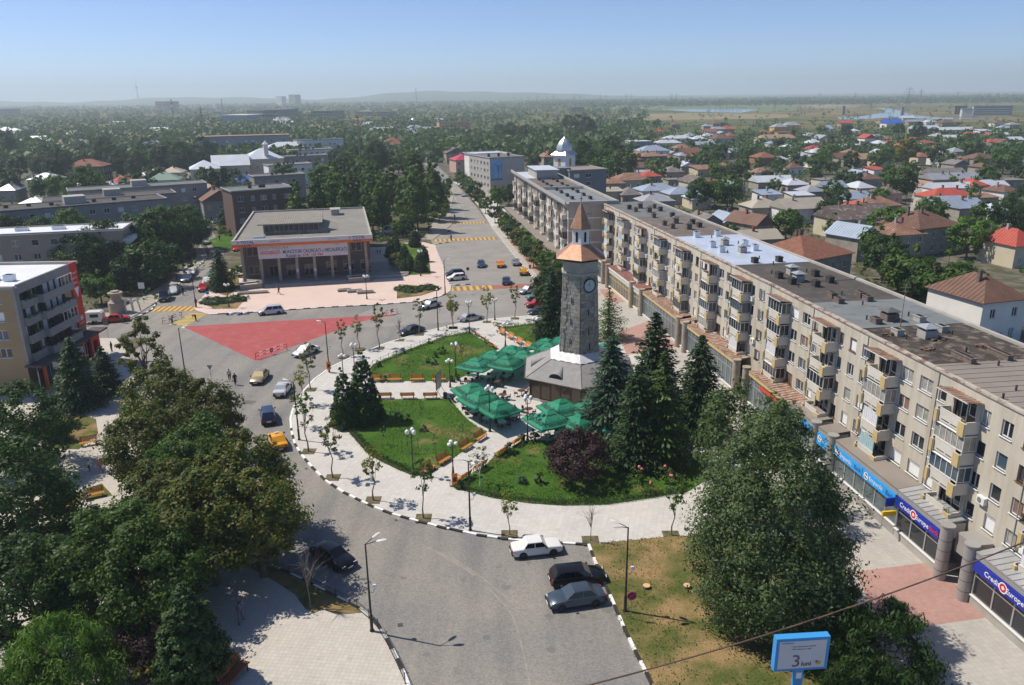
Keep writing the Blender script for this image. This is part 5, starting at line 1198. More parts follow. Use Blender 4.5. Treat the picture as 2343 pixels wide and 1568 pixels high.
for k in range(6):
 a, b, c, d = hexp(er,ez,k), hexp(er,ez,k+1), hexp(ar,az_,k+1), hexp(ar,az_,k)
 rp = MB().add([a,b,c,d,a-Vector((0,0,.14)),b-Vector((0,0,.14)),c-Vector((0,0,.14)),d-Vector((0,0,.14))],[(0,1,2,3),(4,5,1,0),(7,6,5,4)]).build('roof_slope',M_SHING,PV)
 MB().tube(a+Vector((0,0,.02)),d+Vector((0,0,.02)),.06,n=6).build('ridge_cap',M_SHING,PV)
 g0, g1 = a+Vector((0,0,-.05)), b+Vector((0,0,-.05)); MB().tube(g0*1.008,g1*1.008,.07,n=6).build('gutter',M_BRONZE,PV)
 tv, tf = [], []
 nx, ny = 14, 5
 for j in range(ny+1):
  v = j/ny; r_ = 4.35+(3.0-4.35)*v; z_ = 5.15+(5.95-5.15)*v+.05
  for i in range(nx+1):
   p = hexp(r_,z_,k).lerp(hexp(r_,z_,k+1),i/nx); e = 0 if i in(0,nx)else math.sin(i*1.7+j*2.3+k)*.045+random.uniform(-.03,.03); tv.append((p.x,p.y,p.z+e))
 for j in range(ny):
  for i in range(nx):tf.append((j*(nx+1)+i,j*(nx+1)+i+1,(j+1)*(nx+1)+i+1,(j+1)*(nx+1)+i))
 MB().add(tv,tf).build('tarpaulin',mat('tarpaulin',(.62,.62,.64),.45,var=.05,scale=1),PV,smooth=60)
 a, b = hexp(7.3,0,k), hexp(7.3,0,k+1); ex = (b-a).normalized(); L = (b-a).length; Mx = Matrix.Translation(a)@RZ(math.atan2(ex.y,ex.x))
 MB().box(-.1,L+.1,-.12,.1,.13,.45,T=Mx).build('plinth',M_BALC,PV)
 nn = 5
 for i in range(nn):
  w = MB(); x0, x1 = L*i/nn, L*(i+1)/nn
  w.box(x0,x0+.09,-.06,.06,.45,3.1,T=Mx).box(x1-.09,x1,-.06,.06,.45,3.1,T=Mx).box(x0+.09,x1-.09,-.06,.06,3.0,3.1,T=Mx).box(x0+.09,x1-.09,-.06,.06,.45,.55,T=Mx)
  o = w.build('window',M_BRONZE,PV); MB().quad(*[Mx@Vector(p)for p in((x0+.05,0,.5),(x1-.05,0,.5),(x1-.05,0,3.05),(x0+.05,0,3.05))]).build('pane',M_BGLASS,o)
 MB().tube(a*1.02+Vector((0,0,.13)),a*1.02+Vector((0,0,3.2)),.09,n=8).build('post',M_BRONZE,PV)
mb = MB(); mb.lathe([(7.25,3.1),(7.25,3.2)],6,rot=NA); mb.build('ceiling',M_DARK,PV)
for k in(5,4,0):
 a, b, c, d = hexp(er,ez,k), hexp(er,ez,k+1), hexp(ar,az_,k+1), hexp(ar,az_,k)
 m0 = a.lerp(b,.5).lerp(d.lerp(c,.5),.16); top = a.lerp(b,.5).lerp(d.lerp(c,.5),.62); ex = (b-a).normalized()
 pts = [m0+ex*(.95*math.cos(t*math.pi/8))+Vector((0,0,.62*math.sin(t*math.pi/8)+.02))for t in range(9)]
 dm = MB()
 for i in range(8):dm.add([pts[i],pts[i+1],top],[(0,1,2)])
 o = dm.build('dormer',M_SHING,PV)
 MB().poly([p*1.001 for p in pts]).build('dormer_window',M_GLASS,o)
# cafe terrace
def m_canvas():
 t = NT('parasol_green'); oi = t.n('ObjectInfo'); c = t.mix(oi.outputs['Random'],(.012,.24,.13,1),(.035,.31,.19,1)); f = t.noise(t.pos(),1.2,3); c = t.mix(t.ramp(f,.35,.7),c,t.mix(1.0,c,(.85,.9,.88),'MULTIPLY'))
 t.l(c,t.b.inputs['Base Color']); t.b.inputs['Roughness'].default_value = .8; tr = t.n('BsdfTranslucent'); t.l(c,tr.inputs['Color']); mx = t.n('MixShader'); mx.inputs[0].default_value = .25
 t.l(t.b.outputs[0],mx.inputs[1]); t.l(tr.outputs[0],mx.inputs[2]); t.l(mx.outputs[0],t.out.inputs['Surface']); return t.m
M_UMB = m_canvas(); M_UMBL = mat('parasol_print',(.004,.085,.055),.7,var=0)
def make_umbrella():
 a, z0, z1, r1 = 2.15, 2.42, 3.18, .55
 root = raw('cafe_parasol',None)
 cn = MB(); c4 = [(-a,-a),(a,-a),(a,a),(-a,a)]; i4 = [(-r1,-r1),(r1,-r1),(r1,r1),(-r1,r1)]
 for i in range(4):
  p, q_, r, s_ = c4[i], c4[(i+1)%4], i4[(i+1)%4], i4[i]; n = 6
  for j in range(n):
   u, v = j/n, (j+1)/n; L = lambda A, B, t:(A[0]+(B[0]-A[0])*t,A[1]+(B[1]-A[1])*t)
   sag = lambda t:-.13*math.sin(math.pi*t)
   cn.quad((*L(p,q_,u),z0+sag(u)),(*L(p,q_,v),z0+sag(v)),(*L(s_,r,v),z1),(*L(s_,r,u),z1))
   cn.quad((*L(p,q_,u),z0+sag(u)-.2),(*L(p,q_,v),z0+sag(v)-.2),(*L(p,q_,v),z0+sag(v)),(*L(p,q_,u),z0+sag(u)))
 canopy = cn.build('canopy',M_UMB,root,smooth=25)
 MB().lathe([(r1*1.62,z1+.03),(.03,z1+.36)],4,rot=math.pi/4,cap=False).build('vent_cap',M_UMB,root)
 MB().tube((0,0,0),(0,0,z1+.3),.045,n=8).build('pole',M_FRAME,root)
 MB().box(-.45,.45,-.45,.45,0,.1).build('base',M_CONC,root)
 tm_ = text_mesh('Heineken',.95,'lettering',M_UMBL,.004,'CENTER',bold=.02,squeeze=.88)
 sl_ = math.atan2(z1-z0,a-r1)
 for i in range(4):
  M_ = RZ(i*math.pi/2)@Matrix.Translation((0,-a+.32,z0+.155))@Matrix.Rotation(sl_,4,'X')@TR(0,0,.05)
  raw('lettering',tm_,canopy,mw=M_)
 for i in range(4):
  t = math.pi/4+i*math.pi/2; MB().tube((0,0,2.0),(1.5*math.cos(t),1.5*math.sin(t),2.68),.02,n=5).build('strut',M_FRAME,root)
 return root
um0 = make_umbrella(); used = False
UMB = [('K',785,1080,'rearmost of the five green parasols left of the tower'),('K',620,1132,'green parasol left of the tower, second of five from the back left'),('K',470,1192,'leftmost of the five green parasols beside the north lawn'),('K',735,1190,'front middle of the five green parasols left of the tower'),('K',895,1130,'green parasol touching the pavilion roof left of the tower'),('X',1835,485,'leftmost of three green parasols in a row beside the west lawn'),('X',1912,560,'middle of three green parasols in a row beside the west lawn'),('X',2072,635,'right end of three green parasols in a row beside west lawn'),('K',1092,1020,'green parasol by the orange benches behind the tower'),('K',1118,1078,'lower green parasol behind the tower close to the pavilion'),('K',1235,1012,'green parasol half hidden behind the tower shaft'),('K',1590,1075,'green parasol peeping out right of the tower shaft'),('Y',985,640,'rear left of four green parasols in front of the pavilion'),('Y',875,742,'front left of four green parasols in front of the pavilion'),('Y',1225,650,'rear right of four green parasols in front of the pavilion'),('Y',1165,752,'front right of four green parasols in front of the pavilion'),('Y',1420,760,'green parasol hidden deep in the spruces'),]
random.seed(2)
for i, (k,x,y,lab)in enumerate(UMB):
 p = g(k,x,y,3.3); p.z = .13
 o = um0 if i==0 else dup(um0,p,0)
 o.location = p; o.rotation_euler.z = RAD({'X':38,'K':62,'Y':30}[k]+random.uniform(-9,9)); o.scale = (random.uniform(.95,1.06),random.uniform(.95,1.06),random.uniform(.96,1.05)); tag(o,lab,'parasol','green parasols round the pavilion')
M_WICK = mat('brown_wicker',(.055,.035,.03),.7,var=.15,scale=4)
def make_chair():
 r = raw('cafe_chair',None)
 MB().box(-.23,.23,-.23,.23,.42,.47).build('seat',M_WICK,r)
 bk = MB(); n = 6
 for i in range(n):
  u, v = -1+2*i/n, -1+2*(i+1)/n; y = lambda t:.24-.07*t*t; h = lambda t:.95-.16*t*t
  bk.quad((u*.24,y(u),.5),(v*.24,y(v),.5),(v*.24,y(v)+.06,h(v)),(u*.24,y(u)+.06,h(u)))
 bk.build('backrest',M_WICK,r)
 for x in(-.2,.2):
  for y in(-.2,.2):MB().tube((x,y,.42),(x*1.15,y*1.15,0),.018,n=5).build('leg',M_BLACKP,r)
  MB().tube((x*1.1,.22,.66),(x*1.1,-.2,.66),.018,n=5).build('armrest',M_BLACKP,r)
 return r
def make_table(m):
 r = raw('cafe_table',None)
 MB().lathe([(.52,.70),(.56,.72),(.55,.745)],8,rot=math.pi/8).build('table_top',m,r)
 MB().tube((0,0,.02),(0,0,.70),.04,n=6).build('stem',M_BLACKP,r)
 MB().box(-.3,.3,-.04,.04,0,.03).box(-.04,.04,-.3,.3,.031,.05).build('foot',M_BLACKP,r)
 return r
TB_ = dict(w=make_table(mat('table_white',(.70,.73,.72),.4,var=.03)),b=make_table(mat('table_brown',(.10,.045,.035),.45,var=.1)))
_cs = {}
class _S:
 def add(s,k):_cs[k] = _cs.get(k,0)+1
seen = _S()
def cnt(i,sd):return _cs[(i,sd)]
ch0 = make_chair(); cu = False; tused = dict(w=False,b=False)
TABLES = [('K',440,1330,'w','under the leftmost parasol of the five'),('K',575,1342,'w','under the second parasol from the left of five'),('K',740,1335,'w','under the front middle parasol near the pavilion'),('K',390,1385,'b','at the left corner of the terrace by the display board'),('K',650,1385,'b','in the sun just left of the pavilion corner'),('K',705,1502,'b','in the open middle of the terrace'),('K',870,1467,'b','against the left pavilion windows'),('X',1795,657,'w','under the left parasol by the west lawn'),('X',1850,712,'w','under the parasol row beside the west lawn edge'),('X',1965,772,'w','under the middle of the west lawn parasols'),('X',2105,807,'w','in the shade at the right end of the parasol row'),('X',2200,750,'w','where people sit under the right parasol'),('Y',700,692,'b','beside the three-globe lamp on the terrace'),('Y',810,892,'w','under the front left of four parasols'),('Y',960,905,'w','under the front right of four parasols'),('K',1010,1170,'b','behind the pavilion beneath the rear parasols')]
for i, (k,x,y,c,lab)in enumerate(TABLES):
 p = g(k,x,y,.87); p.z = .13
 o = TB_[c]if not tused[c]else dup(TB_[c],p); tused[c] = True; o.location = p
 tag(o,('white' if c=='w' else 'brown')+' cafe table '+lab,'table','cafe tables on the terrace')
 t0 = random.uniform(0,6)
 for j in range(4 if i%3 else 3):
  t = t0+j*math.pi/2+random.uniform(-.25,.25); d = random.uniform(.72,.85)
  cpos = Vector((p.x+d*math.cos(t),p.y+d*math.sin(t),.13))
  cobj = ch0 if not cu else dup(ch0,cpos); cu = True; cobj.location = cpos; cobj.rotation_euler.z = t-math.pi/2+random.uniform(-.3,.3)
  sd = 'left' if math.cos(t)<-.5 else('right' if math.cos(t)>.5 else('far' if math.sin(t)>0 else 'near'))
  tag(cobj,f"chair, {sd}{'' if seen.add((i, sd)) is None and cnt(i, sd) == 1 else ' outer'} side of table {lab}",'chair','cafe chairs on the terrace')
# benches
M_BWOOD = mat('bench_wood',(.50,.20,.045),.5,var=.15,scale=3); M_BWOOD2 = mat('bench_wood_dark',(.24,.075,.03),.55,var=.15,scale=3)
def make_bench(m):
 r = raw('park_bench',None)
 for i in range(4):MB().box(-.95,.95,-.32+i*.145,-.20+i*.145,.42,.455).build('slat',m,r)
 for i in range(4):
  y = .26+i*.05; z = .52+i*.13; MB().box(-.95,.95,0,.03,0,.105,T=TR(0,y,z)@Matrix.Rotation(RAD(-20),4,'X')).build('slat',m,r)
 for x in(-.75,.75):
  lg_ = MB(); lg_.box(x-.03,x+.03,-.3,-.24,0,.42).box(x-.03,x+.03,.18,.24,0,.42).box(x-.03,x+.03,-.24,.18,.36,.419); lg_.tube((x,.22,.42),(x,.46,1.05),.03,n=6); lg_.build('leg',M_BLACKP,r)
 return r
be = {0:make_bench(M_BWOOD),1:make_bench(M_BWOOD2)}; bu = {0:False,1:False}
def bench(k,x,y,face,lab,w=0,z=.13,s=1.0):
 """face: direction the sitter looks, degrees from +X"""
 p = g(k,x,y,z); rz = RAD(face)+math.pi/2
 o = be[w]if not bu[w]else dup(be[w],p); bu[w] = True; o.location = p; o.rotation_euler.z = rz; o.scale = (s,s,s)
 return tag(o,lab,'bench','slatted wooden benches')
R4 = ('leftmost','second from left','third from left','rightmost')
for i, x in enumerate((985,1155,1350,1545)):bench('X',x,455,-88,f"orange bench facing the path, {R4[i]} of the north lawn row")
for i, x in enumerate((1068,1268,1470)):bench('X',x,602,92,f"orange bench seen from behind, {('left', 'middle', 'right')[i]} of three by west lawn")
d1 = (g('X',1445,1262)-g('X',1915,972)); f1 = math.degrees(math.atan2(d1.y,d1.x))+90
for i, (x,y)in enumerate(((1915,968),(1785,1052),(1588,1172),(1448,1252))):bench('X',x,y,f1,f"orange bench along the diagonal path, {('nearest the parasols', 'second from the parasols', 'third from the parasols', 'nearest the kerb')[i]}")
for i, (x,y)in enumerate(((590,1008),(460,1098),(268,1228),(125,1325))):bench('Y',x,y,f1+180,f"orange bench backing the south lawn, {('nearest the parasols', 'second from the parasols', 'third from the parasols', 'by the hedge corner')[i]}")
d2 = g('K',920,1095)-g('K',690,970); f2 = math.degrees(math.atan2(d2.y,d2.x))-90
for i, (x,y)in enumerate(((690,970),(765,1010),(840,1054),(920,1096))):bench('K',x,y,f2,f"pale orange bench on the far diagonal path, {('first', 'second', 'third', 'last')[i]} coming from the avenue")
for i, (x,y)in enumerate(((465,980),(545,1038),(620,1090))):bench('K',x,y,f2+180,f"orange bench behind the north lawn, {('rearmost', 'middle', 'front')[i]} of three seen from the back")
bench('V',790,782,-62,'orange bench on the sunny dry patch of the left park')
bench('V',835,1245,-62,'orange bench in tree shade with one person in the left park'); bench('V',520,1370,-62,'shaded bench with two people and bicycles in left park')
bench('T',2080,1510,-20,'dark red bench at the bottom edge beside the shrubs',1,.13,1.25); bench('S',70,1350,75,'dark bench with a seated person behind the bottom shrubs',1,.13,1.2)
# lamps
M_IRON = mat('lamp_iron',(.045,.045,.043),.5,metal=.3,var=.1)
M_GLOBE = mat('lamp_globe',(.82,.82,.80),.25,var=0)
def lamp_top(k,b,t):
 p = g(k,*b,.13); yt = q(k,*t)[1]; lo, hi = .5, 12
 for _ in range(30):
  m = (lo+hi)/2
  if pix((p.x,p.y,.13+m))[1]>yt:lo = m
  else:hi = m
 return p, lo
def make_globe_lamp(h):
 r = raw('globe_lamp',None)
 MB().lathe([(.19,0),(.19,.12),(.13,.2),(.13,.55),(.10,.62),(.10,1.0),(.065,1.1),(.055,h-.5),(.075,h-.45),(.05,h-.4),(.04,h-.05)],10).build('post',M_IRON,r,smooth=40)
 for i in range(3):
  t = i*2*math.pi/3; a = MB(); c = Vector((.42*math.cos(t),.42*math.sin(t),h-.1)); a.path([Vector((0,0,h-.45)),Vector((.3*math.cos(t),.3*math.sin(t),h-.42)),c],[.025,.025,.025],6); a.lathe([(.08,0),(.05,.06)],8,c); ar = a.build('arm',M_IRON,r)
  MB().ball(c+Vector((0,0,.26)),.23,12,8).build('globe',M_GLOBE,r,smooth=80)
 return r
gl0 = {}
def globe_lamp(k,b,t,lab):
 p, h = lamp_top(k,b,t); h = max(3.2,min(5.5,h-.3))
 key = 4.2
 if key not in gl0:o = gl0[key] = make_globe_lamp(4.2)
 else:o = dup(gl0[key],p)
 o.location = p; s = h/4.2; o.scale = (1,1,s)if abs(s-1)<.25 else(1,1,s); o.rotation_euler.z = random.uniform(0,6)
 tag(o,lab,'lamp','three-globe lamps')
for k, b, t, lab in(('F',(155,965),(140,760),'three-globe lamp with blue sign beside the left shrub bed'),('F',(1375,893),(1365,685),'three-globe lamp on the theatre square by the stone troughs'),('F',(1268,1540),(1250,1290),'three-globe lamp behind the dark twin conifers'),('X',(700,420),(665,262),'three-globe lamp at the road edge left of the conifers'),('F',(1812,430),(1805,285),'three-globe lamp in the hedge right of the theatre'),('F',(1852,690),(1848,465),'three-globe lamp among the shrubs right of the theatre'),('K',(410,965),(397,685),'three-globe lamp at the north tip of the park'),('K',(635,845),(635,655),'three-globe lamp by the far park entrance'),('K',(290,1330),(275,1050),'three-globe lamp on the north lawn next to the parasols'),('K',(240,1440),(233,1195),'three-globe lamp beside the leaning display board'),('K',(728,1072),(722,868),'three-globe lamp between the diagonal path benches'),('K',(998,1030),(995,825),'three-globe lamp on the small east lawn'),('X',(1995,895),(1975,505),'three-globe lamp in front of the west lawn parasols'),('X',(1318,1278),(1290,885),'three-globe lamp standing on the west lawn'),('X',(1670,1275),(1660,985),'three-globe lamp at the diagonal path corner'),('Y',(690,972),(680,588),'three-globe lamp between two groups of parasols'),('K',(1660,1010),(1655,815),'three-globe lamp beside the larch right of the tower')):
 globe_lamp(k,b,t,lab)
def cobra(mb,mh,c,d,L=.75):
 c = Vector(c); d = Vector(d).normalized(); s_ = d.cross(Vector((0,0,1))).normalized(); u = Vector((0,0,1))
 sec = [(0,.04,.05),(.15,.13,.1),(.5,.16,.13),(.75,.1,.06)]; vs = []
 for x, w, h in sec:
  for a in range(8):
   t = a*math.pi/4; vs.append(c+d*x+s_*(w*math.cos(t))+u*(h*.6*math.sin(t)))
 fs = [(k*8+i,k*8+(i+1)%8,(k+1)*8+(i+1)%8,(k+1)*8+i)for k in range(3)for i in range(8)]+[tuple(range(7,-1,-1)),tuple(range(24,32))]
 mh.add(vs,fs)
def street_lamp(k,b,h,dirs,lab,globe=True,base=True):
 p = g(k,*b,.13); r = thing('street_lamp',lab,'lamp',p,0,'tall street lamps')
 prof = [(.17,0),(.17,.1),(.12,.2),(.12,1.2),(.14,1.25),(.09,1.4),(.07,h*.6),(.055,h)]if base else[(.12,0),(.06,h)]
 MB().lathe(prof,10).build('post',M_IRON,r,smooth=40)
 for i, (dx,dy,L)in enumerate(dirs):
  d = Vector((dx,dy,.25)).normalized(); e = Vector((0,0,h-.05))+d*L
  MB().tube((0,0,h-.05),e,.03,n=6).build('arm',M_IRON,r)
  mh = MB(); cobra(None,mh,e,(dx,dy,.12)); mh.build('lamp_head',mat('lamp_head',(.60,.60,.57),.4,var=.05),r,smooth=50)
 if globe:
  s = Vector((.45,0,h*.5)); MB().path([Vector((0,0,h*.46)),Vector((.3,0,h*.45)),s],[.02,.02,.02],5).build('arm',M_IRON,r); MB().ball(s+Vector((0,0,.17)),.17,10,6).build('globe',M_GLOBE,r,smooth=80)
 return r
street_lamp('S',(1420,1088),7.4,((.55,.7,.7),(.95,.1,.8)),'tall two-armed lamp by the black fence at bottom centre')
street_lamp('Q',(1553,913),7.3,((-.8,.5,.7),(-1,-.1,.5)),'tall two-armed lamp on the dry green beside the parking sign')
street_lamp('S',(2290,198),7.0,((-1,.1,.5),(.5,-.8,.5)),'tall two-armed lamp on the island pavement beside the entrance')
street_lamp('X',(308,970),7.2,((-.9,.3,.6),(-.5,-.8,.6)),'tall two-armed lamp on the island edge behind the yellow taxi')
street_lamp('F',(1042,1540),7.5,((-1,.3,.6),),'tall one-armed lamp with a poster on its post')
street_lamp('F',(2067,843),6.8,((.9,.4,.5),),'street lamp at the corner of the parking strip',False)
street_lamp('F',(2005,1170),7.0,((0,1,.05),),'plain tall lamp post on the road edge north of the park')
street_lamp('E',(1735,733),6.8,((-.9,.3,.5),),'street lamp beside the left zebra crossing')
street_lamp('E',(1650,1400),8.0,((.8,.4,.5),(.9,-.3,.4)),'tall lamp rising behind the yellowing chestnut trees',False)
street_lamp('B',(1690,1420),7.5,((.9,.2,.6),),'street lamp under the poplars by the avenue',False)
street_lamp('A',(1780,1370),7.5,((-.9,.2,.6),),'street lamp by the grey gabled house on the left street',False)
street_lamp('D',(1290,1235),8.0,((.9,.2,.6),),'street lamp on the side street right of the long block',False)
street_lamp('C',(1715,1010),8.0,((.9,.2,.5),),'lamp post among the houses behind the long block',False,False)
street_lamp('C',(2310,830),7.0,((-.9,.2,.5),),'distant lamp post between zinc roofed houses',False,False)
# vegetation
def m_leaf(name,c1,c2,c3=None,trans=.33,rnd=.2):
 t = NT(name); gi = t.n('NewGeometry'); oi = t.n('ObjectInfo')
 c = t.mix(gi.outputs['Random Per Island'],(*c1,1),(*c2,1))
 if c3:
  r2 = t.n('Math'); r2.operation = 'FRACT'; m7 = t.n('Math'); m7.operation = 'MULTIPLY'; m7.inputs[1].default_value = 7.31
  t.l(gi.outputs['Random Per Island'],m7.inputs[0]); t.l(m7.outputs[0],r2.inputs[0])
  c = t.mix(t.ramp(r2.outputs[0],.72,.86),c,(*c3,1))
 hs = t.n('HueSaturation'); hs.inputs['Saturation'].default_value = 1.0
 mr = t.n('MapRange'); mr.inputs['To Min'].default_value = 1-rnd; mr.inputs['To Max'].default_value = 1+rnd; t.l(oi.outputs['Random'],mr.inputs['Value']); t.l(mr.outputs[0],hs.inputs['Value'])
 t.l(c,hs.inputs['Color']); c = hs.outputs[0]
 t.l(c,t.b.inputs['Base Color']); t.b.inputs['Roughness'].default_value = .55; t.b.inputs['Specular IOR Level'].default_value = .25
 tr = t.n('BsdfTranslucent'); t.l(t.mix(1.0,c,(1.3,1.5,.6),'MULTIPLY'),tr.inputs['Color'])
 mx = t.n('MixShader'); mx.inputs[0].default_value = trans; t.l(t.b.outputs[0],mx.inputs[1]); t.l(tr.outputs[0],mx.inputs[2]); t.l(mx.outputs[0],t.out.inputs['Surface'])
 return t.m
LM = dict(green=m_leaf('leaf_green',(.040,.095,.014),(.080,.150,.024),(.11,.17,.03)),deep=m_leaf('leaf_deep',(.024,.060,.014),(.050,.098,.022)),fresh=m_leaf('leaf_fresh',(.065,.14,.02),(.11,.20,.03)),chest=m_leaf('leaf_chestnut',(.050,.082,.014),(.088,.120,.02),(.18,.15,.03)),yellow=m_leaf('leaf_yellow',(.15,.16,.018),(.21,.21,.02)),autumn=m_leaf('leaf_autumn',(.095,.115,.02),(.065,.098,.018),(.18,.14,.025)),elm=m_leaf('leaf_elm',(.044,.078,.028),(.088,.128,.048),(.13,.16,.07)),plum=m_leaf('leaf_plum',(.026,.011,.013),(.055,.026,.028),None,.15),spruce=m_leaf('needle_spruce',(.020,.052,.016),(.045,.085,.026),None,.12),blue=m_leaf('needle_blue',(.026,.062,.032),(.052,.095,.052),None,.1),light=m_leaf('needle_light',(.045,.095,.018),(.085,.14,.028),None,.12),thuja=m_leaf('leaf_thuja',(.018,.055,.012),(.042,.085,.018),None,.12),willow=m_leaf('leaf_willow',(.06,.13,.02),(.105,.18,.03)),poplar=m_leaf('leaf_poplar',(.042,.095,.016),(.082,.155,.028),(.11,.17,.03)))
M_BARK = mat('bark',(.13,.095,.07),.95,var=.25,scale=3,bump=.3); M_BARKG = mat('bark_grey',(.20,.175,.145),.95,var=.2,scale=3)
SHAPES = dict(round=lambda t:np.sqrt(np.maximum(0,1-(2*t-1)**2)),egg=lambda t:np.sqrt(np.maximum(0,1-(2*t-1)**2))*(1.18-.45*t),cone=lambda t:(1-t)**.85+.02,poplar=lambda t:np.minimum(1,t*4+.35)*(1-t**2.2)**.7,dome=lambda t:np.sqrt(np.maximum(0,1-t**2))*np.minimum(1,.55+t*2.2),elm=lambda t:1.86*(t+.10)**.5*np.maximum(0,1-t)**.9,flame=lambda t:np.minimum(1,t*3+.72)*(1-t**1.5)**.85+.03,column=lambda t:np.minimum(1,t*3+.5)*(1-t**3.5))
def leaf_quads(pos,nrm,L,wd,rng,along=None):
 n = len(pos); nrm = nrm/np.maximum(1e-6,np.linalg.norm(nrm,axis=1))[:,None]
 a = rng.normal(size=(n,3))if along is None else along
 t = a-nrm*np.sum(a*nrm,axis=1)[:,None]; t/=np.maximum(1e-6,np.linalg.norm(t,axis=1))[:,None]; b = np.cross(nrm,t)
 l = (L*rng.uniform(.65,1.35,n))[:,None]; w = l*wd*rng.uniform(.7,1.3,n)[:,None]
 off = rng.uniform(-.25,.25,(n,1))
 v = np.stack([pos-t*l*.5,pos+b*w*.5+t*l*off,pos+t*l*.5,pos-b*w*.5+t*l*off*.5],axis=1)
 return v.reshape(-1,3), np.arange(4*n).reshape(n,4)
def crown_mesh(name,shape,R,Ht,z0,nc,nl,leaf,m,seed,rc=.30,wd=.62,inner=.45,up=.35,hang=0.0):
 rng = np.random.default_rng(seed); f = SHAPES[shape]
 t = rng.uniform(0,1,nc*6); keep = rng.uniform(0,1,len(t))<(f(t)/1.2)**1.3; t = t[keep][:nc]
 if len(t)<nc:t = np.concatenate([t,rng.uniform(.1,.9,nc-len(t))])
 ang = rng.uniform(0,2*np.pi,nc); rr = f(t)*R*(inner+(1-inner)*rng.uniform(0,1,nc)**.45)*rng.uniform(.82,1.12,nc)
 c = np.stack([rr*np.cos(ang),rr*np.sin(ang),z0+t*Ht],1)
 cr = R*rc*rng.uniform(.6,1.3,nc)*(.45+.55*f(t)/max(f(t).max(),1e-3))
 d = rng.normal(size=(nc,nl,3)); d/=np.linalg.norm(d,axis=2)[...,None]
 s = rng.uniform(0,1,(nc,nl,1))**.45
 p = c[:,None]+d*s*cr[:,None,None]*np.array([1,1,.8])
 out = c-np.array([0,0,z0+Ht*.4]); out/=np.maximum(1e-6,np.linalg.norm(out,axis=1))[:,None]
 n = d*.8+out[:,None]*.5+np.array([0,0,up])+rng.normal(size=(nc,nl,3))*.45
 al = None
 if hang:
  al = np.tile(np.array([0,0,-1.0]),(nc*nl,1))+rng.normal(size=(nc*nl,3))*.35; p[...,2]-=hang*rng.uniform(0,1,(nc,nl))*cr[:,None]
  n = d*1.0+rng.normal(size=(nc,nl,3))*.3
 v, q4 = leaf_quads(p.reshape(-1,3),n.reshape(-1,3),leaf,wd,rng,al)
 v[:,2] = np.maximum(v[:,2],.05)
 return np_mesh(name,v,q4,m), c, rng
def spruce_mesh(name,h,r,nlev,nb,m,seed,z0=.5,droop=.35,leaf=.42,pw=.9,per=7):
 rng = np.random.default_rng(seed); P, N, A = [], [], []
 for i in range(nlev):
  t = (i+rng.uniform(0,.6))/nlev; z = z0+(h-z0)*t; L = r*(1-t)**pw*rng.uniform(.8,1.1)+.12
  k = max(5,int(nb*(1-t*.6)))
  for b in range(k):
   a = 2*np.pi*(b+rng.uniform(-.4,.4))/k+i*1.3; Lb = L*rng.uniform(.65,1.12); m_ = max(3,int(per*Lb/r*1.3)+2)
   u = np.linspace(.12,1,m_)
   for s in(-1,0,1):
    spread = .16*Lb*u*s; zz = z-droop*Lb*u*(1-.55*u)+rng.normal(size=m_)*.05
    x = u*Lb*np.cos(a)-spread*np.sin(a); y = u*Lb*np.sin(a)+spread*np.cos(a)
    P.append(np.stack([x,y,zz+rng.normal(size=m_)*.04],1)); N.append(np.tile([.25*np.cos(a),.25*np.sin(a),1.0],(m_,1))+rng.normal(size=(m_,3))*.45)
    A.append(np.tile([np.cos(a)-s*.6*np.sin(a),np.sin(a)+s*.6*np.cos(a),-.35],(m_,1)))
 P, N, A = map(np.concatenate,(P,N,A))
 v, q4 = leaf_quads(P,N,leaf,.45,rng,A); return np_mesh(name,v,q4,m)
def trunk_mesh(name,h,r,centers,rng,m,nb=9,bend=.25):
 mb = MB(); pts = [Vector((0,0,-.15))]; n = 5
 for i in range(1,n+1):pts.append(Vector((bend*float(rng.normal())*i/n,bend*float(rng.normal())*i/n,h*i/n)))
 rs = [r*1.35]+[r*(1-.75*i/n)for i in range(1,n+1)]; mb.path(pts,rs,8)
 if centers is not None and len(centers):
  for j in rng.choice(len(centers),min(nb,len(centers)),replace=False):
   c = Vector(centers[j]); s = pts[2+int(rng.integers(0,3))]; mid = s.lerp(c,.5)+Vector((0,0,.06*(c-s).length)); mb.path([s,mid,c],[r*.42,r*.25,r*.08],5)
 return mb.mesh(name,m)
PROTO = {}
def proto(key,shape,R,Ht,z0,nc,nl,leaf,m,seed,trunk_r,bark=None,**kw):
 cm, c, rng = crown_mesh('crown',shape,R,Ht,z0,nc,nl,leaf,LM[m],seed,**kw)
 tm_ = trunk_mesh('trunk',z0+Ht*.55,trunk_r,c,rng,bark or M_BARK); PROTO[key] = (tm_,cm)
def pspruce(key,h,r,nlev,nb,m,seed,**kw):
 cm = spruce_mesh('crown',h,r,nlev,nb,LM[m],seed,**kw); rng = np.random.default_rng(seed)
 PROTO[key] = (trunk_mesh('trunk',h*.9,.18*h/10+.06,None,rng,M_BARK,bend=.03),cm)
def plant(key,p,s=1.0,rz=None,name='tree',label=None,cat='tree',group=None,sz=None):
 tm_, cm = PROTO[key]; o = raw(name,None,None,p,random.uniform(0,6.28)if rz is None else rz); o.scale = (s,s,s if sz is None else sz)
 raw('trunk',tm_,o); raw('crown',cm,o)
 if label:tag(o,label,cat,group)
 return o
proto('chest1','egg',4.4,8.6,1.6,120,150,.30,'chest',1,.28,rc=.27); proto('chest2','egg',4.4,8.2,1.6,115,150,.30,'chest',2,.28,rc=.27); proto('chestg','egg',4.4,8.4,1.5,115,150,.30,'green',3,.28,rc=.27); proto('autumn','egg',4.0,8.0,2.0,95,130,.30,'autumn',4,.26,rc=.27)
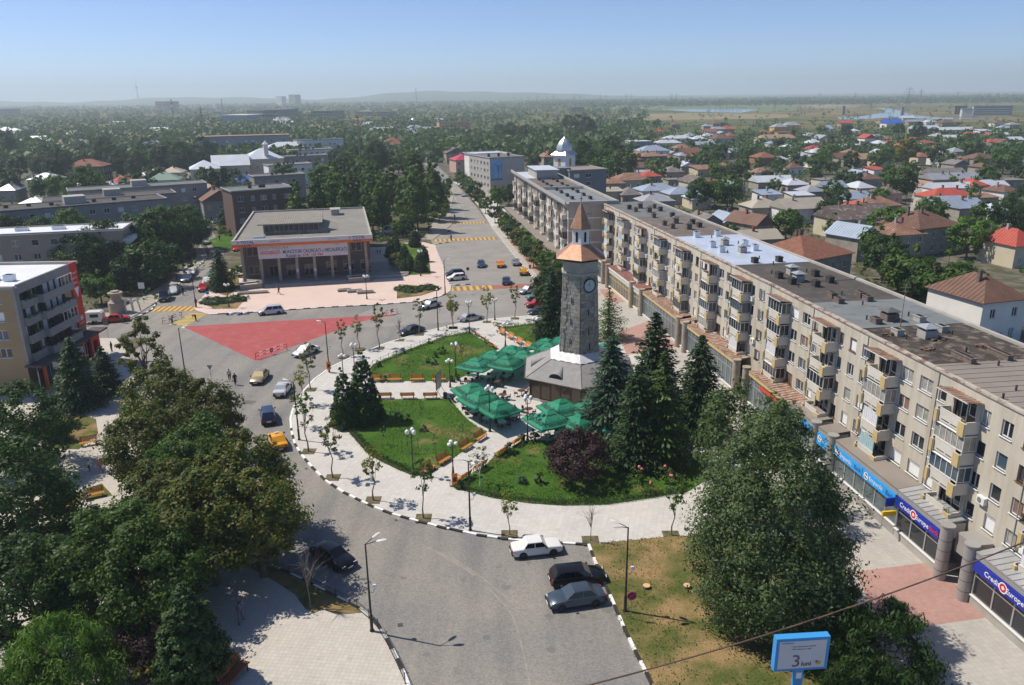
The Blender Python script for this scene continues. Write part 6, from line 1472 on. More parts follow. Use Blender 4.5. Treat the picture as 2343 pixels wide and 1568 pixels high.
proto('thin','egg',3.4,8.5,2.2,46,85,.32,'autumn',5,.2,rc=.22,inner=.2)
proto('elm','elm',6.7,18.0,.3,420,150,.27,'elm',6,.4,rc=.20,wd=.5,inner=.35)
proto('elmtop','egg',3.6,7.0,2.0,75,110,.26,'elm',61,.2,rc=.24,wd=.5,inner=.2)
proto('deep','egg',4.6,9.0,.8,120,130,.32,'deep',7,.3,rc=.28)
proto('plum','dome',3.7,4.6,1.2,110,120,.24,'plum',8,.16,rc=.24)
proto('willow','dome',4.0,6.0,.5,120,130,.42,'willow',9,.25,rc=.26,wd=.22,hang=1.0)
proto('drooper','dome',3.3,4.6,.2,90,120,.34,'deep',10,.15,rc=.26,wd=.28,hang=.9)
for i in range(5):proto('mid%d'%i,('round','egg','egg','dome','round')[i],3.4,6.4,1.5,46,46,.62,('green','deep','green','poplar','fresh')[i],20+i,.2,rc=.32)
proto('midy','egg',3.6,7.4,1.5,46,50,.6,'yellow',27,.22,rc=.3); proto('mida','egg',3.0,5.0,1.6,40,46,.5,'autumn',28,.16,rc=.3)
for i in range(3):proto('pop%d'%i,'poplar',3.0,16.0,2.0,84,60,.62,'poplar',30+i,.25,rc=.36,up=.2)
proto('street0','egg',2.2,4.4,1.7,46,60,.36,'green',40,.12,rc=.3); proto('street1','round',2.1,4.0,1.8,44,60,.36,'autumn',41,.12,rc=.3); proto('street2','egg',2.2,4.2,1.7,46,60,.36,'deep',42,.12,rc=.3)
for i in range(4):proto('young%d'%i,'egg',.85,2.8,2.3,24,17,.21,('autumn','yellow','chest','green')[i],50+i,.06,M_BARKG,rc=.3,inner=.2)
proto('sapling','egg',.45,1.3,1.1,9,8,.16,'green',55,.025,M_BARKG,rc=.35); proto('birch','egg',.8,2.6,1.2,20,16,.16,'elm',56,.04,M_FRAME,rc=.3)
_rng = np.random.default_rng(3)
_bc = np.stack([_rng.normal(0,.5,34),_rng.normal(0,.5,34),_rng.uniform(2.5,4.4,34)],1); PROTO['bare'] = (trunk_mesh('trunk',3.6,.042,_bc,_rng,M_BARKG,34),None)
pspruce('spr0',12.5,3.9,34,17,'spruce',60,leaf=.5,per=9,pw=.75); pspruce('spr1',12.5,3.7,34,16,'light',62,leaf=.5,per=9,pw=.75); pspruce('spr2',12,4.0,32,17,'blue',63,leaf=.5,per=9,pw=.75); pspruce('spr3',9,4.0,20,12,'light',64,droop=.1,leaf=.42,per=7); pspruce('spr4',9,3.6,26,16,'spruce',65,leaf=.5,per=9,pw=.75)
proto('thuja0','cone',2.5,8.5,.1,330,50,.27,'thuja',70,.2,rc=.17,up=.5,inner=.6); proto('thuja1','flame',2.7,8.2,.05,420,50,.27,'thuja',71,.2,rc=.18,up=.5,inner=.45); proto('cone','cone',.42,1.35,.02,16,26,.14,'thuja',72,.04,rc=.3,up=.6); proto('ball','dome',.7,.9,.0,16,30,.16,'deep',73,.04,rc=.35); proto('bushb','dome',.6,.9,.0,14,28,.16,'blue',74,.04,rc=.35); proto('bush','dome',1.3,1.5,.0,30,44,.24,'green',75,.05,rc=.33); proto('mat','dome',1.7,.55,.0,40,50,.22,'thuja',76,.04,rc=.26,up=.8); proto('rose','dome',.5,1.0,.05,12,18,.15,'green',77,.03,rc=.35)
proto('buso','dome',1.3,1.8,.0,30,50,.22,'autumn',78,.05,rc=.33)
random.seed(17)
def at(k,x,y,z=0.0,s=1.0):p = g(k,x,y,z); p.z = .13; return p
def atD(x,y,z):p = G(x,y,z); p.z = .13; return p
GT = [('chest1',365,905,6.5,1.0,'yellowing chestnut tree nearest the roundabout, top of the left clump'),('autumn',470,935,6.5,.95,'browning chestnut crown overhanging the roundabout beside two pedestrians'),('chest2',325,985,6.5,.92,'chestnut crown at the left side of the left clump'),('chestg',450,1035,6.5,1.0,'greener chestnut crown in the middle of the left clump'),('chest1',545,1085,6.5,1.0,'chestnut crown bulging toward the blue car'),('chest2',385,1115,6.5,.95,'chestnut crown above the shaded bench with one person'),('autumn',585,1175,6.0,.95,'browning chestnut with drooping edge over the black car'),('chest1',475,1185,6.2,1.0,'chestnut crown lowest in the left clump above shaded paving'),('chestg',310,1220,6.0,.9,'green tree in front of the left clump over the low juniper'),('chestg',190,1285,5.5,.9,'green tree left of bottom left corner trees'),('chestg',340,1300,5.5,.9,'green tree with light gaps near bottom left'),('deep',60,1330,5.0,.85,'dark tree at the left edge above the willow'),('deep',45,960,6.0,1.0,'dark tree at left edge below the corner building'),('deep',35,1110,6.0,1.05,'dark broad tree at left edge beside the playing boys'),('thin',325,795,6.5,1.0,'thin branching chestnut behind the clump with sky-lit twigs')]
for key, x, y, z, s, lab in GT:plant(key,atD(x,y,z),s,name='chestnut_tree' if 'ch' in key or key in('autumn','thin')else 'park_tree',label=lab,group='great trees of the left park')
plant('willow',atD(130,1490,4.0),.95,name='willow_tree',label='pale weeping willow filling the bottom left corner',cat='tree'); plant('willow',atD(30,1560,4.0),.8,name='willow_tree',label='smaller weeping willow at the extreme bottom left',cat='tree')
plant('thuja1',atD(432,1450,3.8),.92,name='conifer_tree',label='dark columnar conifer beside the bottom left pavement',cat='tree'); plant('plum',atD(330,1435,3.2),.62,name='plum_tree',label='purple-leaved plum between willow and dark conifer',cat='tree')
plant('buso',atD(330,1550,1.2),1.0,name='shrub',label='orange-tinged shrub at the bottom edge right of the willow',cat='shrub'); plant('bush',atD(430,1560,1.2),1.1,name='shrub',label='green shrub at the bottom edge beside the dark red bench',cat='shrub')
plant('spr4',at('V',720,450),1.05,name='spruce_tree',label='dark spruce beside the corner building shops',cat='tree'); plant('spr4',at('V',960,330),.75,name='spruce_tree',label='smaller dark spruce right of the corner shops',cat='tree')
plant('spr2',at('V',470,740),.45,name='spruce_tree',label='small blue spruce by the dry patch in left park',cat='tree'); plant('ball',at('V',675,630),1.5,name='shrub',label='round shrub alone on the dry patch in left park',cat='shrub'); plant('mat',at('V',740,1440,.3),1.5,name='juniper',label='spreading juniper mat below the shaded benches',cat='shrub')
plant('elm',(18.7,50.0,.13),1.0,name='elm_tree',label='huge grey-green elm in front of the bank shops',cat='tree'); plant('elmtop',(21.8,66.0,.13),1.45,name='elm_tree',label='lighter elm behind the huge elm reaching the block',cat='tree')
plant('drooper',atD(2000,1470,2.4),1.2,name='park_tree',label='dark drooping tree behind the blue billboard at bottom right',cat='tree'); plant('drooper',atD(1960,1575,1.4),.7,name='park_tree',label='low dark drooping bush behind the billboard post',cat='tree')
plant('thuja0',at('X',720,850),.74,name='conifer_tree',label='narrower of two dark conifers on the west lawn',cat='tree',sz=.92); plant('thuja0',at('X',895,800),.98,name='conifer_tree',label='taller bushy one of two dark conifers on west lawn',cat='tree',sz=1.08)
plant('spr0',atD(1490,975,0),1.25,name='spruce_tree',label='tallest dark spruce beside the clock tower',cat='tree',sz=1.12); plant('spr2',atD(1395,1010,0),1.2,name='spruce_tree',label='bluish spruce partly hiding the pavilion roof',cat='tree',sz=1.05); plant('spr1',atD(1510,1060,0),1.05,name='spruce_tree',label='light green spruce in front of the dark spruces',cat='tree',sz=1.0); plant('spr0',atD(1592,1000,0),1.1,name='spruce_tree',label='dark spruce at the right of the spruce group',cat='tree',sz=.98); plant('spr0',atD(1450,1065,0),.9,name='spruce_tree',label='short spruce deep in the shade behind the plum',cat='tree')
plant('spr3',at('K',1640,1015),.95,name='larch_tree',label='feathery light green larch right of the clock tower',cat='tree'); plant('spr0',at('K',1140,1010),1.0,name='pine_tree',label='dark pine immediately left of the clock tower',cat='tree',sz=.9)
plant('mid1',at('K',1130,760),1.0,name='street_tree',label='leafy tree behind the tower over the parked cars',cat='tree'); plant('mid0',at('K',1190,620),1.0,name='street_tree',label='leafy tree behind the copper roof by the pharmacy corner',cat='tree'); plant('mida',at('K',1075,700),.8,name='street_tree',label='yellowing small tree beside the red parked car',cat='tree')
plant('plum',at('Y',1140,1330),.95,name='plum_tree',label='purple-leaved plum tree on the south lawn',cat='tree')
YT = (('X',410,525,0,1.15),('X',330,655,1,1.0),('X',392,1072,3,1.25),('X',605,1303,0,1.15),('X',962,1503,1,1.1),('S',1875,88,3,1.1),('Q',530,235,1,.8),('Q',1247,287,'b',.9),('Q',1962,240,3,1.0),('F',1165,1400,0,1.0),('F',1310,1335,1,1.0),('F',1487,1327,0,1.25),('F',1665,1257,'b',1.0),('F',1840,1207,3,1.1),('K',265,912,1,1.05),('K',565,862,1,1.15),('K',812,832,0,1.1),('F',2137,1150,1,1.1),('X',297,850,2,.9))
YL = ('behind the white old car at the road edge','beside the two-armed lamp at the road edge','in front of the yellow taxi','between taxi and hedge on the curved pavement','over the black and white kerb left of the entrance','with a full crown by the park entrance','almost bare of leaves beside the entrance lamp','leafless at the corner of the dry green','half hidden by the huge elm','at the red paving side of the island','left of the tall conifers along the road','with rusty leaves facing the red paving tip','leafless in front of the black sedan','green beside the black sedan','with thin brown crown left of the silver saloon','yellowing at the far park entrance','yellowing left of the parked cars by the park','yellow beside the north tip of the park','slender behind the taxi lamp post')
for(k,x,y,v,s), lab in zip(YT,YL):
 p = at(k,x,y,.13)
 bed = MB().box(-.75,.75,-.75,.75,0,.012).build('tree_bed',M_EARTH,pav,(p.x,p.y,.132))if k!='X' or x>380 else None
 if v=='b':
  o = raw('young_tree',None,None,p,random.uniform(0,6)); o.scale = (s,)*3; raw('trunk',PROTO['bare'][0],o); tag(o,'young tree '+lab,'tree','young pavement trees')
 else:plant('young%d'%v,p,s*1.15,name='young_tree',label='young tree '+lab,group='young pavement trees')
o = raw('young_tree',None,None,at('S',880,890),1.0); o.scale = (1.3,1.3,1.25); raw('trunk',PROTO['bare'][0],o); tag(o,'leafless young tree by the black fence at bottom left','tree')
SP = (('X',1050,1015),('X',1515,1095),('X',1745,965),('X',1395,770),('X',1275,400),('X',1750,270),('X',1165,300),('X',1612,110),('Y',425,1250),('Y',632,1100),('K',345,1200),('K',560,1120),('X',1130,840))
SPL = ('by the ring trellis on the west lawn','right of the trellis on the west lawn','near the parasol end of west lawn','behind the bare patch on west lawn','in the front middle of north lawn','beside the right lamp on north lawn','by the left fence of the north lawn','at the top fence of north lawn','left in the south lawn','near the second bench of the south lawn','behind the dwarf cypresses on the north lawn','close to the diagonal benches on north lawn','in the shade of the two conifers')
for(k,x,y), lab in zip(SP,SPL):plant('sapling',at(k,x,y,.16),random.uniform(.9,1.25),name='sapling',label='thin sapling '+lab,cat='tree',group='saplings on the lawns')
plant('birch',at('Y',262,1375,.16),1.3,name='birch_tree',label='pale young birch at the edge of the south lawn',cat='tree')
CN = (('K',60,1052,1.1,'by the fence at the left of the north lawn'),('K',107,1177,1.15,'in the middle of the north lawn'),('K',42,1222,1.1,'left of the middle one on the north lawn'),('K',298,1382,1.3,'beside the north lawn lamp and parasols'),('X',1010,322,1.2,'at the left tip of the north lawn'),('X',1228,205,1.0,'along the upper left fence of the north lawn'),('X',1660,632,1.25,'at the parasol corner of the west lawn'),('Y',738,988,1.4,'between lamp and south lawn parasols'),('Y',797,1352,1.5,'standing alone on the south lawn'),('K',672,945,1.1,'by the first far bench'),('Y',95,1395,1.1,'at the hedge corner of the south lawn'))
for k, x, y, s, lab in CN:plant('cone',at(k,x,y,.16),s,name='dwarf_cypress',label='dwarf cypress '+lab,cat='shrub',group='dwarf cypresses')
BS = (('bushb','Y',655,1350,1.0,'small blue spruce bush on the south lawn'),('ball','K',165,1140,1.2,'bushy pine shrub on the north lawn'),('bushb','K',95,1235,.9,'blue bush in the middle of north lawn'),('bushb','X',1400,890,.9,'blue bush below the bare patch on west lawn'),('bushb','X',1190,770,1.0,'blue bush in conifer shade on the west lawn'),('ball','X',1255,800,1.0,'dark bush beside the blue bush on west lawn'),('ball','Y',540,1085,1.3,'dark round bush between two south lawn benches'),('ball','X',1055,452,1.0,'dark bush between first two north lawn benches'),('rose','Y',1650,1340,1.8,'rose bush with pink blooms on the south lawn'),('rose','Y',1900,1330,1.8,'tall rose bush right of the pink roses'),('rose','Y',1975,1370,1.5,'rose bush near the elm edge of south lawn'),('rose','Y',1760,1440,1.3,'low rose bush by the south hedge'),('rose','Y',2040,1370,1.4,'rose bush farthest right on the south lawn'),('bush','Y',1460,1430,.8,'leafy bush in the plum tree shade'),('ball','Y',1170,1480,1.1,'dark shrub by the bare earth at the south hedge'),('bush','F',340,1000,.3,'tiny weed tuft at the theatre kerb'))
for key, k, x, y, s, lab in BS[:-1]:plant(key,at(k,x,y,.16),s,name='rose_bush' if key=='rose' else 'shrub',label=lab,cat='shrub')
mb = MB()
fb_ = MB().ball((0,0,0),.09,6,4).mesh('bloom',mat('rose_pink',(.75,.22,.22),.6,var=.1))
for i, (x,y,z)in enumerate(((1640,1262,1.2),(1680,1268,1.3),(1690,1295,1.0),(1655,1190,1.2),(1940,1250,1.3),(2040,1345,.9),(2100,1255,.9),(1912,1420,.8))):
 host = [o for o in COL.objects if o.name.startswith('rose_bush')][min(i//2,4)]
 raw('bloom',fb_,host,(random.uniform(-.35,.35),random.uniform(-.35,.1),random.uniform(.7,1.0)))
for i, (k,x,y,s)in enumerate((('F',60,925,1.3),('F',200,905,1.5),('F',0,915,1.4),('E',1900,690,1.4),('F',1700,810,1.3),('F',1780,825,1.3),('F',1900,800,1.3),('F',1950,805,1.0))):
 plant('mat',at(k,x,y,.2),s,name='juniper',label=f"spreading juniper, {ordinal(i % 4)} counted across the {'left' if i < 4 else 'right'} theatre shrub bed",cat='shrub',group='junipers by the theatre')
for i, (x,y,s,key)in enumerate(((1585,520,.62,'thuja0'),(1635,470,.6,'thuja0'),(1710,560,.55,'thuja1'),(1800,430,.62,'thuja1'),(1760,640,.5,'thuja1'),(1850,650,.62,'thuja1'),(1700,660,.4,'thuja1'),(1880,560,.5,'thuja1'))):plant(key,at('F',x,y,.2),s,name='conifer_tree',label=f"dark clipped conifer, {ordinal(i)} in the hedge bed right of the theatre",cat='tree',group='conifers right of the theatre')
plant('mida',at('F',1640,640,.2),.6,name='small_tree',label='yellow-leaved little tree in front of the theatre hedge bed',cat='tree')
plant('spr4',at('F',90,800,.2),.95,name='spruce_tree',label='dark spruce at the left corner of the theatre',cat='tree'); plant('bush',at('F',225,690,.2),1.6,name='shrub',label='bright green shrub between spruce and theatre wall',cat='shrub'); plant('thuja1',at('E',1940,590,.2),.55,name='conifer_tree',label='low dark conifer beside the spruce left of theatre',cat='tree')
o_ = at('A',1985,1480,.2); plant('bush',o_,1.3,name='hedge_bush',label='bright green hedge bush in front of the brown brick flats',cat='shrub'); plant('bush',at('A',2050,1500,.2),1.3,name='hedge_bush',label='bright green hedge bush nearest the theatre corner',cat='shrub'); plant('mid1',at('A',2010,1440,.2),.75,name='small_tree',label='dark tree against the brown brick flats',cat='tree')
def hedge(name,label,pts,h=.75,w=.55,m='green',n=90,leaf=.16):
 rng = np.random.default_rng(len(pts)*7+int(h*10)); P = []
 tot = 0
 for i in range(len(pts)-1):
  a, b = np.array(pts[i][:2]), np.array(pts[i+1][:2]); L = np.linalg.norm(b-a); k = int(L*n)
  u = rng.uniform(0,1,(k,1)); d = (b-a)/L; nn = np.array([-d[1],d[0]]); xy = a+(b-a)*u+nn*rng.uniform(-w/2,w/2,(k,1)); bump_ = .75+.25*np.sin((tot+u*L)*1.9)+.1*np.sin((tot+u*L)*5.1)
  z = .16+h*bump_*rng.uniform(.1,1,(k,1)); P.append(np.concatenate([xy,z],1)); tot+=L
 P = np.concatenate(P); base = P[0]*[1,1,0]
 v, q4 = leaf_quads(P-base,rng.normal(size=P.shape)+[0,0,.7],leaf,.7,rng)
 return tag(raw(name,np_mesh('hedge',v,q4,LM[m]),None,base),label,'hedge')
def offs(pts,d):
 out = []
 for i, p in enumerate(pts):
  a, b = pts[max(0,i-1)], pts[min(len(pts)-1,i+1)]; e = Vector((b[0]-a[0],b[1]-a[1])).normalized(); out.append((p[0]-e.y*d,p[1]+e.x*d))
 return out
FW = gs('X',(655,775),(700,855),(780,950),(900,1090),(1000,1155),(1200,1252),(1330,1302)); FS = gs('Y',(5,1392),(160,1440),(400,1498),(700,1540),(1000,1560),(1400,1552),(1800,1492),(2100,1442)); FN = gs('X',(925,370),(960,315),(1100,252),(1300,172),(1600,62),(1820,20)); FE = gs('K',(640,895),(700,915),(1000,880),(1100,870))
hedge('hedge','low dark hedge inside the curved fence of the west lawn',offs(FW,.55),.6,.5,'deep'); hedge('hedge','low bright hedge inside the curved fence of the south lawn',offs(FS,.55),.7,.6,'fresh'); hedge('hedge','sparse clipped hedge along the north lawn fence',offs(FN,-.5),.6,.45,'green',45); hedge('hedge','clipped hedge at the top of the small east lawn',offs(FE,-.5),.8,.6,'green',70)
# iron fences
def fence(label,pts,h=.62,step=.16,zb=.13):
 base = Vector((pts[0][0],pts[0][1],0)); r = thing('iron_fence',label,'fence',base)
 allp = []
 for i in range(len(pts)-1):
  a, b = Vector((pts[i][0],pts[i][1],zb)), Vector((pts[i+1][0],pts[i+1][1],zb)); L = (b-a).length; n = max(1,round(L/1.9)); d = (b-a)/n
  for j in range(n):
   p = a+d*j-base; q_ = p+d; up = Vector((0,0,1))
   bars = MB(); bars.tube(p+up*.1,q_+up*.1,.018,n=4).tube(p+up*(h-.08),q_+up*(h-.08),.018,n=4); k = int(d.length/step)
   for t in range(1,k):bars.tube(p+d*(t/k)+up*.02,p+d*(t/k)+up*h,.011,n=3)
   kind(bars.build('fence_panel',M_IRON,r),'stuff'); MB().tube(p,p+up*(h+.1),.035,n=5).build('post',M_IRON,r)
 return r
fence('low black iron fence curving round the west lawn',FW); fence('low black iron fence curving round the south lawn',FS); fence('low iron rail fence along the north lawn',FN,.7,.6)
fence('black iron fence along the kerb of the bottom left pavement',gs('S',(1715,1568),(1660,1440),(1575,1260),(1475,1080),(1395,995),(1290,905),(1100,805),(890,700),(690,600),(430,480)),.8,.14)
# street and middle-distance trees
TREES = []
def mtree(key,x,y,s,zone,sz=None,name='tree'):
 o = plant(key,(x,y,0.0),s,name=name,sz=sz); o['category'] = 'tree'; TREES.append((zone,key,o,pix((x,y,4))))
for i, (x,y)in enumerate(((7.4,160),(6.0,168),(4.6,176),(3.2,185),(1.8,194),(.2,205),(-1.4,216),(-3.3,229),(-5.4,243),(-9,263),(-11.5,278))):mtree('street%d'%(i%3),x+.6,y,random.uniform(.95,1.2),'avr',name='street_tree')
for i, (x,y)in enumerate(((-22.5,246),(-23.8,268),(-25,292),(-26.5,318),(-13.5,298),(-17.5,322),(-22,350))):mtree('mid%d'%(i%3),x,y,random.uniform(.8,1.0),'avl',name='street_tree')
for i in range(24):
 x = -60+34*(i%8)/7+random.uniform(-1.8,1.8); y = 225+(i//8)*24+random.uniform(-8,8); mtree('pop%d'%(i%3),x,y,random.uniform(.92,1.15),'pop',name='poplar_tree')
for i in range(6):mtree('mid%d'%(i%3),random.uniform(-56,-28),random.uniform(214,220),random.uniform(.6,.8),'pop')
for key, k, x, y, s in(('deep','E',200,310,.9),('deep','E',420,330,.95),('chestg','E',700,330,1.1),('deep','E',980,520,1.15),('chestg','E',870,480,1.0),('deep','E',760,560,1.0),('mid1','E',1300,420,1.5),('chestg','E',1450,300,1.1),('deep','E',1600,280,1.05),('chestg','E',1700,230,1.0),('mid1','E',1350,560,1.1),('mid2','E',560,250,1.3),('spr0','E',240,370,.7),('deep','E',60,330,1.0),('mid1','E',1150,600,.8),('spr4','E',1180,560,.8),('mid0','E',900,700,.7),('mid1','E',1480,480,.9)):
 p = g(k,x,y); mtree(key,p.x,p.y,s*1.2,'lft')
for key, k, x, y, s in(('mid4','A',520,1200,1.3),('mid4','A',850,1190,1.4),('mid2','A',370,1180,1.2),('midy','A',850,1400,1.0),('mid1','A',100,1180,1.4),('mid2','A',650,1400,1.1),('mid1','A',780,1100,1.1),('mid0','A',1670,1180,1.2),('deep','A',1620,930,1.6),('deep','A',1500,920,1.6),('mid1','A',1750,900,1.4),('deep','A',950,880,1.7),('deep','A',880,860,1.6),('mid1','A',740,850,1.5),('deep','A',430,1000,1.7),('deep','A',540,1020,1.6),('mid1','A',180,1000,1.5),('deep','A',60,830,1.8),('spr0','A',100,720,1.4),('spr0','A',20,700,1.3),('mid1','A',1900,770,1.5),('mid0','A',1830,1060,1.1),('mid1','A',1960,1060,1.1),('mid1','A',2080,1060,1.0),('mid1','A',1760,1330,1.0),('mid1','A',1200,900,1.3),('deep','A',1300,850,1.5)):
 p = g(k,x,y); mtree(key,p.x,p.y,s,'lft')
for key, k, x, y, s in(('midy','D',1290,880,1.75),('mid0','D',1240,1190,1.75),('mid4','D',1100,1600,1.35),('mid1','D',1560,880,1.3),('mid0','D',1640,920,1.2),('mid2','D',1860,820,1.6),('mid0','D',2150,960,1.7),('deep','D',2260,1480,1.3),('mid2','D',1980,1470,1.2),('mid2','D',230,1540,1.15),('mid1','D',590,1400,1.0),('mid2','D',640,1220,1.1),('mid1','D',830,1120,1.1),('mid2','D',560,900,1.4),('mid0','D',330,930,1.4),('mid1','D',800,930,1.3),('mid2','D',1020,920,1.3),('mid1','D',770,640,1.5),('mid2','D',540,620,1.3),('spr0','D',290,660,.9),('mid1','D',160,760,1.2),('mid0','D',650,720,1.4),('mid1','D',1220,640,1.6),('deep','D',1400,640,1.4),('mid1','D',1530,650,1.3),('mid0','D',1800,720,1.5),('mid0','D',2100,700,1.4),('mid2','D',1940,930,1.0),('mid1','D',2040,1130,1.1),('mid0','D',180,1060,1.0),('mid1','D',490,1040,.8),('mid2','D',130,1130,.8),('mid4','D',1960,1600,.9),('mid1','D',60,1060,.9),('spr0','D',110,680,.8),('mid2','C',1600,560,1.5),('mid1','C',1900,760,1.0),('mid2','C',2050,830,1.4),('mid1','C',2150,870,1.5),('mid0','C',2060,1250,1.5),('mid2','C',2220,1270,1.6),('mid1','C',1960,1260,1.3),('mid0','C',2150,1040,1.4),('mid1','C',1530,1160,1.0),('mid0','C',1050,860,1.4),('mid2','C',1140,880,1.3),('mid1','C',950,880,1.2),('thuja1','C',1150,760,1.2),('deep','C',900,620,2.1),('deep','C',980,640,2.0),('deep','C',820,600,1.9),('mid1','C',600,650,1.5),('mid2','C',700,680,1.4),('deep','C',300,680,1.7),('deep','C',420,700,1.6),('mid1','C',500,820,1.3),('mid2','C',560,860,1.2),('mid1','C',200,620,1.6),('mid1','C',930,1050,1.0),('mid0','C',1020,1100,.8),('mid2','C',190,1250,1.0),('mid1','C',290,1230,1.0),('mid4','C',1380,1060,.6),('mid0','L',1760,120,.9),('mid1','L',2180,500,1.35),('mid1','L',2330,600,1.1),('mid0','M',1300,200,1.4),('mid0','M',1600,330,1.5),('mid2','M',1800,420,1.3),('mid1','M',1480,300,1.2)):
 p = g(k,x,y); mtree(key,p.x,p.y,s*.95,'rgt')
def blocked(x,y,r=2.2):
 for h in HOUSES:
  c = h['c']; R = .42*math.hypot(h['w'],h['d'])+r*.6
  if(x-c[0])**2+(y-c[1])**2<R*R:return True
 for loc, rz, L, D in FOOT:
  dx, dy = x-loc[0], y-loc[1]; u = dx*math.cos(rz)+dy*math.sin(rz); v = -dx*math.sin(rz)+dy*math.cos(rz)
  if-r-1<u<L+r and-r-2<v<D+r:return True
 if in_poly(x,y,plaza)or in_poly(x,y,ISLAND)or in_poly(x,y,tsq):return True
 if in_poly(x,y,[(p.x,p.y)for p in street]):return True
 for t in TREES:
  if(x-t[2].location.x)**2+(y-t[2].location.y)**2<12:return True
 if 1<x<46 and 45<y<245 and x>12-(y-167)*.147-3 and x<50-(y-60)*.15:return True
 return False
def fill(n,x0,x1,y0,y1,keys,smin,smax,zone,test=None):
 k = 0; tries = 0
 while k<n and tries<n*30:
  tries+=1; x, y = random.uniform(x0,x1), random.uniform(y0,y1)
  if test and not test(x,y):continue
  px, py = pix((x,y,4))
  if not(-60<px<2400):continue
  if blocked(x,y):continue
  mtree(random.choice(keys),x,y,random.uniform(smin,smax),zone); k+=1
fill(70,50,330,95,460,('mid0','mid1','mid2','mid3','mid4','mid2'),.7,1.3,'rgt')
fill(34,-100,60,300,470,('mid0','mid1','mid2','deep','mid3'),1.2,1.9,'mdl',lambda x,y:x<-45 or x>10)
fill(30,-250,-75,240,500,('mid0','mid1','mid2','deep'),1.1,1.8,'lft')
_zn = dict(avr='in the tan avenue block row',avl='along the upper avenue',pop='in the grove behind the theatre',lft='of the left quarter',rgt='behind the long block',mdl='up the avenue beyond the poplars')
_kn = dict(deep='dark green tree',chest='green tree',chestg='green tree',pop0='tall poplar',pop1='tall poplar',pop2='tall poplar',midy='yellow-green tree',mida='yellowing tree',mid4='light green tree',spr0='dark spruce',spr4='dark spruce',thuja1='dark column conifer',street1='browning street tree',street0='green street tree',street2='dark street tree',mid1='deep green tree',mid3='loose green tree')
_tg = defaultdict(list)
for z, key, o, p in TREES:_tg[(z,_kn.get(key,'leafy green tree'))].append((p[0],o))
for(z,kn), L in _tg.items():
 L.sort(key=lambda t:t[0])
 for i, (_,o)in enumerate(L):
  o['label'] = f"{kn}, {ordinal(i)} from left of its kind {_zn[z]}" if len(L)>1 else f"{kn}, the only one of its kind {_zn[z]}"; o['group'] = 'trees '+_zn[z]
def scrub(name,label,n,x0,x1,y0,y1,m,leaf,hmax,per=9,seed=1,dens=None):
 rng = np.random.default_rng(seed); c = []
 while len(c)<n:
  x, y = rng.uniform(x0,x1), rng.uniform(y0,y1)
  if dens is not None and rng.uniform()>dens(x,y):continue
  if y<480 and blocked(x,y,.5):continue
  c.append((x,y))
 c = np.array(c); h = rng.uniform(.5,1,n)*hmax
 p = np.concatenate([c,np.zeros((n,1))],1)[:,None]+rng.normal(size=(n,per,3))*np.stack([h*.55,h*.55,h*.0],1)[:,None]; p[...,2] = h[:,None]*rng.uniform(.15,1,(n,per))
 nn = rng.normal(size=(n*per,3))+[0,0,.8]
 v, q4 = leaf_quads(p.reshape(-1,3),nn,leaf,.75,rng); o = raw(name,np_mesh(name,v,q4,LM[m])); o['label'] = label; o['category'] = 'shrubbery'
 return kind(o,'stuff')
scrub('garden_shrubbery','low garden shrubbery between the houses behind the long block',2600,48,380,90,480,'green',.9,2.4,12,1)
scrub('garden_shrubbery','low shrubbery filling the yards of the left quarter',900,-260,-72,138,500,'deep',.9,2.2,12,2)
scrub('garden_shrubbery','undergrowth beneath the poplar grove',260,-66,-24,212,300,'deep',.8,1.6,12,3)
def turf(pts,n,seed,label,m='fresh',z=.16,leaf=.17):
 rng = np.random.default_rng(seed); xs = [p[0]for p in pts]; ys = [p[1]for p in pts]; P = []
 k = len(pts)
 while len(P)<n:
  x, y = rng.uniform(min(xs),max(xs)), rng.uniform(min(ys),max(ys))
  if in_poly(x,y,pts)and math.sin(x*.9+seed)+math.sin(y*1.1+x*.4)+rng.normal()*.6>-.6:P.append((x,y,z+.05))
 for i in range(k):
  a, b = pts[i], pts[(i+1)%k]; L = math.hypot(b[0]-a[0],b[1]-a[1])
  for _ in range(int(L*14)):t = rng.uniform(); P.append((a[0]+(b[0]-a[0])*t+rng.normal()*.09,a[1]+(b[1]-a[1])*t+rng.normal()*.09,z))
 P = np.array(P); v, q4 = leaf_quads(P,rng.normal(size=P.shape)+[0,0,.5],leaf,.4,rng,np.tile([0,0,1.0],(len(P),1))+rng.normal(size=P.shape)*.5)
 o = raw('grass',np_mesh('grass',v,q4,LM[m])); o['label'] = label; o['category'] = 'grass'; kind(o,'stuff')
for i, (nm,lab,n,m)in enumerate((('west_lawn','short grass of the west lawn',9000,'fresh'),('north_lawn','short grass of the north lawn',8000,'fresh'),('south_lawn','short grass of the south lawn',12000,'fresh'),('east_lawn','short grass of the small east lawn',2500,'fresh'),('dry_green','dry tufted grass of the green by the parked cars',5000,'autumn'))):turf([(p[0],p[1])for p in LAWN[nm]],n,i+1,lab,m)
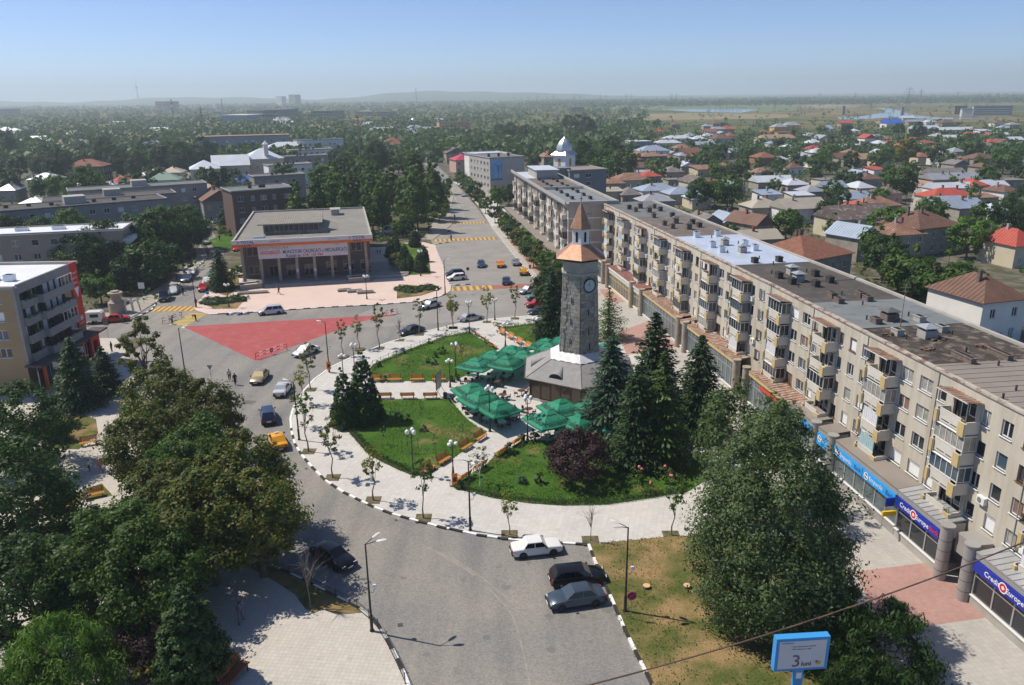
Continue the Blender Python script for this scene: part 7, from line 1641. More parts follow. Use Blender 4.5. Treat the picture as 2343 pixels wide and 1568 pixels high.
# vehicles
M_TYRE = mat('tyre_rubber',(.02,.02,.02),.85,var=0); M_RIM = mat('rim_alloy',(.42,.42,.43),.35,metal=.7,var=0); M_CGL = mat('car_glass',(.006,.008,.010),.04,var=0,spec=.35)
M_HEADL = mat('headlight',(.62,.64,.66),.1,var=0,spec=.7); M_TAILL = mat('taillight',(.38,.02,.015),.2,var=0); M_TRIM = mat('car_trim',(.03,.03,.03),.6,var=0); M_PLATE = mat('number_plate',(.75,.75,.73),.5,var=0)
def paint(n,c,metal=.0):
 k = 'paint_'+n
 if k not in MATS:
  t = NT(k); t.b.inputs['Base Color'].default_value = (*c,1); t.b.inputs['Roughness'].default_value = .32; t.b.inputs['Metallic'].default_value = metal; t.b.inputs['Coat Weight'].default_value = .3; t.b.inputs['Coat Roughness'].default_value = .05; MATS[k] = t.m
 return MATS[k]
PC = dict(white=paint('white',(.72,.72,.70)),black=paint('black',(.004,.004,.005)),slate=paint('slate',(.06,.085,.115),.35),yellow=paint('yellow',(.72,.33,.01)),blue=paint('blue',(.035,.06,.13),.3),gold=paint('gold',(.42,.34,.20),.5),silver=paint('silver',(.42,.44,.46),.6),red=paint('red',(.40,.012,.015)),green=paint('green',(.13,.26,.22),.3),beige=paint('beige',(.55,.50,.36)),orange=paint('orange',(.72,.24,.01)),navy=paint('navy',(.012,.018,.04),.3),pearl=paint('pearl',(.60,.63,.66),.3))
CT_ = dict(sedan=(4.45,1.76,1.45,.93,.74,.27,.43,.72,.86),old=(4.35,1.64,1.43,.92,.84,.30,.41,.70,.79),hatch=(4.15,1.76,1.48,.94,.76,.25,.41,.86,.985),wagon=(4.5,1.76,1.48,.94,.76,.26,.41,.90,.985),mpv=(4.45,1.74,1.66,.98,.80,.22,.37,.90,.985),van=(4.9,1.9,1.95,1.05,.95,.16,.30,.95,.99),minibus=(6.6,2.0,2.75,1.25,1.15,.12,.22,.985,.995),jeep=(4.3,1.75,1.9,1.05,1.0,.28,.36,.97,.99))
_carm = {}
def car_meshes(typ):
 if typ in _carm:return _carm[typ]
 L, Wd, Ht, bz, hz_, fa, fb_, fc, fd = CT_[typ]; w = Wd/2; X = lambda f:L/2-f*L; R = {}
 boxy = typ in('old','jeep'); e = .94 if boxy else .84
 notch = fd<.95
 st = [(X(1.0),w*e,.42,bz-.16),(X(.985),w*.94,.30,bz-.06),(X(.93),w,.22,bz-.02 if notch else bz),(X(fd),w,.2,bz),(X(.6),w,.2,bz-.01),(X(fa),w,.2,bz-.02),(X(.12),w*.985,.2,(bz+hz_)/2-.02),(X(.03),w*.93,.26,hz_-.04),(X(0),w*e,.36,hz_-.16)]
 mb = MB(); vs = []
 for x, ww, zb_, zt_ in st:vs+=[(x,-ww*.9,zb_),(x,-ww,zb_+.14),(x,-ww*1.0,zb_+(zt_-zb_)*.62),(x,-ww*.955,zt_-.05),(x,-ww*.86,zt_),(x,0,zt_+.025),(x,ww*.86,zt_),(x,ww*.955,zt_-.05),(x,ww,zb_+(zt_-zb_)*.62),(x,ww,zb_+.14),(x,ww*.9,zb_)]
 n = 11; fs = [(k*n+i,k*n+(i+1)%n,(k+1)*n+(i+1)%n,(k+1)*n+i)for k in range(len(st)-1)for i in range(n)]+[tuple(range(n-1,-1,-1)),tuple((len(st)-1)*n+i for i in range(n))]
 R['body'] = mb.add(vs,fs)
 xa, xb, xc, xd = X(fa), X(fb_), X(fc), X(fd); wb, wr = w*.92, w*(.80 if boxy or typ in('van','minibus')else .72); b0 = bz-.04
 B = lambda s, x, ww, z:Vector((x,s*ww,z))
 lo = lambda s, x:B(s,x,wb,b0); hi = lambda s, x:B(s,x,wr,Ht-.05)
 gm = MB(); q8 = []
 for s in(-1,1):q8+=[lo(s,xa),lo(s,xd),hi(s,xc),hi(s,xb)]
 cr = [B(-1,xb,wr*.86,Ht-.005),B(-1,xc,wr*.86,Ht-.012),B(1,xc,wr*.86,Ht-.012),B(1,xb,wr*.86,Ht-.005)]
 gm.add(q8+cr,[(0,3,2,1),(4,5,6,7),(8,11,10,9),(3,8,9,2),(7,6,10,11),(0,4,7,11,8,3),(1,2,9,10,6,5)]); R['cabin'] = gm
 def glass(a,b,c,d,m0=.06,off=.012,m1=None):
  m1 = m1 or m0; a, b, c, d = map(Vector,(a,b,c,d)); n_ = (b-a).cross(d-a).normalized()*off
  P = lambda u, v:(a.lerp(b,u)).lerp(d.lerp(c,u),v)+n_
  return MB().quad(P(m0,m1),P(1-m0,m1),P(1-m0,1-m1),P(m0,1-m1))
 R['windshield'] = glass(lo(1,xa),lo(-1,xa),hi(-1,xb),hi(1,xb),.07,.02); R['rear_window'] = glass(lo(-1,xd),lo(1,xd),hi(1,xc),hi(-1,xc),.09,.02,.12)
 for s in(-1,1):
  ts = [0,.42,.78,1.0]if typ in('wagon','mpv','minibus')else[0,.52,1.0]
  for i in range(len(ts)-1):
   la, lb = lo(s,xa+(xd-xa)*ts[i]), lo(s,xa+(xd-xa)*ts[i+1]); ha, hb = hi(s,xb+(xc-xb)*ts[i]), hi(s,xb+(xc-xb)*ts[i+1])
   R.setdefault('side_window',[]).append(glass(lb,la,ha,hb,.05,.014,.13)if s<0 else glass(la,lb,hb,ha,.05,.014,.13))
 r = .31 if typ not in('minibus','van','jeep')else .36
 R['wx'] = (X(.19),X(.80)); R['r'] = r; R['w'] = w
 ty = MB(); ty.lathe([(r*.62,-.1),(r*.95,-.1),(r,-.06),(r,.06),(r*.95,.1),(r*.62,.1)],18,cap=False); ty.v = [(p[0],p[2],p[1])for p in ty.v]
 rm = MB(); rm.lathe([(.05,-.075),(r*.63,-.06),(r*.63,.06),(.05,.075)],12); rm.v = [(p[0],p[2],p[1])for p in rm.v]
 R['tyre'] = ty.mesh('wheel',M_TYRE); R['rim'] = rm.mesh('rim',M_RIM if typ!='old' else mat('rim_steel',(.2,.2,.2),.5,metal=.5,var=0))
 k = 14; R['arch'] = MB().poly([((r+.06)*math.cos(math.pi*2*i/k),0,(r+.06)*math.sin(math.pi*2*i/k))for i in range(k)]).mesh('wheel_arch',M_TRIM)
 hl = MB().box(-.06,.05,-.17,.17,-.07,.07).mesh('headlight',M_HEADL); tl = MB().box(-.05,.06,-.14,.14,-.09,.09).mesh('taillight',M_TAILL)
 R['hl'] = [(hl,(X(.012),s*w*.66,hz_-.17))for s in(-1,1)]; R['tl'] = [(tl,(X(.995),s*w*.72,bz-.22))for s in(-1,1)]
 R['bump'] = [(MB().box(-.07,.07,-w*.9,w*.9,-.09,.09).mesh('bumper',M_TRIM),(x,0,.42))for x in(X(-.008),X(1.008))]
 R['plate'] = [(MB().box(-.01,.01,-.26,.26,-.06,.06).mesh('number_plate',M_PLATE),(x,0,z))for x,z in((X(-.028),.42),(X(1.03),.44 if notch else .62))]
 R['mir'] = [(MB().box(-.08,.08,-.09,.09,-.06,.06).mesh('mirror',M_TRIM),(xa-.15,s*(w+.08),bz+.04))for s in(-1,1)]
 R['done'] = {}
 _carm[typ] = R; return R
def car(typ,col,k,a,b,mode,lab,cat='car',taxi=False):
 """mode 's': a, b are the rear and front wheel of the side nearest the camera; 'c': rear and front bumper on the centre line"""
 R = car_meshes(typ); pa, pb = g(k,*a,.02), g(k,*b,.02); d = (pb-pa); rz = math.atan2(d.y,d.x); mid = (pa+pb)/2
 if mode=='s':
  nrm = Vector((-d.y,d.x,0)).normalized()
  if nrm.dot(Vector((mid.x,mid.y,0)))<0:nrm = -nrm
  mid = mid+nrm*(R['w']-.1); mid-=d.normalized()*(sum(R['wx'])/2)
 else:
  mid = pa+d.normalized()*(CT_[typ][0]/2)
 mid.z = .02
 o = thing('car' if typ not in('minibus',)else 'minibus',lab,cat,mid,rz,'cars on the streets')
 pm = PC[col]
 if col not in R['done']:R['done'][col] = (R['body'].mesh('body',pm,30),R['cabin'].mesh('cabin',pm,30))
 if 'gl' not in R['done']:R['done']['gl'] = (R['windshield'].mesh('windshield',M_CGL),R['rear_window'].mesh('rear_window',M_CGL),[m.mesh('side_window',M_CGL)for m in R['side_window']])
 bo = raw('body',R['done'][col][0],o); ca = raw('cabin',R['done'][col][1],o); gl = R['done']['gl']
 raw('windshield',gl[0],ca); raw('rear_window',gl[1],ca)
 for m in gl[2]:raw('side_window',m,ca)
 for x in R['wx']:
  for s in(-1,1):raw('rim',R['rim'],raw('wheel',R['tyre'],o,(x,s*(R['w']-.075),R['r']))); raw('wheel_arch',R['arch'],bo,(x,s*(R['w']+.004),R['r']))
 for nm, key in(('headlight','hl'),('taillight','tl'),('bumper','bump'),('number_plate','plate'),('mirror','mir')):
  for me, p in R[key]:raw(nm,me,bo,p)
 if taxi:MB().box(-.12,.12,-.22,.22,0,.13).build('taxi_sign',PC['white'],o,(0,0,CT_[typ][2]-.01))
 return o
CARS = (('old','white','Q',(662,447),(907,418),'s','old white saloon parked at the kerb corner, nose to the right'),('wagon','black','Q',(1020,712),(1292,682),'s','black estate car parked against the dry green kerb'),('sedan','slate','Q',(1282,868),(1000,912),'s','slate grey saloon parked below the black estate'),('sedan','black','S',(935,462),(1098,556),'s','black saloon in tree shade by the black fence'),('sedan','yellow','X',(148,1078),(96,962),'c','yellow taxi driving along the black and white kerb'),('mpv','blue','X',(45,850),(25,735),'c','dark blue estate ahead of the yellow taxi'),('old','pearl','X',(128,605),(196,510),'c','old white saloon ahead of the dark blue estate'),('sedan','gold','E',(2340,1330),(2280,1405),'c','gold saloon coming past two pedestrians'),('sedan','white','X',(448,200),(352,238),'s','white saloon between the red paving and the island'),('mpv','pearl','F',(600,1027),(457,1041),'s','white estate van by the theatre kerb'),('old','silver','F',(2003,962),(1915,987),'s','old silver saloon right of the white estate van'),('sedan','navy','F',(1850,1195),(1735,1222),'s','black saloon on the road north of the park'),('sedan','silver','K',(378,870),(510,847),'s','silver saloon close to the north tip of the park'),('sedan','silver','K',(1000,600),(905,620),'s','silver saloon, rearmost of four cars parked behind the tower'),('jeep','green','K',(1072,668),(972,678),'s','beige-topped green jeep among cars parked behind the tower'),('old','red','K',(1065,728),(972,738),'s','red saloon parked behind the tower left of the pine'),('sedan','navy','K',(1095,790),(1008,804),'s','dark blue saloon, front one parked behind the tower'),('hatch','white','K',(360,492),(250,502),'s','white hatchback at the end of the parking strip'),('hatch','navy','K',(345,455),(235,466),'s','dark hatchback behind the white hatchback on the parking strip'),('sedan','blue','K',(514,352),(512,406),'c','dark blue saloon facing the camera on the avenue'),('old','orange','K',(686,388),(682,345),'c','orange taxi driving away up the avenue'),('old','silver','K',(826,371),(812,330),'c','silver old saloon parked by the avenue street trees'),('hatch','yellow','K',(892,457),(880,410),'c','yellow hatchback taxi at the right kerb of the avenue'),('old','blue','K',(734,541),(738,490),'c','blue old saloon on the striped crossing'),('minibus','white','F',(1662,320),(1527,328),'s','white minibus parked right of the theatre roof'),('van','navy','E',(1475,640),(1440,712),'c','dark van at the left street crossing'),('sedan','pearl','E',(1552,585),(1520,642),'c','white saloon right behind the dark van'),('sedan','silver','E',(1665,478),(1625,532),'c','silver saloon parked in the left street'),('old','white','E',(1705,425),(1688,462),'c','white old saloon behind the silver one in left street'),('old','red','E',(1810,560),(1783,616),'c','red saloon parked left of the theatre spruce'),('hatch','white','E',(1845,515),(1815,560),'c','white hatchback behind the red saloon'),('sedan','green','E',(1880,462),(1850,498),'c','green saloon behind the white hatchback by the spruce'),('jeep','pearl','E',(1818,160),(1828,202),'c','white off-roader coming down the left street'),('sedan','silver','E',(1850,30),(1862,56),'c','silver saloon parked at the bend of the left street'),('sedan','red','E',(2085,215),(2098,258),'c','dark red saloon beside the theatre left wall'),('old','red','E',(962,874),(1092,862),'s','red saloon with a white caravan behind it'),('sedan','white','A',(1940,1380),(1890,1400),'c','white saloon by the bright hedge on the left street'),('sedan','silver','B',(1998,1148),(2002,1162),'c','silver car far up the avenue'),('hatch','white','D',(1478,1098),(1480,1122),'c','white car parked in the side street among the houses'),('sedan','slate','D',(1474,1148),(1472,1190),'c','blue-grey car in the side street nearer the camera'))
for c in CARS:car(*c,taxi=c[1]in('yellow','orange'))
pa, pb = g('E',740,888,.02), g('E',868,880,.02); d = pb-pa; cv = thing('caravan','small white caravan hitched to the red saloon at left','caravan',pa,math.atan2(d.y,d.x))
mb = MB(); sec = [(-.1,.6),(-.2,1.1),(.25,2.0),(.7,2.2),(2.9,2.15),(3.2,1.9),(3.25,.55)]
mb.add([(x,0,z)for x,z in sec]+[(x,1.9,z)for x,z in sec],[tuple(range(6,-1,-1)),tuple(range(7,14))]+[(i,(i+1)%7,(i+1)%7+7,i+7)for i in range(7)]); mb.build('body',PC['white'],cv,smooth=20)
for y in(.1,1.8):
 t = MB().lathe([(.3,-.1),(.3,.1)],14); t.v = [(p[0]+1.6,p[2]+y,p[1]+.3)for p in t.v]; t.build('wheel',M_TYRE,cv)
MB().box(1.2,2.6,-.012,-.002,1.2,1.8).build('window',M_CGL,cv); MB().tube((3.2,.95,.5),(4.3,.95,.5),.05,n=6).build('tow_bar',M_IRON,cv)
# people
SKIN = mat('skin',(.33,.19,.13),.7,var=0)
def cloth(n,c):return mat('cloth_'+n,c,.9,var=.08,scale=6)
CL = dict(white=cloth('white',(.70,.70,.72)),black=cloth('black',(.02,.02,.022)),blue=cloth('blue',(.05,.09,.22)),red=cloth('red',(.45,.03,.02)),grey=cloth('grey',(.16,.16,.17)),orange=cloth('orange',(.62,.14,.03)),beige=cloth('beige',(.42,.36,.28)),violet=cloth('violet',(.20,.17,.26)))
M_HAIR = mat('dark_hair',(.02,.014,.01),.8,var=0); M_SHOE = mat('shoe',(.03,.025,.02),.7,var=0)
def skeleton(pose):
 P = dict(pel=(0,0,.95,.125),spi=(0,0,1.15,.125),che=(0,-.01,1.34,.15),nec=(0,0,1.50,.058),hb=(0,-.015,1.56,.08),hm=(0,-.025,1.645,.098),ht=(0,-.015,1.735,.06))
 for s, n in((-1,'l'),(1,'r')):
  P['sh'+n] = (s*.19,0,1.42,.068); P['el'+n] = (s*.25,.03,1.14,.046); P['wr'+n] = (s*.26,-.05,.90,.034); P['ha'+n] = (s*.26,-.08,.81,.036)
  P['hi'+n] = (s*.095,0,.89,.092); P['kn'+n] = (s*.10,-.02,.49,.062); P['an'+n] = (s*.10,.02,.09,.042); P['to'+n] = (s*.11,-.13,.045,.036)
 if pose=='walk':
  P['knl'] = (-.1,-.20,.51,.062); P['anl'] = (-.1,-.30,.11,.042); P['tol'] = (-.1,-.45,.06,.036); P['knr'] = (.1,.08,.50,.062); P['anr'] = (.1,.32,.16,.042); P['tor'] = (.1,.20,.04,.036)
  P['ell'] = (-.25,.13,1.16,.046); P['wrl'] = (-.25,.16,.92,.034); P['hal'] = (-.25,.14,.83,.036); P['elr'] = (.25,-.08,1.15,.046); P['wrr'] = (.24,-.26,.96,.034); P['har'] = (.24,-.33,.89,.036)
 if pose=='kick':
  P['knl'] = (-.1,-.28,.62,.062); P['anl'] = (-.1,-.55,.38,.042); P['tol'] = (-.1,-.68,.45,.036); P['ell'] = (-.38,.1,1.2,.046); P['wrl'] = (-.55,.12,1.05,.034); P['hal'] = (-.62,.1,1.0,.036); P['elr'] = (.40,.05,1.22,.046); P['wrr'] = (.58,0,1.15,.034); P['har'] = (.65,-.02,1.12,.036)
 if pose=='sit':
  dz = -.42
  for k in P:x, y, z, r = P[k]; P[k] = (x,y,z+dz,r)
  for s, n in((-1,'l'),(1,'r')):P['kn'+n] = (s*.12,-.45,.50,.065); P['an'+n] = (s*.12,-.47,.09,.042); P['to'+n] = (s*.12,-.62,.045,.036); P['wr'+n] = (s*.2,-.28,.62,.034); P['ha'+n] = (s*.16,-.36,.58,.036)
 if pose=='bend':
  P.update(spi=(0,-.12,1.06,.125),che=(0,-.32,1.12,.15),nec=(0,-.47,1.10,.058),hb=(0,-.53,1.09,.08),hm=(0,-.61,1.06,.098),ht=(0,-.69,1.03,.06))
  for s, n in((-1,'l'),(1,'r')):P['sh'+n] = (s*.19,-.38,1.12,.068); P['el'+n] = (s*.22,-.42,.85,.046); P['wr'+n] = (s*.18,-.50,.62,.034); P['ha'+n] = (s*.17,-.53,.53,.036)
 return P
BONES = [('pel','spi',1),('spi','che',1),('che','nec',1),('nec','hb',0),('hb','hm',0),('hm','ht',0)]+[b for n in 'lr' for b in(('che','sh'+n,1),('sh'+n,'el'+n,1),('el'+n,'wr'+n,0),('wr'+n,'ha'+n,0),('pel','hi'+n,2),('hi'+n,'kn'+n,2),('kn'+n,'an'+n,2),('an'+n,'to'+n,3))]
_pose = {}
def body_mesh(pose):
 if pose in _pose:return _pose[pose]
 P = skeleton(pose); names = list(P); me = bpy.data.meshes.new('sk'); me.from_pydata([P[n][:3]for n in names],[(names.index(a),names.index(b))for a,b,_ in BONES],[])
 o = bpy.data.objects.new('sk',me); o.modifiers.new('s','SKIN'); sv = me.skin_vertices[0].data
 for i, n in enumerate(names):sv[i].radius = (P[n][3]*(1.12 if n[:2]in('hb','hm','ht')else 1.28),)*2; sv[i].use_root = n=='pel'
 ss = o.modifiers.new('u','SUBSURF'); ss.levels = ss.render_levels = 1
 r = evaluated(o); bpy.data.objects.remove(o)
 seg = [(Vector(P[a][:3]),Vector(P[b][:3]),m)for a,b,m in BONES]; mi = []
 for f in r.polygons:
  c = f.center; best = (9,0)
  for a, b, m in seg:
   d = b-a; t = max(0,min(1,(c-a).dot(d)/d.length_squared)); q_ = (c-(a+d*t)).length
   if q_<best[0]:best = (q_,m)
  mi.append(best[1])
 hp = Vector(P['hm'][:3]); hd = (Vector(P['ht'][:3])-Vector(P['hb'][:3])).normalized()
 _pose[pose] = (r,mi,hp,hd); return _pose[pose]
def person(pose,top,leg,k,xy,face,lab,s=1.0,z=.02,dz=0.0):
 r, mi, hp, hd = body_mesh(pose); me = r.copy(); me.materials.clear()
 for m in(SKIN,CL[top],CL[leg],M_SHOE):me.materials.append(m)
 me.polygons.foreach_set('material_index',mi); me.polygons.foreach_set('use_smooth',[True]*len(mi))
 p = g(k,*xy,z)if isinstance(k,str)else Vector(xy); p.z = z+dz
 root = thing('person',lab,'person',p,RAD(face)+math.pi/2); root.scale = (s,)*3
 raw('body',me,root)
 hr = MB().ball((0,0,0),.108,10,6); hr.v = [v for v in hr.v]; o = hr.build('hair',M_HAIR,root,hp+hd*.035+Vector((0,.018,0)),smooth=80); o.scale = (.95,1.0,.86)
 return root
person('walk','violet','grey','S',(265,1008),-80,'person in a light shirt walking on the bottom left pavement',z=.13)
person('walk','white','black','E',(2035,1382),-70,'person in white crossing the road, left of a pair'); person('walk','black','black','E',(2085,1420),-60,'person in black crossing the road, right of a pair')
person('walk','black','grey','E',(830,1168),200,'person in dark clothes walking past the corner shops',z=.13); person('stand','blue','grey','E',(993,1130),180,'person standing behind the chestnut tops near the corner shops',z=.13)
person('stand','orange','white','E',(735,897),-60,'person in orange and white standing by the caravan'); person('stand','black','black','E',(1622,626),-80,'person in black walking in the left street'); person('stand','red','beige','E',(1738,728),-100,'person in red waiting at the left crossing',z=.13); person('bend','red','black','E',(1735,852),170,'worker in red bending over the yellow crossing'); person('bend','blue','grey','E',(1528,886),150,'worker in blue bending at the left end of the crossing'); person('stand','black','blue','E',(1090,872),180,'person standing beside the red saloon with caravan'); person('stand','black','grey','E',(1945,145),-90,'person standing at the bend of the left street',z=.13); person('stand','blue','blue','E',(1565,500),-40,'person in blue at the parked silver saloon'); person('walk','black','black','E',(1843,105),-100,'person in black walking on the left street bend')
person('walk','red','black','F',(598,852),180,'person in a red shirt crossing the theatre square',z=.13); person('stand','white','blue','F',(1468,497),-90,'adult at the right side of the theatre terrace',z=.69); person('stand','red','grey','F',(1492,497),-90,'child beside the adult on the theatre terrace',.68,z=.69)
person('stand','violet','black','K',(248,142),-90,'person waiting at the avenue crossing kerb'); person('stand','white','white','K',(1905,806),-100,'person in white by the shop pillars behind the spruces',z=.138); person('walk','black','grey','B',(1918,1362),-90,'person walking on the avenue beneath the poplars')
person('kick','white','black','V',(800,1015),160,'boy in white kicking a ball in the left park',.8,z=.13); person('walk','orange','orange','V',(897,1012),170,'boy in orange at the chestnut edge in left park',.8,z=.13)
for k, xy, t, lab in(('V',(760,1262),'white','person in white seated on the shaded left park bench'),('V',(490,1372),'white','person in white seated left on the bicycle bench'),('V',(545,1352),'violet','person seated right on the bicycle bench'),('S',(85,1330),'black','person in dark clothes seated behind the bottom shrubs')):person('sit',t,'grey',k,xy,-62,lab,z=.13)
for i, (x,y,t)in enumerate(((2185,790,'white'),(2235,800,'white'),(2150,775,'red'),(2215,745,'violet'))):person('sit',t,'blue','X',(x,y),(200,160,20,-60)[i],f"person in {t} seated under the right west-lawn parasol"+(' nearer the lamp' if i==1 else ''),z=.13)
tag(MB().ball((0,0,0),.16,12,8).build('ball',CL['black'],None,at('V',518,873,.13)+Vector((0,0,.16)),smooth=80),'dark ball lying on the left park paving','ball')
def bicycle(k,xy,rz,lab):
 r = thing('bicycle',lab,'bicycle',g(k,*xy,.13),RAD(rz))
 for x in(-.52,.52):
  w = MB(); n = 16
  for i in range(n):w.tube((x+.33*math.cos(2*math.pi*i/n),0,.33+.33*math.sin(2*math.pi*i/n)),(x+.33*math.cos(2*math.pi*(i+1)/n),0,.33+.33*math.sin(2*math.pi*(i+1)/n)),.02,n=4,cap=False)
  w.build('wheel',M_TYRE,r)
 f = MB()
 for a, b in(((-.52,.33),(-.12,.32)),((-.12,.32),(.36,.78)),((-.12,.32),(-.25,.85)),((-.25,.78),(.36,.80)),((-.52,.33),(-.25,.78)),((.52,.33),(.36,.95))):f.tube((a[0],0,a[1]),(b[0],0,b[1]),.022,n=5)
 f.build('frame',mat('bike_paint',(.35,.28,.05),.4,var=0),r); MB().box(-.37,-.13,-.06,.06,.86,.91).build('saddle',M_BLACKP,r); MB().tube((.36,-.27,.98),(.36,.27,.98),.02,n=5).build('handlebar',M_IRON,r)
bicycle('V',(520,1415),40,'yellow-framed bicycle left of two before the shaded bench'); bicycle('V',(590,1370),75,'bicycle right of two before the shaded bench')
# street furniture
M_POLE = mat('galvanised',(.36,.37,.38),.5,metal=.5,var=.1)
def barrier(k,a,b,lab,sign=True,h=1.0):
 pa, pb = g(k,*a,.02), g(k,*b,.02); d = pb-pa; L = d.length; r = thing('road_barrier',lab,'barrier',pa,math.atan2(d.y,d.x)); m1, m2 = mat('barrier_red',(.45,.06,.05),.6,var=.1), M_WHITE
 for z in(h,h*.5):
  n = max(4,int(L/.6))
  for i in range(n):MB().box(L*i/n,L*(i+1)/n,-.03,.03,z-.05,z+.04).build('rail_band',(m1,m2)[i%2],r)
 for x in(0.0,L):MB().box(x-.03,x+.03,-.03,.03,0,h+.05).box(x-.02,x+.02,-.35,.35,-.0,.04).build('post',m1,r)
 if sign:s = MB(); s.lathe([(.32,-.01),(.32,.01)],18); s.v = [(p[0]+L*.5,p[2]-.06,p[1]+h*.75)for p in s.v]; o = s.build('no_entry_sign',m1,r); MB().box(L*.5-.2,L*.5+.2,-.08,-.072,h*.75-.06,h*.75+.06).build('sign_bar',M_WHITE,o); MB().box(L*.5-.02,L*.5+.02,-.03,-.0,0,h*.6).build('post',M_IRON,r)
barrier('F',(392,1430),(668,1342),'red and white barrier at the near tip of red paving'); barrier('E',(1440,880),(1612,822),'red and white barrier beside the yellow crossing'); barrier('F',(1545,1045),(1642,1018),'small red and white barrier at the right tip of red paving')
def round_sign(k,xy,h,m,lab,r=.33,shape='round',name='road_sign'):
 p = g(k,*xy,.02); o = thing(name,lab,'sign',p,0); MB().tube((0,0,0),(0,0,h),.03,n=6).build('post',M_POLE,o)
 if shape=='round':s = MB(); s.lathe([(r,-.012),(r,.012)],20); s.v = [(p_[0],p_[2]-.05,p_[1]+h)for p_ in s.v]
 elif shape=='tri':s = MB(); s.add([(-r,-.05,h+r*.8),(r,-.05,h+r*.8),(0,-.05,h-r),(-r,-.03,h+r*.8),(r,-.03,h+r*.8),(0,-.03,h-r)],[(0,2,1),(3,4,5),(0,1,4,3),(1,2,5,4),(2,0,3,5)])
 else:s = MB().box(-r,r,-.06,-.03,h-r,h+r)
 so = s.build('sign_plate',m,o)
 return o, so
_, so = round_sign('Q',(1603,995),2.2,M_LR,'round no-stopping sign beside the slate grey saloon',.36); s = MB(); s.lathe([(.28,0),(.28,.006)],20); s.v = [(p[0],-.068-p[2],p[1]+2.2)for p in s.v]; s.build('blue_disc',M_LN,so); MB().box(-.28,.28,-.08,-.075,-.035,.035,T=TR(0,0,2.2)@Matrix.Rotation(RAD(45),4,'Y')).box(-.28,.28,-.086,-.081,-.035,.035,T=TR(0,0,2.2)@Matrix.Rotation(RAD(-45),4,'Y')).build('red_cross',M_LR,so)
round_sign('E',(1878,1420),2.6,M_POLE,'triangular sign seen from behind beside the chestnut tops',.42,'tri'); round_sign('F',(2270,722),2.4,M_BLACKP,'small square sign at the white hatchback kerb',.3,'box'); round_sign('E',(960,1000),2.6,mat('sign_back',(.10,.11,.11),.6,var=0),'square sign seen from behind across from the caravan',.45,'box'); round_sign('E',(1848,700),2.2,M_SKYB,'blue crossing sign on the left of theatre square',.33,'box'); round_sign('K',(228,140),2.6,M_BLACKP,'sign at the avenue crossing kerb',.35,'box'); round_sign('E',(1275,700),3.6,M_WHITE,'white board on a pole beside the bus shelter sculpture',.6,'box')
for k, xy, lab, m in(('X',(572,372),'orange poster panel on the lamp post of the island edge','letter_orange'),('X',(1682,1395),'orange advertising stand at the hedge corner','letter_orange')):
 p = g(k,*xy,.13); o = thing('poster_panel',lab,'poster',p,RAD(20)); MB().box(-.3,.3,-.2,-.14,.5,1.7).build('panel',MATS[m],o); MB().box(-.2,.2,-.21,-.201,.8,1.3).build('print',M_BLACKP,o); MB().tube((0,-.1,0),(0,-.1,.6),.04,n=6).build('post',M_IRON,o)
pb_ = G(1830,1495,4.67); pb_.z = .13; bb = thing('billboard','blue-framed billboard reading 3 luni at the bottom right','billboard',pb_,RAD(4)); bb.scale = (.87,)*3
M_BBB = mat('billboard_blue',(.05,.30,.68),.4,var=.03)
MB().box(-.32,.32,-.18,.18,0,4.0).build('post',M_BBB,bb); cs = MB().box(-1.95,1.95,-.28,.28,4.0,6.75).build('casing',M_BBB,bb)
pn = MB().box(-1.72,1.72,-.30,-.281,4.2,6.52).build('panel',mat('billboard_white',(.60,.61,.68),.5,var=.03),bb)
for body, sz, x, z, m in(('3',1.45,-.75,4.35,mat('three_print',(.10,.16,.12),.6,var=.8,scale=7,col2=(.25,.12,.28),k2=(.5,.55))),('luni',.52,.0,4.4,M_BLACKP),('• 3 luni de abonament gratuit,',.15,-.85,6.02,M_BLACKP),('• 50% reducere pe viață',.15,-.85,5.8,M_BLACKP),('ROMTELECOM',.13,-1.55,6.33,M_BLACKP)):raw('lettering',text_mesh(body,sz,'lettering',m,.004,bold=.01 if sz>.4 else .0),pn,mw=Matrix.Translation((x,-.306,z))@Matrix.Rotation(RAD(90),4,'X'))
MB().poly([(1.05,-.306,4.5),(1.35,-.306,4.42),(1.5,-.306,4.65),(1.2,-.306,4.8)]).build('print',M_YELLOW,pn); MB().poly([(.95,-.307,4.72),(1.15,-.307,4.62),(1.2,-.307,4.82)]).build('print',M_LN,pn)
for z in(3.2,):MB().box(-.2,.2,-.19,-.181,z,z+.5).build('sticker',M_WHITE,bb)
def on_ray(x,y,z):d = ray(x,y); return Vector((0,0,H0))+d*z
ca_, cb_ = on_ray(1120,1622,15.0), on_ray(2520,1165,17.5); mb = MB(); n = 40; prev = None
for i in range(n+1):
 t = i/n; p = ca_.lerp(cb_,t)-Vector((0,0,.42*4*t*(1-t)))
 if prev is not None:mb.tube(prev-ca_,p-ca_,.017,n=6,cap=False)
 prev = p
tag(mb.build('overhead_cable',mat('cable_brown',(.12,.075,.055),.7,var=.1),None,ca_,smooth=60),'thick brown overhead cable slanting across the bottom right','cable')
p = g('X',1545,572,.13); o = thing('display_board','tall narrow display board leaning on a stand by the path','board',p,RAD(75)); MB().box(-.9,.9,-.04,.04,1.1,3.1).build('panel',mat('board_grey',(.20,.24,.22),.3,var=.1),o); MB().box(-.95,-.9,-.05,.05,1.0,3.15).box(.9,.95,-.05,.05,1.0,3.15).box(-.9,.9,-.05,.05,3.1,3.15).box(-.9,.9,-.05,.05,1.0,1.1).build('frame',M_IRON,o)
for x in(-.8,.8):MB().tube((x,0,1.0),(x-.25,.5,0),.03,n=5).tube((x,0,1.0),(x+.2,-.5,0),.03,n=5).build('leg',M_IRON,o)
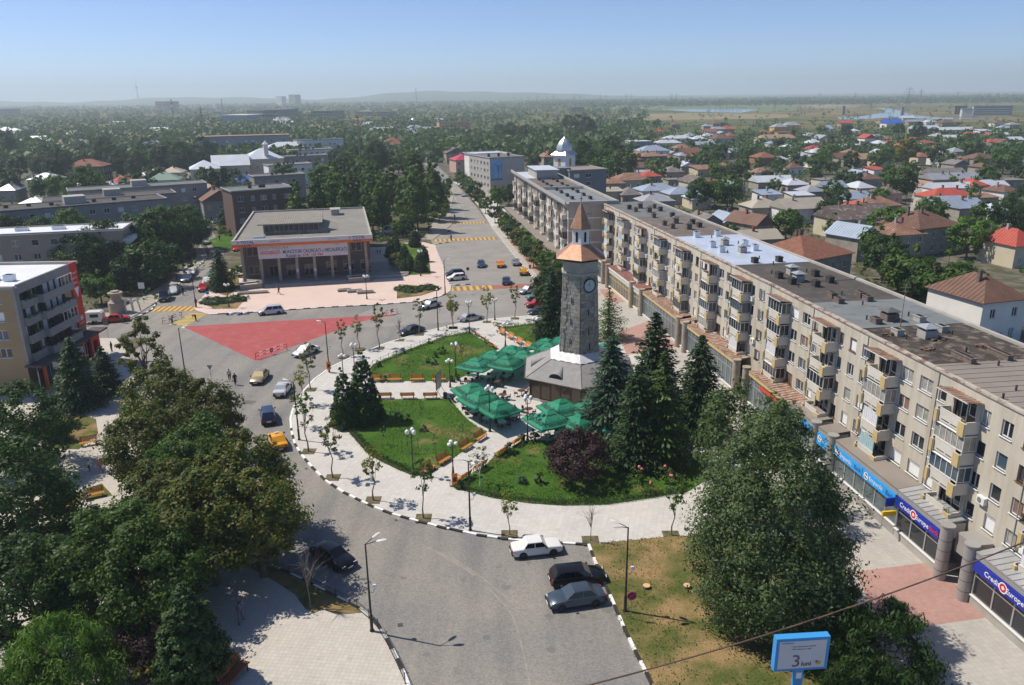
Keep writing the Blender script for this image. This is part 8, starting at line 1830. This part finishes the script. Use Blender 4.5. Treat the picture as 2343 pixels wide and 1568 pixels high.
p = g('X',1290,1060,.16); o = thing('ring_trellis','green ring trellis on thin legs in the west lawn','trellis',p); mb = MB(); n = 20
for i in range(n):a, b = 2*math.pi*i/n, 2*math.pi*(i+1)/n; mb.tube((.9*math.cos(a),.9*math.sin(a),1.5),(.9*math.cos(b),.9*math.sin(b),1.5),.03,n=5,cap=False)
mg = mat('trellis_green',(.05,.16,.10),.6,var=0); mb.build('ring',mg,o)
for i in range(4):a = i*math.pi/2+.4; MB().tube((.9*math.cos(a),.9*math.sin(a),1.7),(.95*math.cos(a),.95*math.sin(a),0),.03,n=5).build('leg',mg,o)
def bin_(k,xy,lab,m):p = g(k,*xy,.13); o = thing('litter_bin',lab,'bin',p); MB().lathe([(.22,.05),(.28,.75),(.3,.78),(.3,.84),(.24,.84),(.22,.3)],12).build('drum',m,o,smooth=40); MB().box(-.05,.05,-.05,.05,0,.06).build('foot',M_IRON,o)
bin_('X',(1600,606),'dark litter bin at the right end of the west lawn benches',M_IRON); bin_('X',(1655,455),'dark litter bin beside the right north lawn bench',M_IRON); bin_('K',(945,390),'red litter bin on the pink walk of the avenue',mat('bin_red',(.35,.03,.02),.5)); bin_('Y',(650,985),'dark litter bin where the paths meet near the parasols',M_IRON)
for k, xy, lab in(('Q',(1742,705),'left'),('Q',(2100,702),'right')):p = g(k,*xy,.16); o = thing('tree_stump',f'fresh {lab} one of two sawn stumps in the dry green','stump',p); MB().lathe([(.34,0),(.3,.22)],14).build('bark',M_BARK,o); MB().lathe([(.295,.221),(.295,.225)],14).build('cut',mat('cut_wood',(.62,.42,.22),.8),o)
p = g('E',1045,775,.13); o = thing('stone_fountain','old stone urn fountain with white pipe arches by the dark trees','fountain',p); MB().lathe([(1.5,0),(1.5,2.0),(1.2,2.1),(.9,2.5),(.9,3.4),(1.3,3.6),(1.3,3.8),(.8,3.85),(.7,4.1)],14).build('urn',M_STONEP,o,smooth=30)
for i, x in enumerate((2.2,3.6)):
 mb = MB(); pts = [Vector((x-.55,-.2,0)),Vector((x-.6,-.2,1.6)),Vector((x-.4,-.2,2.3)),Vector((x,-.2,2.5)),Vector((x+.4,-.2,2.3)),Vector((x+.6,-.2,1.6)),Vector((x+.75,-.2,.3))]; mb.path(pts,[.16]*7,8); mb.build('pipe_arch',M_WHITEW,o,smooth=50)
for i, (x,y)in enumerate(((140,1035),(175,1032),(240,1035),(265,1030),(292,1028),(320,1024))):s = MB(); s.ball((0,0,.22),.3,8,5,sz=.75); tag(s.build('sack',(M_LN,M_WHITE,M_SKYB)[i%3],None,g('F',x,y,.02),smooth=80),f"{('dark blue', 'white', 'light blue')[i % 3]} sack, {ordinal(i)} from left in the theatre kerb pile",'sack','sacks piled at the theatre kerb')
# far country
M_WATER = mat('river_water',(.16,.24,.30),.12,var=.08,scale=.01,spec=.5)
kind(sheet('river',gs('D',(690,455),(860,452),(1000,430),(1115,413),(1100,392),(1045,374),(1130,374),(1250,397),(1310,420),(1380,440),(1560,455),(2100,470),(2100,478),(1500,470),(1200,452),(1000,467),(720,478)),.03,M_WATER),'structure')
kind(sheet('river',gs('C',(1600,384),(2340,380),(2500,390),(2340,416),(1900,406)),.03,M_WATER),'structure')
kind(sheet('meadow',gs('C',(900,380),(1200,345),(1700,325),(2340,318))+gs('D',(350,330),(330,395),(0,410))+gs('C',(2200,382),(1500,385)),.02,mat('meadow_green',(.115,.155,.055),1,var=.15,scale=.004,col2=(.17,.155,.08),k2=(.5,.7))),'structure')
kind(sheet('field',gs('C',(1380,480),(1400,430),(1900,415),(2340,425))+gs('D',(300,430),(250,455),(0,470)),.022,mat('dry_field',(.23,.19,.10),1,var=.15,scale=.01)),'structure')
kind(sheet('field',gs('D',(600,380),(850,365),(900,350),(520,335),(330,360)),.022,MATS['dry_field']),'structure')
hv, hf = [], []; nx = 60
top = [(-200,242),(0,235),(150,237),(300,231),(360,226),(560,225),(640,229),(720,231),(800,226),(880,217),(960,212),(1100,212),(1250,216),(1400,221),(1600,225)]
for i in range(nx+1):
 x = -200+1800*i/nx
 for j in range(len(top)-1):
  if top[j][0]<=x<=top[j+1][0]:yt = top[j][1]+(top[j+1][1]-top[j][1])*(x-top[j][0])/(top[j+1][0]-top[j][0])
 d = ray(x,yt-2.5+.9*math.sin(i*1.7)+.6*math.sin(i*.61)); t = 7200/d.y; p = Vector((0,0,H0))+d*t; hz1 = max(14,p.z)
 hv+=[(p.x*.70,5040,-1),(p.x*.86,6200,hz1*.45),(p.x,7200,hz1),(p.x*1.3,9400,-1)]
 if i:a = 4*(i-1); hf+=[(a+k,a+4+k,a+5+k,a+1+k)for k in range(3)]
kind(MB().add(hv,hf).build('hills',mat('hill_cover',(.075,.095,.04),1,var=.25,scale=.004,col2=(.22,.19,.13),k2=(.52,.66)),smooth=60),'structure')
def dens(x,y):
 a = x/y; n = math.sin(x*.006+y*.004)+math.sin(x*.013-y*.009+1.3)+math.sin(y*.02+x*.002)
 if a<.02:return(.75 if y<1500 else .4)if n>-.7 else .12
 if a<.17:return(.75 if y<1100 else(.25 if y<2300 else .9))if n>-.6 else .12
 if y<700:return .85
 if y<950:return .22
 return .05 if y<2300 else(.9 if y<3300 else .4)
rng = np.random.default_rng(5); C_ = []
while len(C_)<14500:
 y = 480+(rng.uniform()**1.7)*4300; x = rng.uniform(-.72,.70)*y
 if y<600 and blocked(x,y,2):continue
 if rng.uniform()<dens(x,y):C_.append((x,y))
C_ = np.array(C_); n_ = len(C_); per = 16; hh = rng.uniform(4.5,10,n_)*np.where(C_[:,1]>2300,1.3,1)*np.where((C_[:,0]/C_[:,1]>.17)&(C_[:,1]<2300),.6,1)
wdt = hh*rng.uniform(.5,.85,n_)
p = np.concatenate([C_,np.zeros((n_,1))],1)[:,None]+rng.normal(size=(n_,per,3))*np.stack([wdt*.6,wdt*.6,wdt*0],1)[:,None]; p[...,2] = hh[:,None]*rng.uniform(.12,1,(n_,per))
sz_ = np.repeat(hh*.42,per)
v, q4 = leaf_quads(p.reshape(-1,3),rng.normal(size=(n_*per,3))+[0,-.3,.8],1.0,.8,rng); v = v.reshape(-1,4,3); c_ = v.mean(1,keepdims=True); v = c_+(v-c_)*sz_[:,None,None]; v[...,2] = np.maximum(v[...,2],.05)
wl_ = raw('distant_woodland',np_mesh('distant_woodland',v.reshape(-1,3),q4,m_leaf('far_leaf',(.040,.080,.022),(.085,.13,.035),None,.2))); wl_['label'] = 'far-off woods and tree belts merging toward the horizon'; wl_['category'] = 'woodland'; kind(wl_,'stuff')
def far_box(k,x0,x1,yb,yt,dep,m,lab,cat='building',name='distant_building',win=None,roof=None):
 a, b = g(k,x0,yb), g(k,x1,yb); a.z = b.z = 0; L = (b-a).length; zc = (a-Vector((0,0,H0))).dot(fv); h = (yb-yt)/3.87/F*zc; rz = math.atan2((b-a).y,(b-a).x)
 o = thing(name,lab,cat,a,rz); MB().box(0,L,0,dep,0,h).build('wall',m,o); MB().box(-.5,L+.5,-.5,dep+.5,h+.001,h+1).build('roof',roof or M_FELT,o)
 if win:
  nx_, nz_ = win
  for i in range(nx_):
   for j in range(nz_):MB().box(L*(i+.2)/nx_,L*(i+.8)/nx_,-.3,-.01,h*(j+.3)/nz_,h*(j+.8)/nz_).build('window',M_DARK,o)
 return o
fw = mat('far_white',(.55,.54,.52),.9,var=.05); fg_ = mat('far_grey',(.22,.20,.19),.9,var=.1,scale=.05)
far_box('B',345,390,355,276,25,fw,'pale left one of two towers on the horizon',name='tower_block'); far_box('B',455,512,355,262,30,fg_,'dark right one of two towers on the horizon',name='tower_block'); far_box('A',1382,1498,402,322,40,fg_,'broad grey slab block on the left horizon',win=(9,5)); far_box('B',88,355,492,398,60,fg_,'long grey factory shell beyond the trees',win=(14,3)); far_box('B',355,450,470,418,40,fg_,'low annex right of the long factory shell'); far_box('A',1965,2190,500,442,50,mat('hall_blue',(.10,.22,.50),.7),'blue-walled industrial hall with white roof','building',roof=M_WHITEW)
far_box('B',650,835,470,405,40,fg_,'half-built concrete frame building right of the pylons',win=(12,3)); far_box('B',1035,1215,445,412,40,fg_,'ruined low works farther right of the frames',win=(12,2)); far_box('B',1220,1335,445,410,30,fg_,'ruined works at the edge of the marsh',win=(8,2)); far_box('D',1885,2230,438,362,30,fw,'unfinished pale hotel block near the river',win=(16,4)); far_box('D',1720,1830,428,362,30,fg_,'grey wing left of the unfinished hotel',win=(4,4)); far_box('D',1785,1880,455,388,30,fw,'white stepped house in front of the unfinished hotel'); far_box('C',1060,1270,530,512,40,fg_,'low dark warehouse behind the big trees'); far_box('A',0,62,445,388,40,fg_,'grey tower blocks at far left edge',win=(5,6))
for i in range(22):x = 500+i*0; far_box(*(('A' if i<12 else 'B'),*(lambda u:(u,u+random.uniform(20,55)))(random.uniform(60,2200)if i<12 else random.uniform(100,1900))),(yy:=random.uniform(375,440)),yy-random.uniform(9,22),30,random.choice((fw,fw,fg_)),'x',roof=random.choice((M_METALW,ROOFM['terracotta'],M_FELT)))
_fx = sorted([o for o in COL.objects if o.get('label')=='x'],key=lambda o:pix(o.location)[0])
for i, o in enumerate(_fx):o['label'] = f"tiny far building, {ordinal(i)} from left along the hazy left horizon"; o['group'] = 'tiny far buildings'
c = g('A',1530,440); o = thing('factory_chimney','tall striped factory chimney on the left horizon','chimney',c); zc = (c-Vector((0,0,H0))).dot(fv); h = 140/3.87/F*zc
sb = mat('stack_brick',(.26,.12,.09),.9)
for i in range(6):MB().lathe([(3.2-1.2*i/6,h*i/6),(3.2-1.2*(i+1)/6,h*(i+1)/6)],12).build('band',(sb,fw)[i%2]if i>2 else sb,o)
for k, x, yb, yt, lab in(('A',1160,412,360,'thin chimney left of the slab block'),('A',1970,400,296,'slender mast on the left horizon'),('B',1580,312,205,'very tall thin mast in the middle horizon')):c = g(k,x,max(yb,345)); zc = (c-Vector((0,0,H0))).dot(fv); h = (max(yb,345)-yt)/3.87/F*zc; tag(MB().lathe([(2.2,0),(1.2,h)],8).build('mast',fg_,None,c),lab,'mast')
d = ray(*q('A',1222,292)); c = Vector((0,0,H0))+d*(6900/d.y); zt_ = (Vector((0,0,H0))+ray(*q('A',1205,102))*(6900/ray(*q('A',1205,102)).y)).z; o = thing('television_tower','slender television tower on the hazy left hill','tower',(c.x,6900,0)); Hh = zt_
MB().lathe([(9,0),(5,Hh*.35),(4,Hh*.58)],10).build('shaft',fw,o); MB().lathe([(4,Hh*.58),(11,Hh*.61),(11,Hh*.64),(4,Hh*.68)],12).build('pod',fg_,o); MB().lathe([(3,Hh*.68),(1.6,Hh*.8),(.8,Hh)],8).build('mast',mat('mast_red',(.40,.2,.18),.8),o)
for k, x0, x1, yb, yt, lab in(('C',815,950,406,366,'broad dark storage tank in the marsh'),('C',1050,1105,405,380,'smaller dark storage tank right of the broad one')):a, b = g(k,x0,yb), g(k,x1,yb); R_ = (b-a).length/2; zc = (a-Vector((0,0,H0))).dot(fv); tag(MB().lathe([(R_,0),(R_,(yb-yt)/3.87/F*zc)],24).build('storage_tank',mat('tank_rust',(.12,.10,.095),.8),None,(a+b)/2),lab,'tank')
o = thing('water_tower','small white domed water tower above the avenue trees','tower',g('B',1552,540)); zc = (o.location-Vector((0,0,H0))).dot(fv); u = zc/3.87/F; MB().lathe([(14*u,0),(14*u,45*u)],12).build('drum',fw,o); MB().lathe([(28*u,42*u),(26*u,50*u),(16*u,68*u),(2*u,78*u)],14).build('dome',M_METALW,o,smooth=30)
o = thing('radio_mast','thin radio mast with orange platform among the poplars','mast',g('B',1092,1000)); zc = (o.location-Vector((0,0,H0))).dot(fv); h = 545/3.87/F*zc
for i in range(7):MB().lathe([(.2,h*i/7),(.2,h*(i+1)/7)],6).build('section',(M_RUST,fg_)[i%2],o)
MB().box(-.9,.9,-.5,.5,h*.95,h*.975).build('platform',mat('letter_orange',(.75,.2,.03)),o)
_py = {}
def pylon(k,x,yb,yt,lab):
 c = g(k,x,yb); zc = (c-Vector((0,0,H0))).dot(fv); h = max(18,min(75,(yb-yt)/3.87/F*zc)); r = h*.085
 if 1 not in _py:
  mb = MB(); w = .006
  for sx in(-1,1):
   for sy in(-1,1):mb.tube((sx*.085,sy*.085,0),(sx*.016,sy*.016,.72),w,w*.8,4).tube((sx*.016,sy*.016,.72),(0,0,1),w*.8,w*.6,4)
  for i in range(7):
   z0_, z1_ = i*.1, (i+1)*.1; a, b = .085-.069*z0_/.72, .085-.069*z1_/.72; s = 1 if i%2 else-1
   for y in(-1,1):mb.tube((-s*a,y*a,z0_),(s*b,y*b,z1_),w*.6,n=3).tube((y*a,-s*a,z0_),(y*b,s*b,z1_),w*.6,n=3)
  for z, L in((.7,.16),(.8,.22),(.9,.13)):mb.tube((-L,0,z),(L,0,z),w*.8,n=4).tube((-L,0,z),(0,0,z+.05),w*.6,n=3).tube((L,0,z),(0,0,z+.05),w*.6,n=3)
  _py[1] = mb.mesh('lattice',fg_)
 o = thing('power_pylon',lab,'pylon',c,random.uniform(-.4,.4),'power pylons'); o.scale = (h,h,h); raw('lattice',_py[1],o)
PY = [('A',870,520,395),('A',1265,510,400),('A',1805,630,370),('A',345,560,470),('A',415,560,450),('B',575,405,320),('B',620,412,312),('B',685,432,316),('B',1395,392,312),('B',1440,392,310),('C',335,345,270),('C',400,348,272),('C',460,352,270),('C',540,360,262),('C',630,350,268),('C',685,352,264),('C',865,348,264),('C',920,348,262),('C',1100,342,254),('C',1150,342,254),('C',1325,340,248),('C',1370,340,250),('C',1725,338,244),('C',1768,338,246),('D',130,412,275),('D',525,335,238),('D',840,342,240),('D',975,447,305),('D',1300,430,195),('D',1415,345,205),('D',1740,330,228),('D',1935,330,236),('D',2025,330,240),('D',2100,332,238),('D',2230,332,236),('D',2338,335,232)]
PY.sort(key=lambda t:q(t[0],t[1],t[2])[0])
for i, t in enumerate(PY):pylon(*t,f"lattice power pylon, {ordinal(i)} from the left along the plain")
for i, (k,x,yb,yt,w)in enumerate((('D',738,432,360,22),('D',1258,437,367,20),('D',435,406,360,8),('D',450,406,360,8),('D',395,402,360,6),('D',362,402,362,6),('D',335,402,364,6),('C',1640,402,372,7),('C',1685,402,370,7),('C',2118,412,366,9),('C',2160,412,366,9),('C',2186,412,368,9),('C',2216,412,366,9),('C',2242,412,368,9),('C',2270,412,366,9),('C',2310,412,368,9))):
 c = g(k,x,yb); zc = (c-Vector((0,0,H0))).dot(fv); u = zc/3.87/F; h = (yb-yt)*u; o = thing('bridge_pier',f"unfinished concrete bridge pier, {ordinal(i)} listed by the river",'pier',c,0,'unfinished bridge piers'); W2 = w*u/2
 if w>15:MB().box(-W2,W2,-W2,W2,0,h*.94).build('shaft',fg_,o)
 else:
  for s in(-1,1):MB().tube((s*W2*1.3,0,0),(s*W2*.6,0,h*.94),W2*.35,n=5).build('leg',fg_,o)
 MB().box(-W2*1.2,W2*1.2,-W2,W2,h*.94,h).build('cap',fg_,o)
_pp = sorted([o for o in COL.objects if o.name.startswith('bridge_pier')],key=lambda o:pix(o.location)[0])
for i, o in enumerate(_pp):o['label'] = f"unfinished concrete bridge pier, {ordinal(i)} from the left by the river"
# haze
hz = MB(); hz.box(-9000,9000,-60,12500,-2.2,250)
hm = bpy.data.materials.new('haze_air'); hm.use_nodes = True; _t = hm.node_tree
_t.nodes.remove(_t.nodes['Principled BSDF'])
_v = _t.nodes.new('ShaderNodeVolumePrincipled'); _v.inputs['Color'].default_value = (.76,.88,1.0,1); _v.inputs['Density'].default_value = 0.0002; _v.inputs['Anisotropy'].default_value = .25
_t.links.new(_v.outputs[0],_t.nodes['Material Output'].inputs['Volume'])
ho = kind(hz.build('haze',hm),'stuff'); ho.display_type = 'WIRE'
bpy.data.scenes.remove(BENCH)
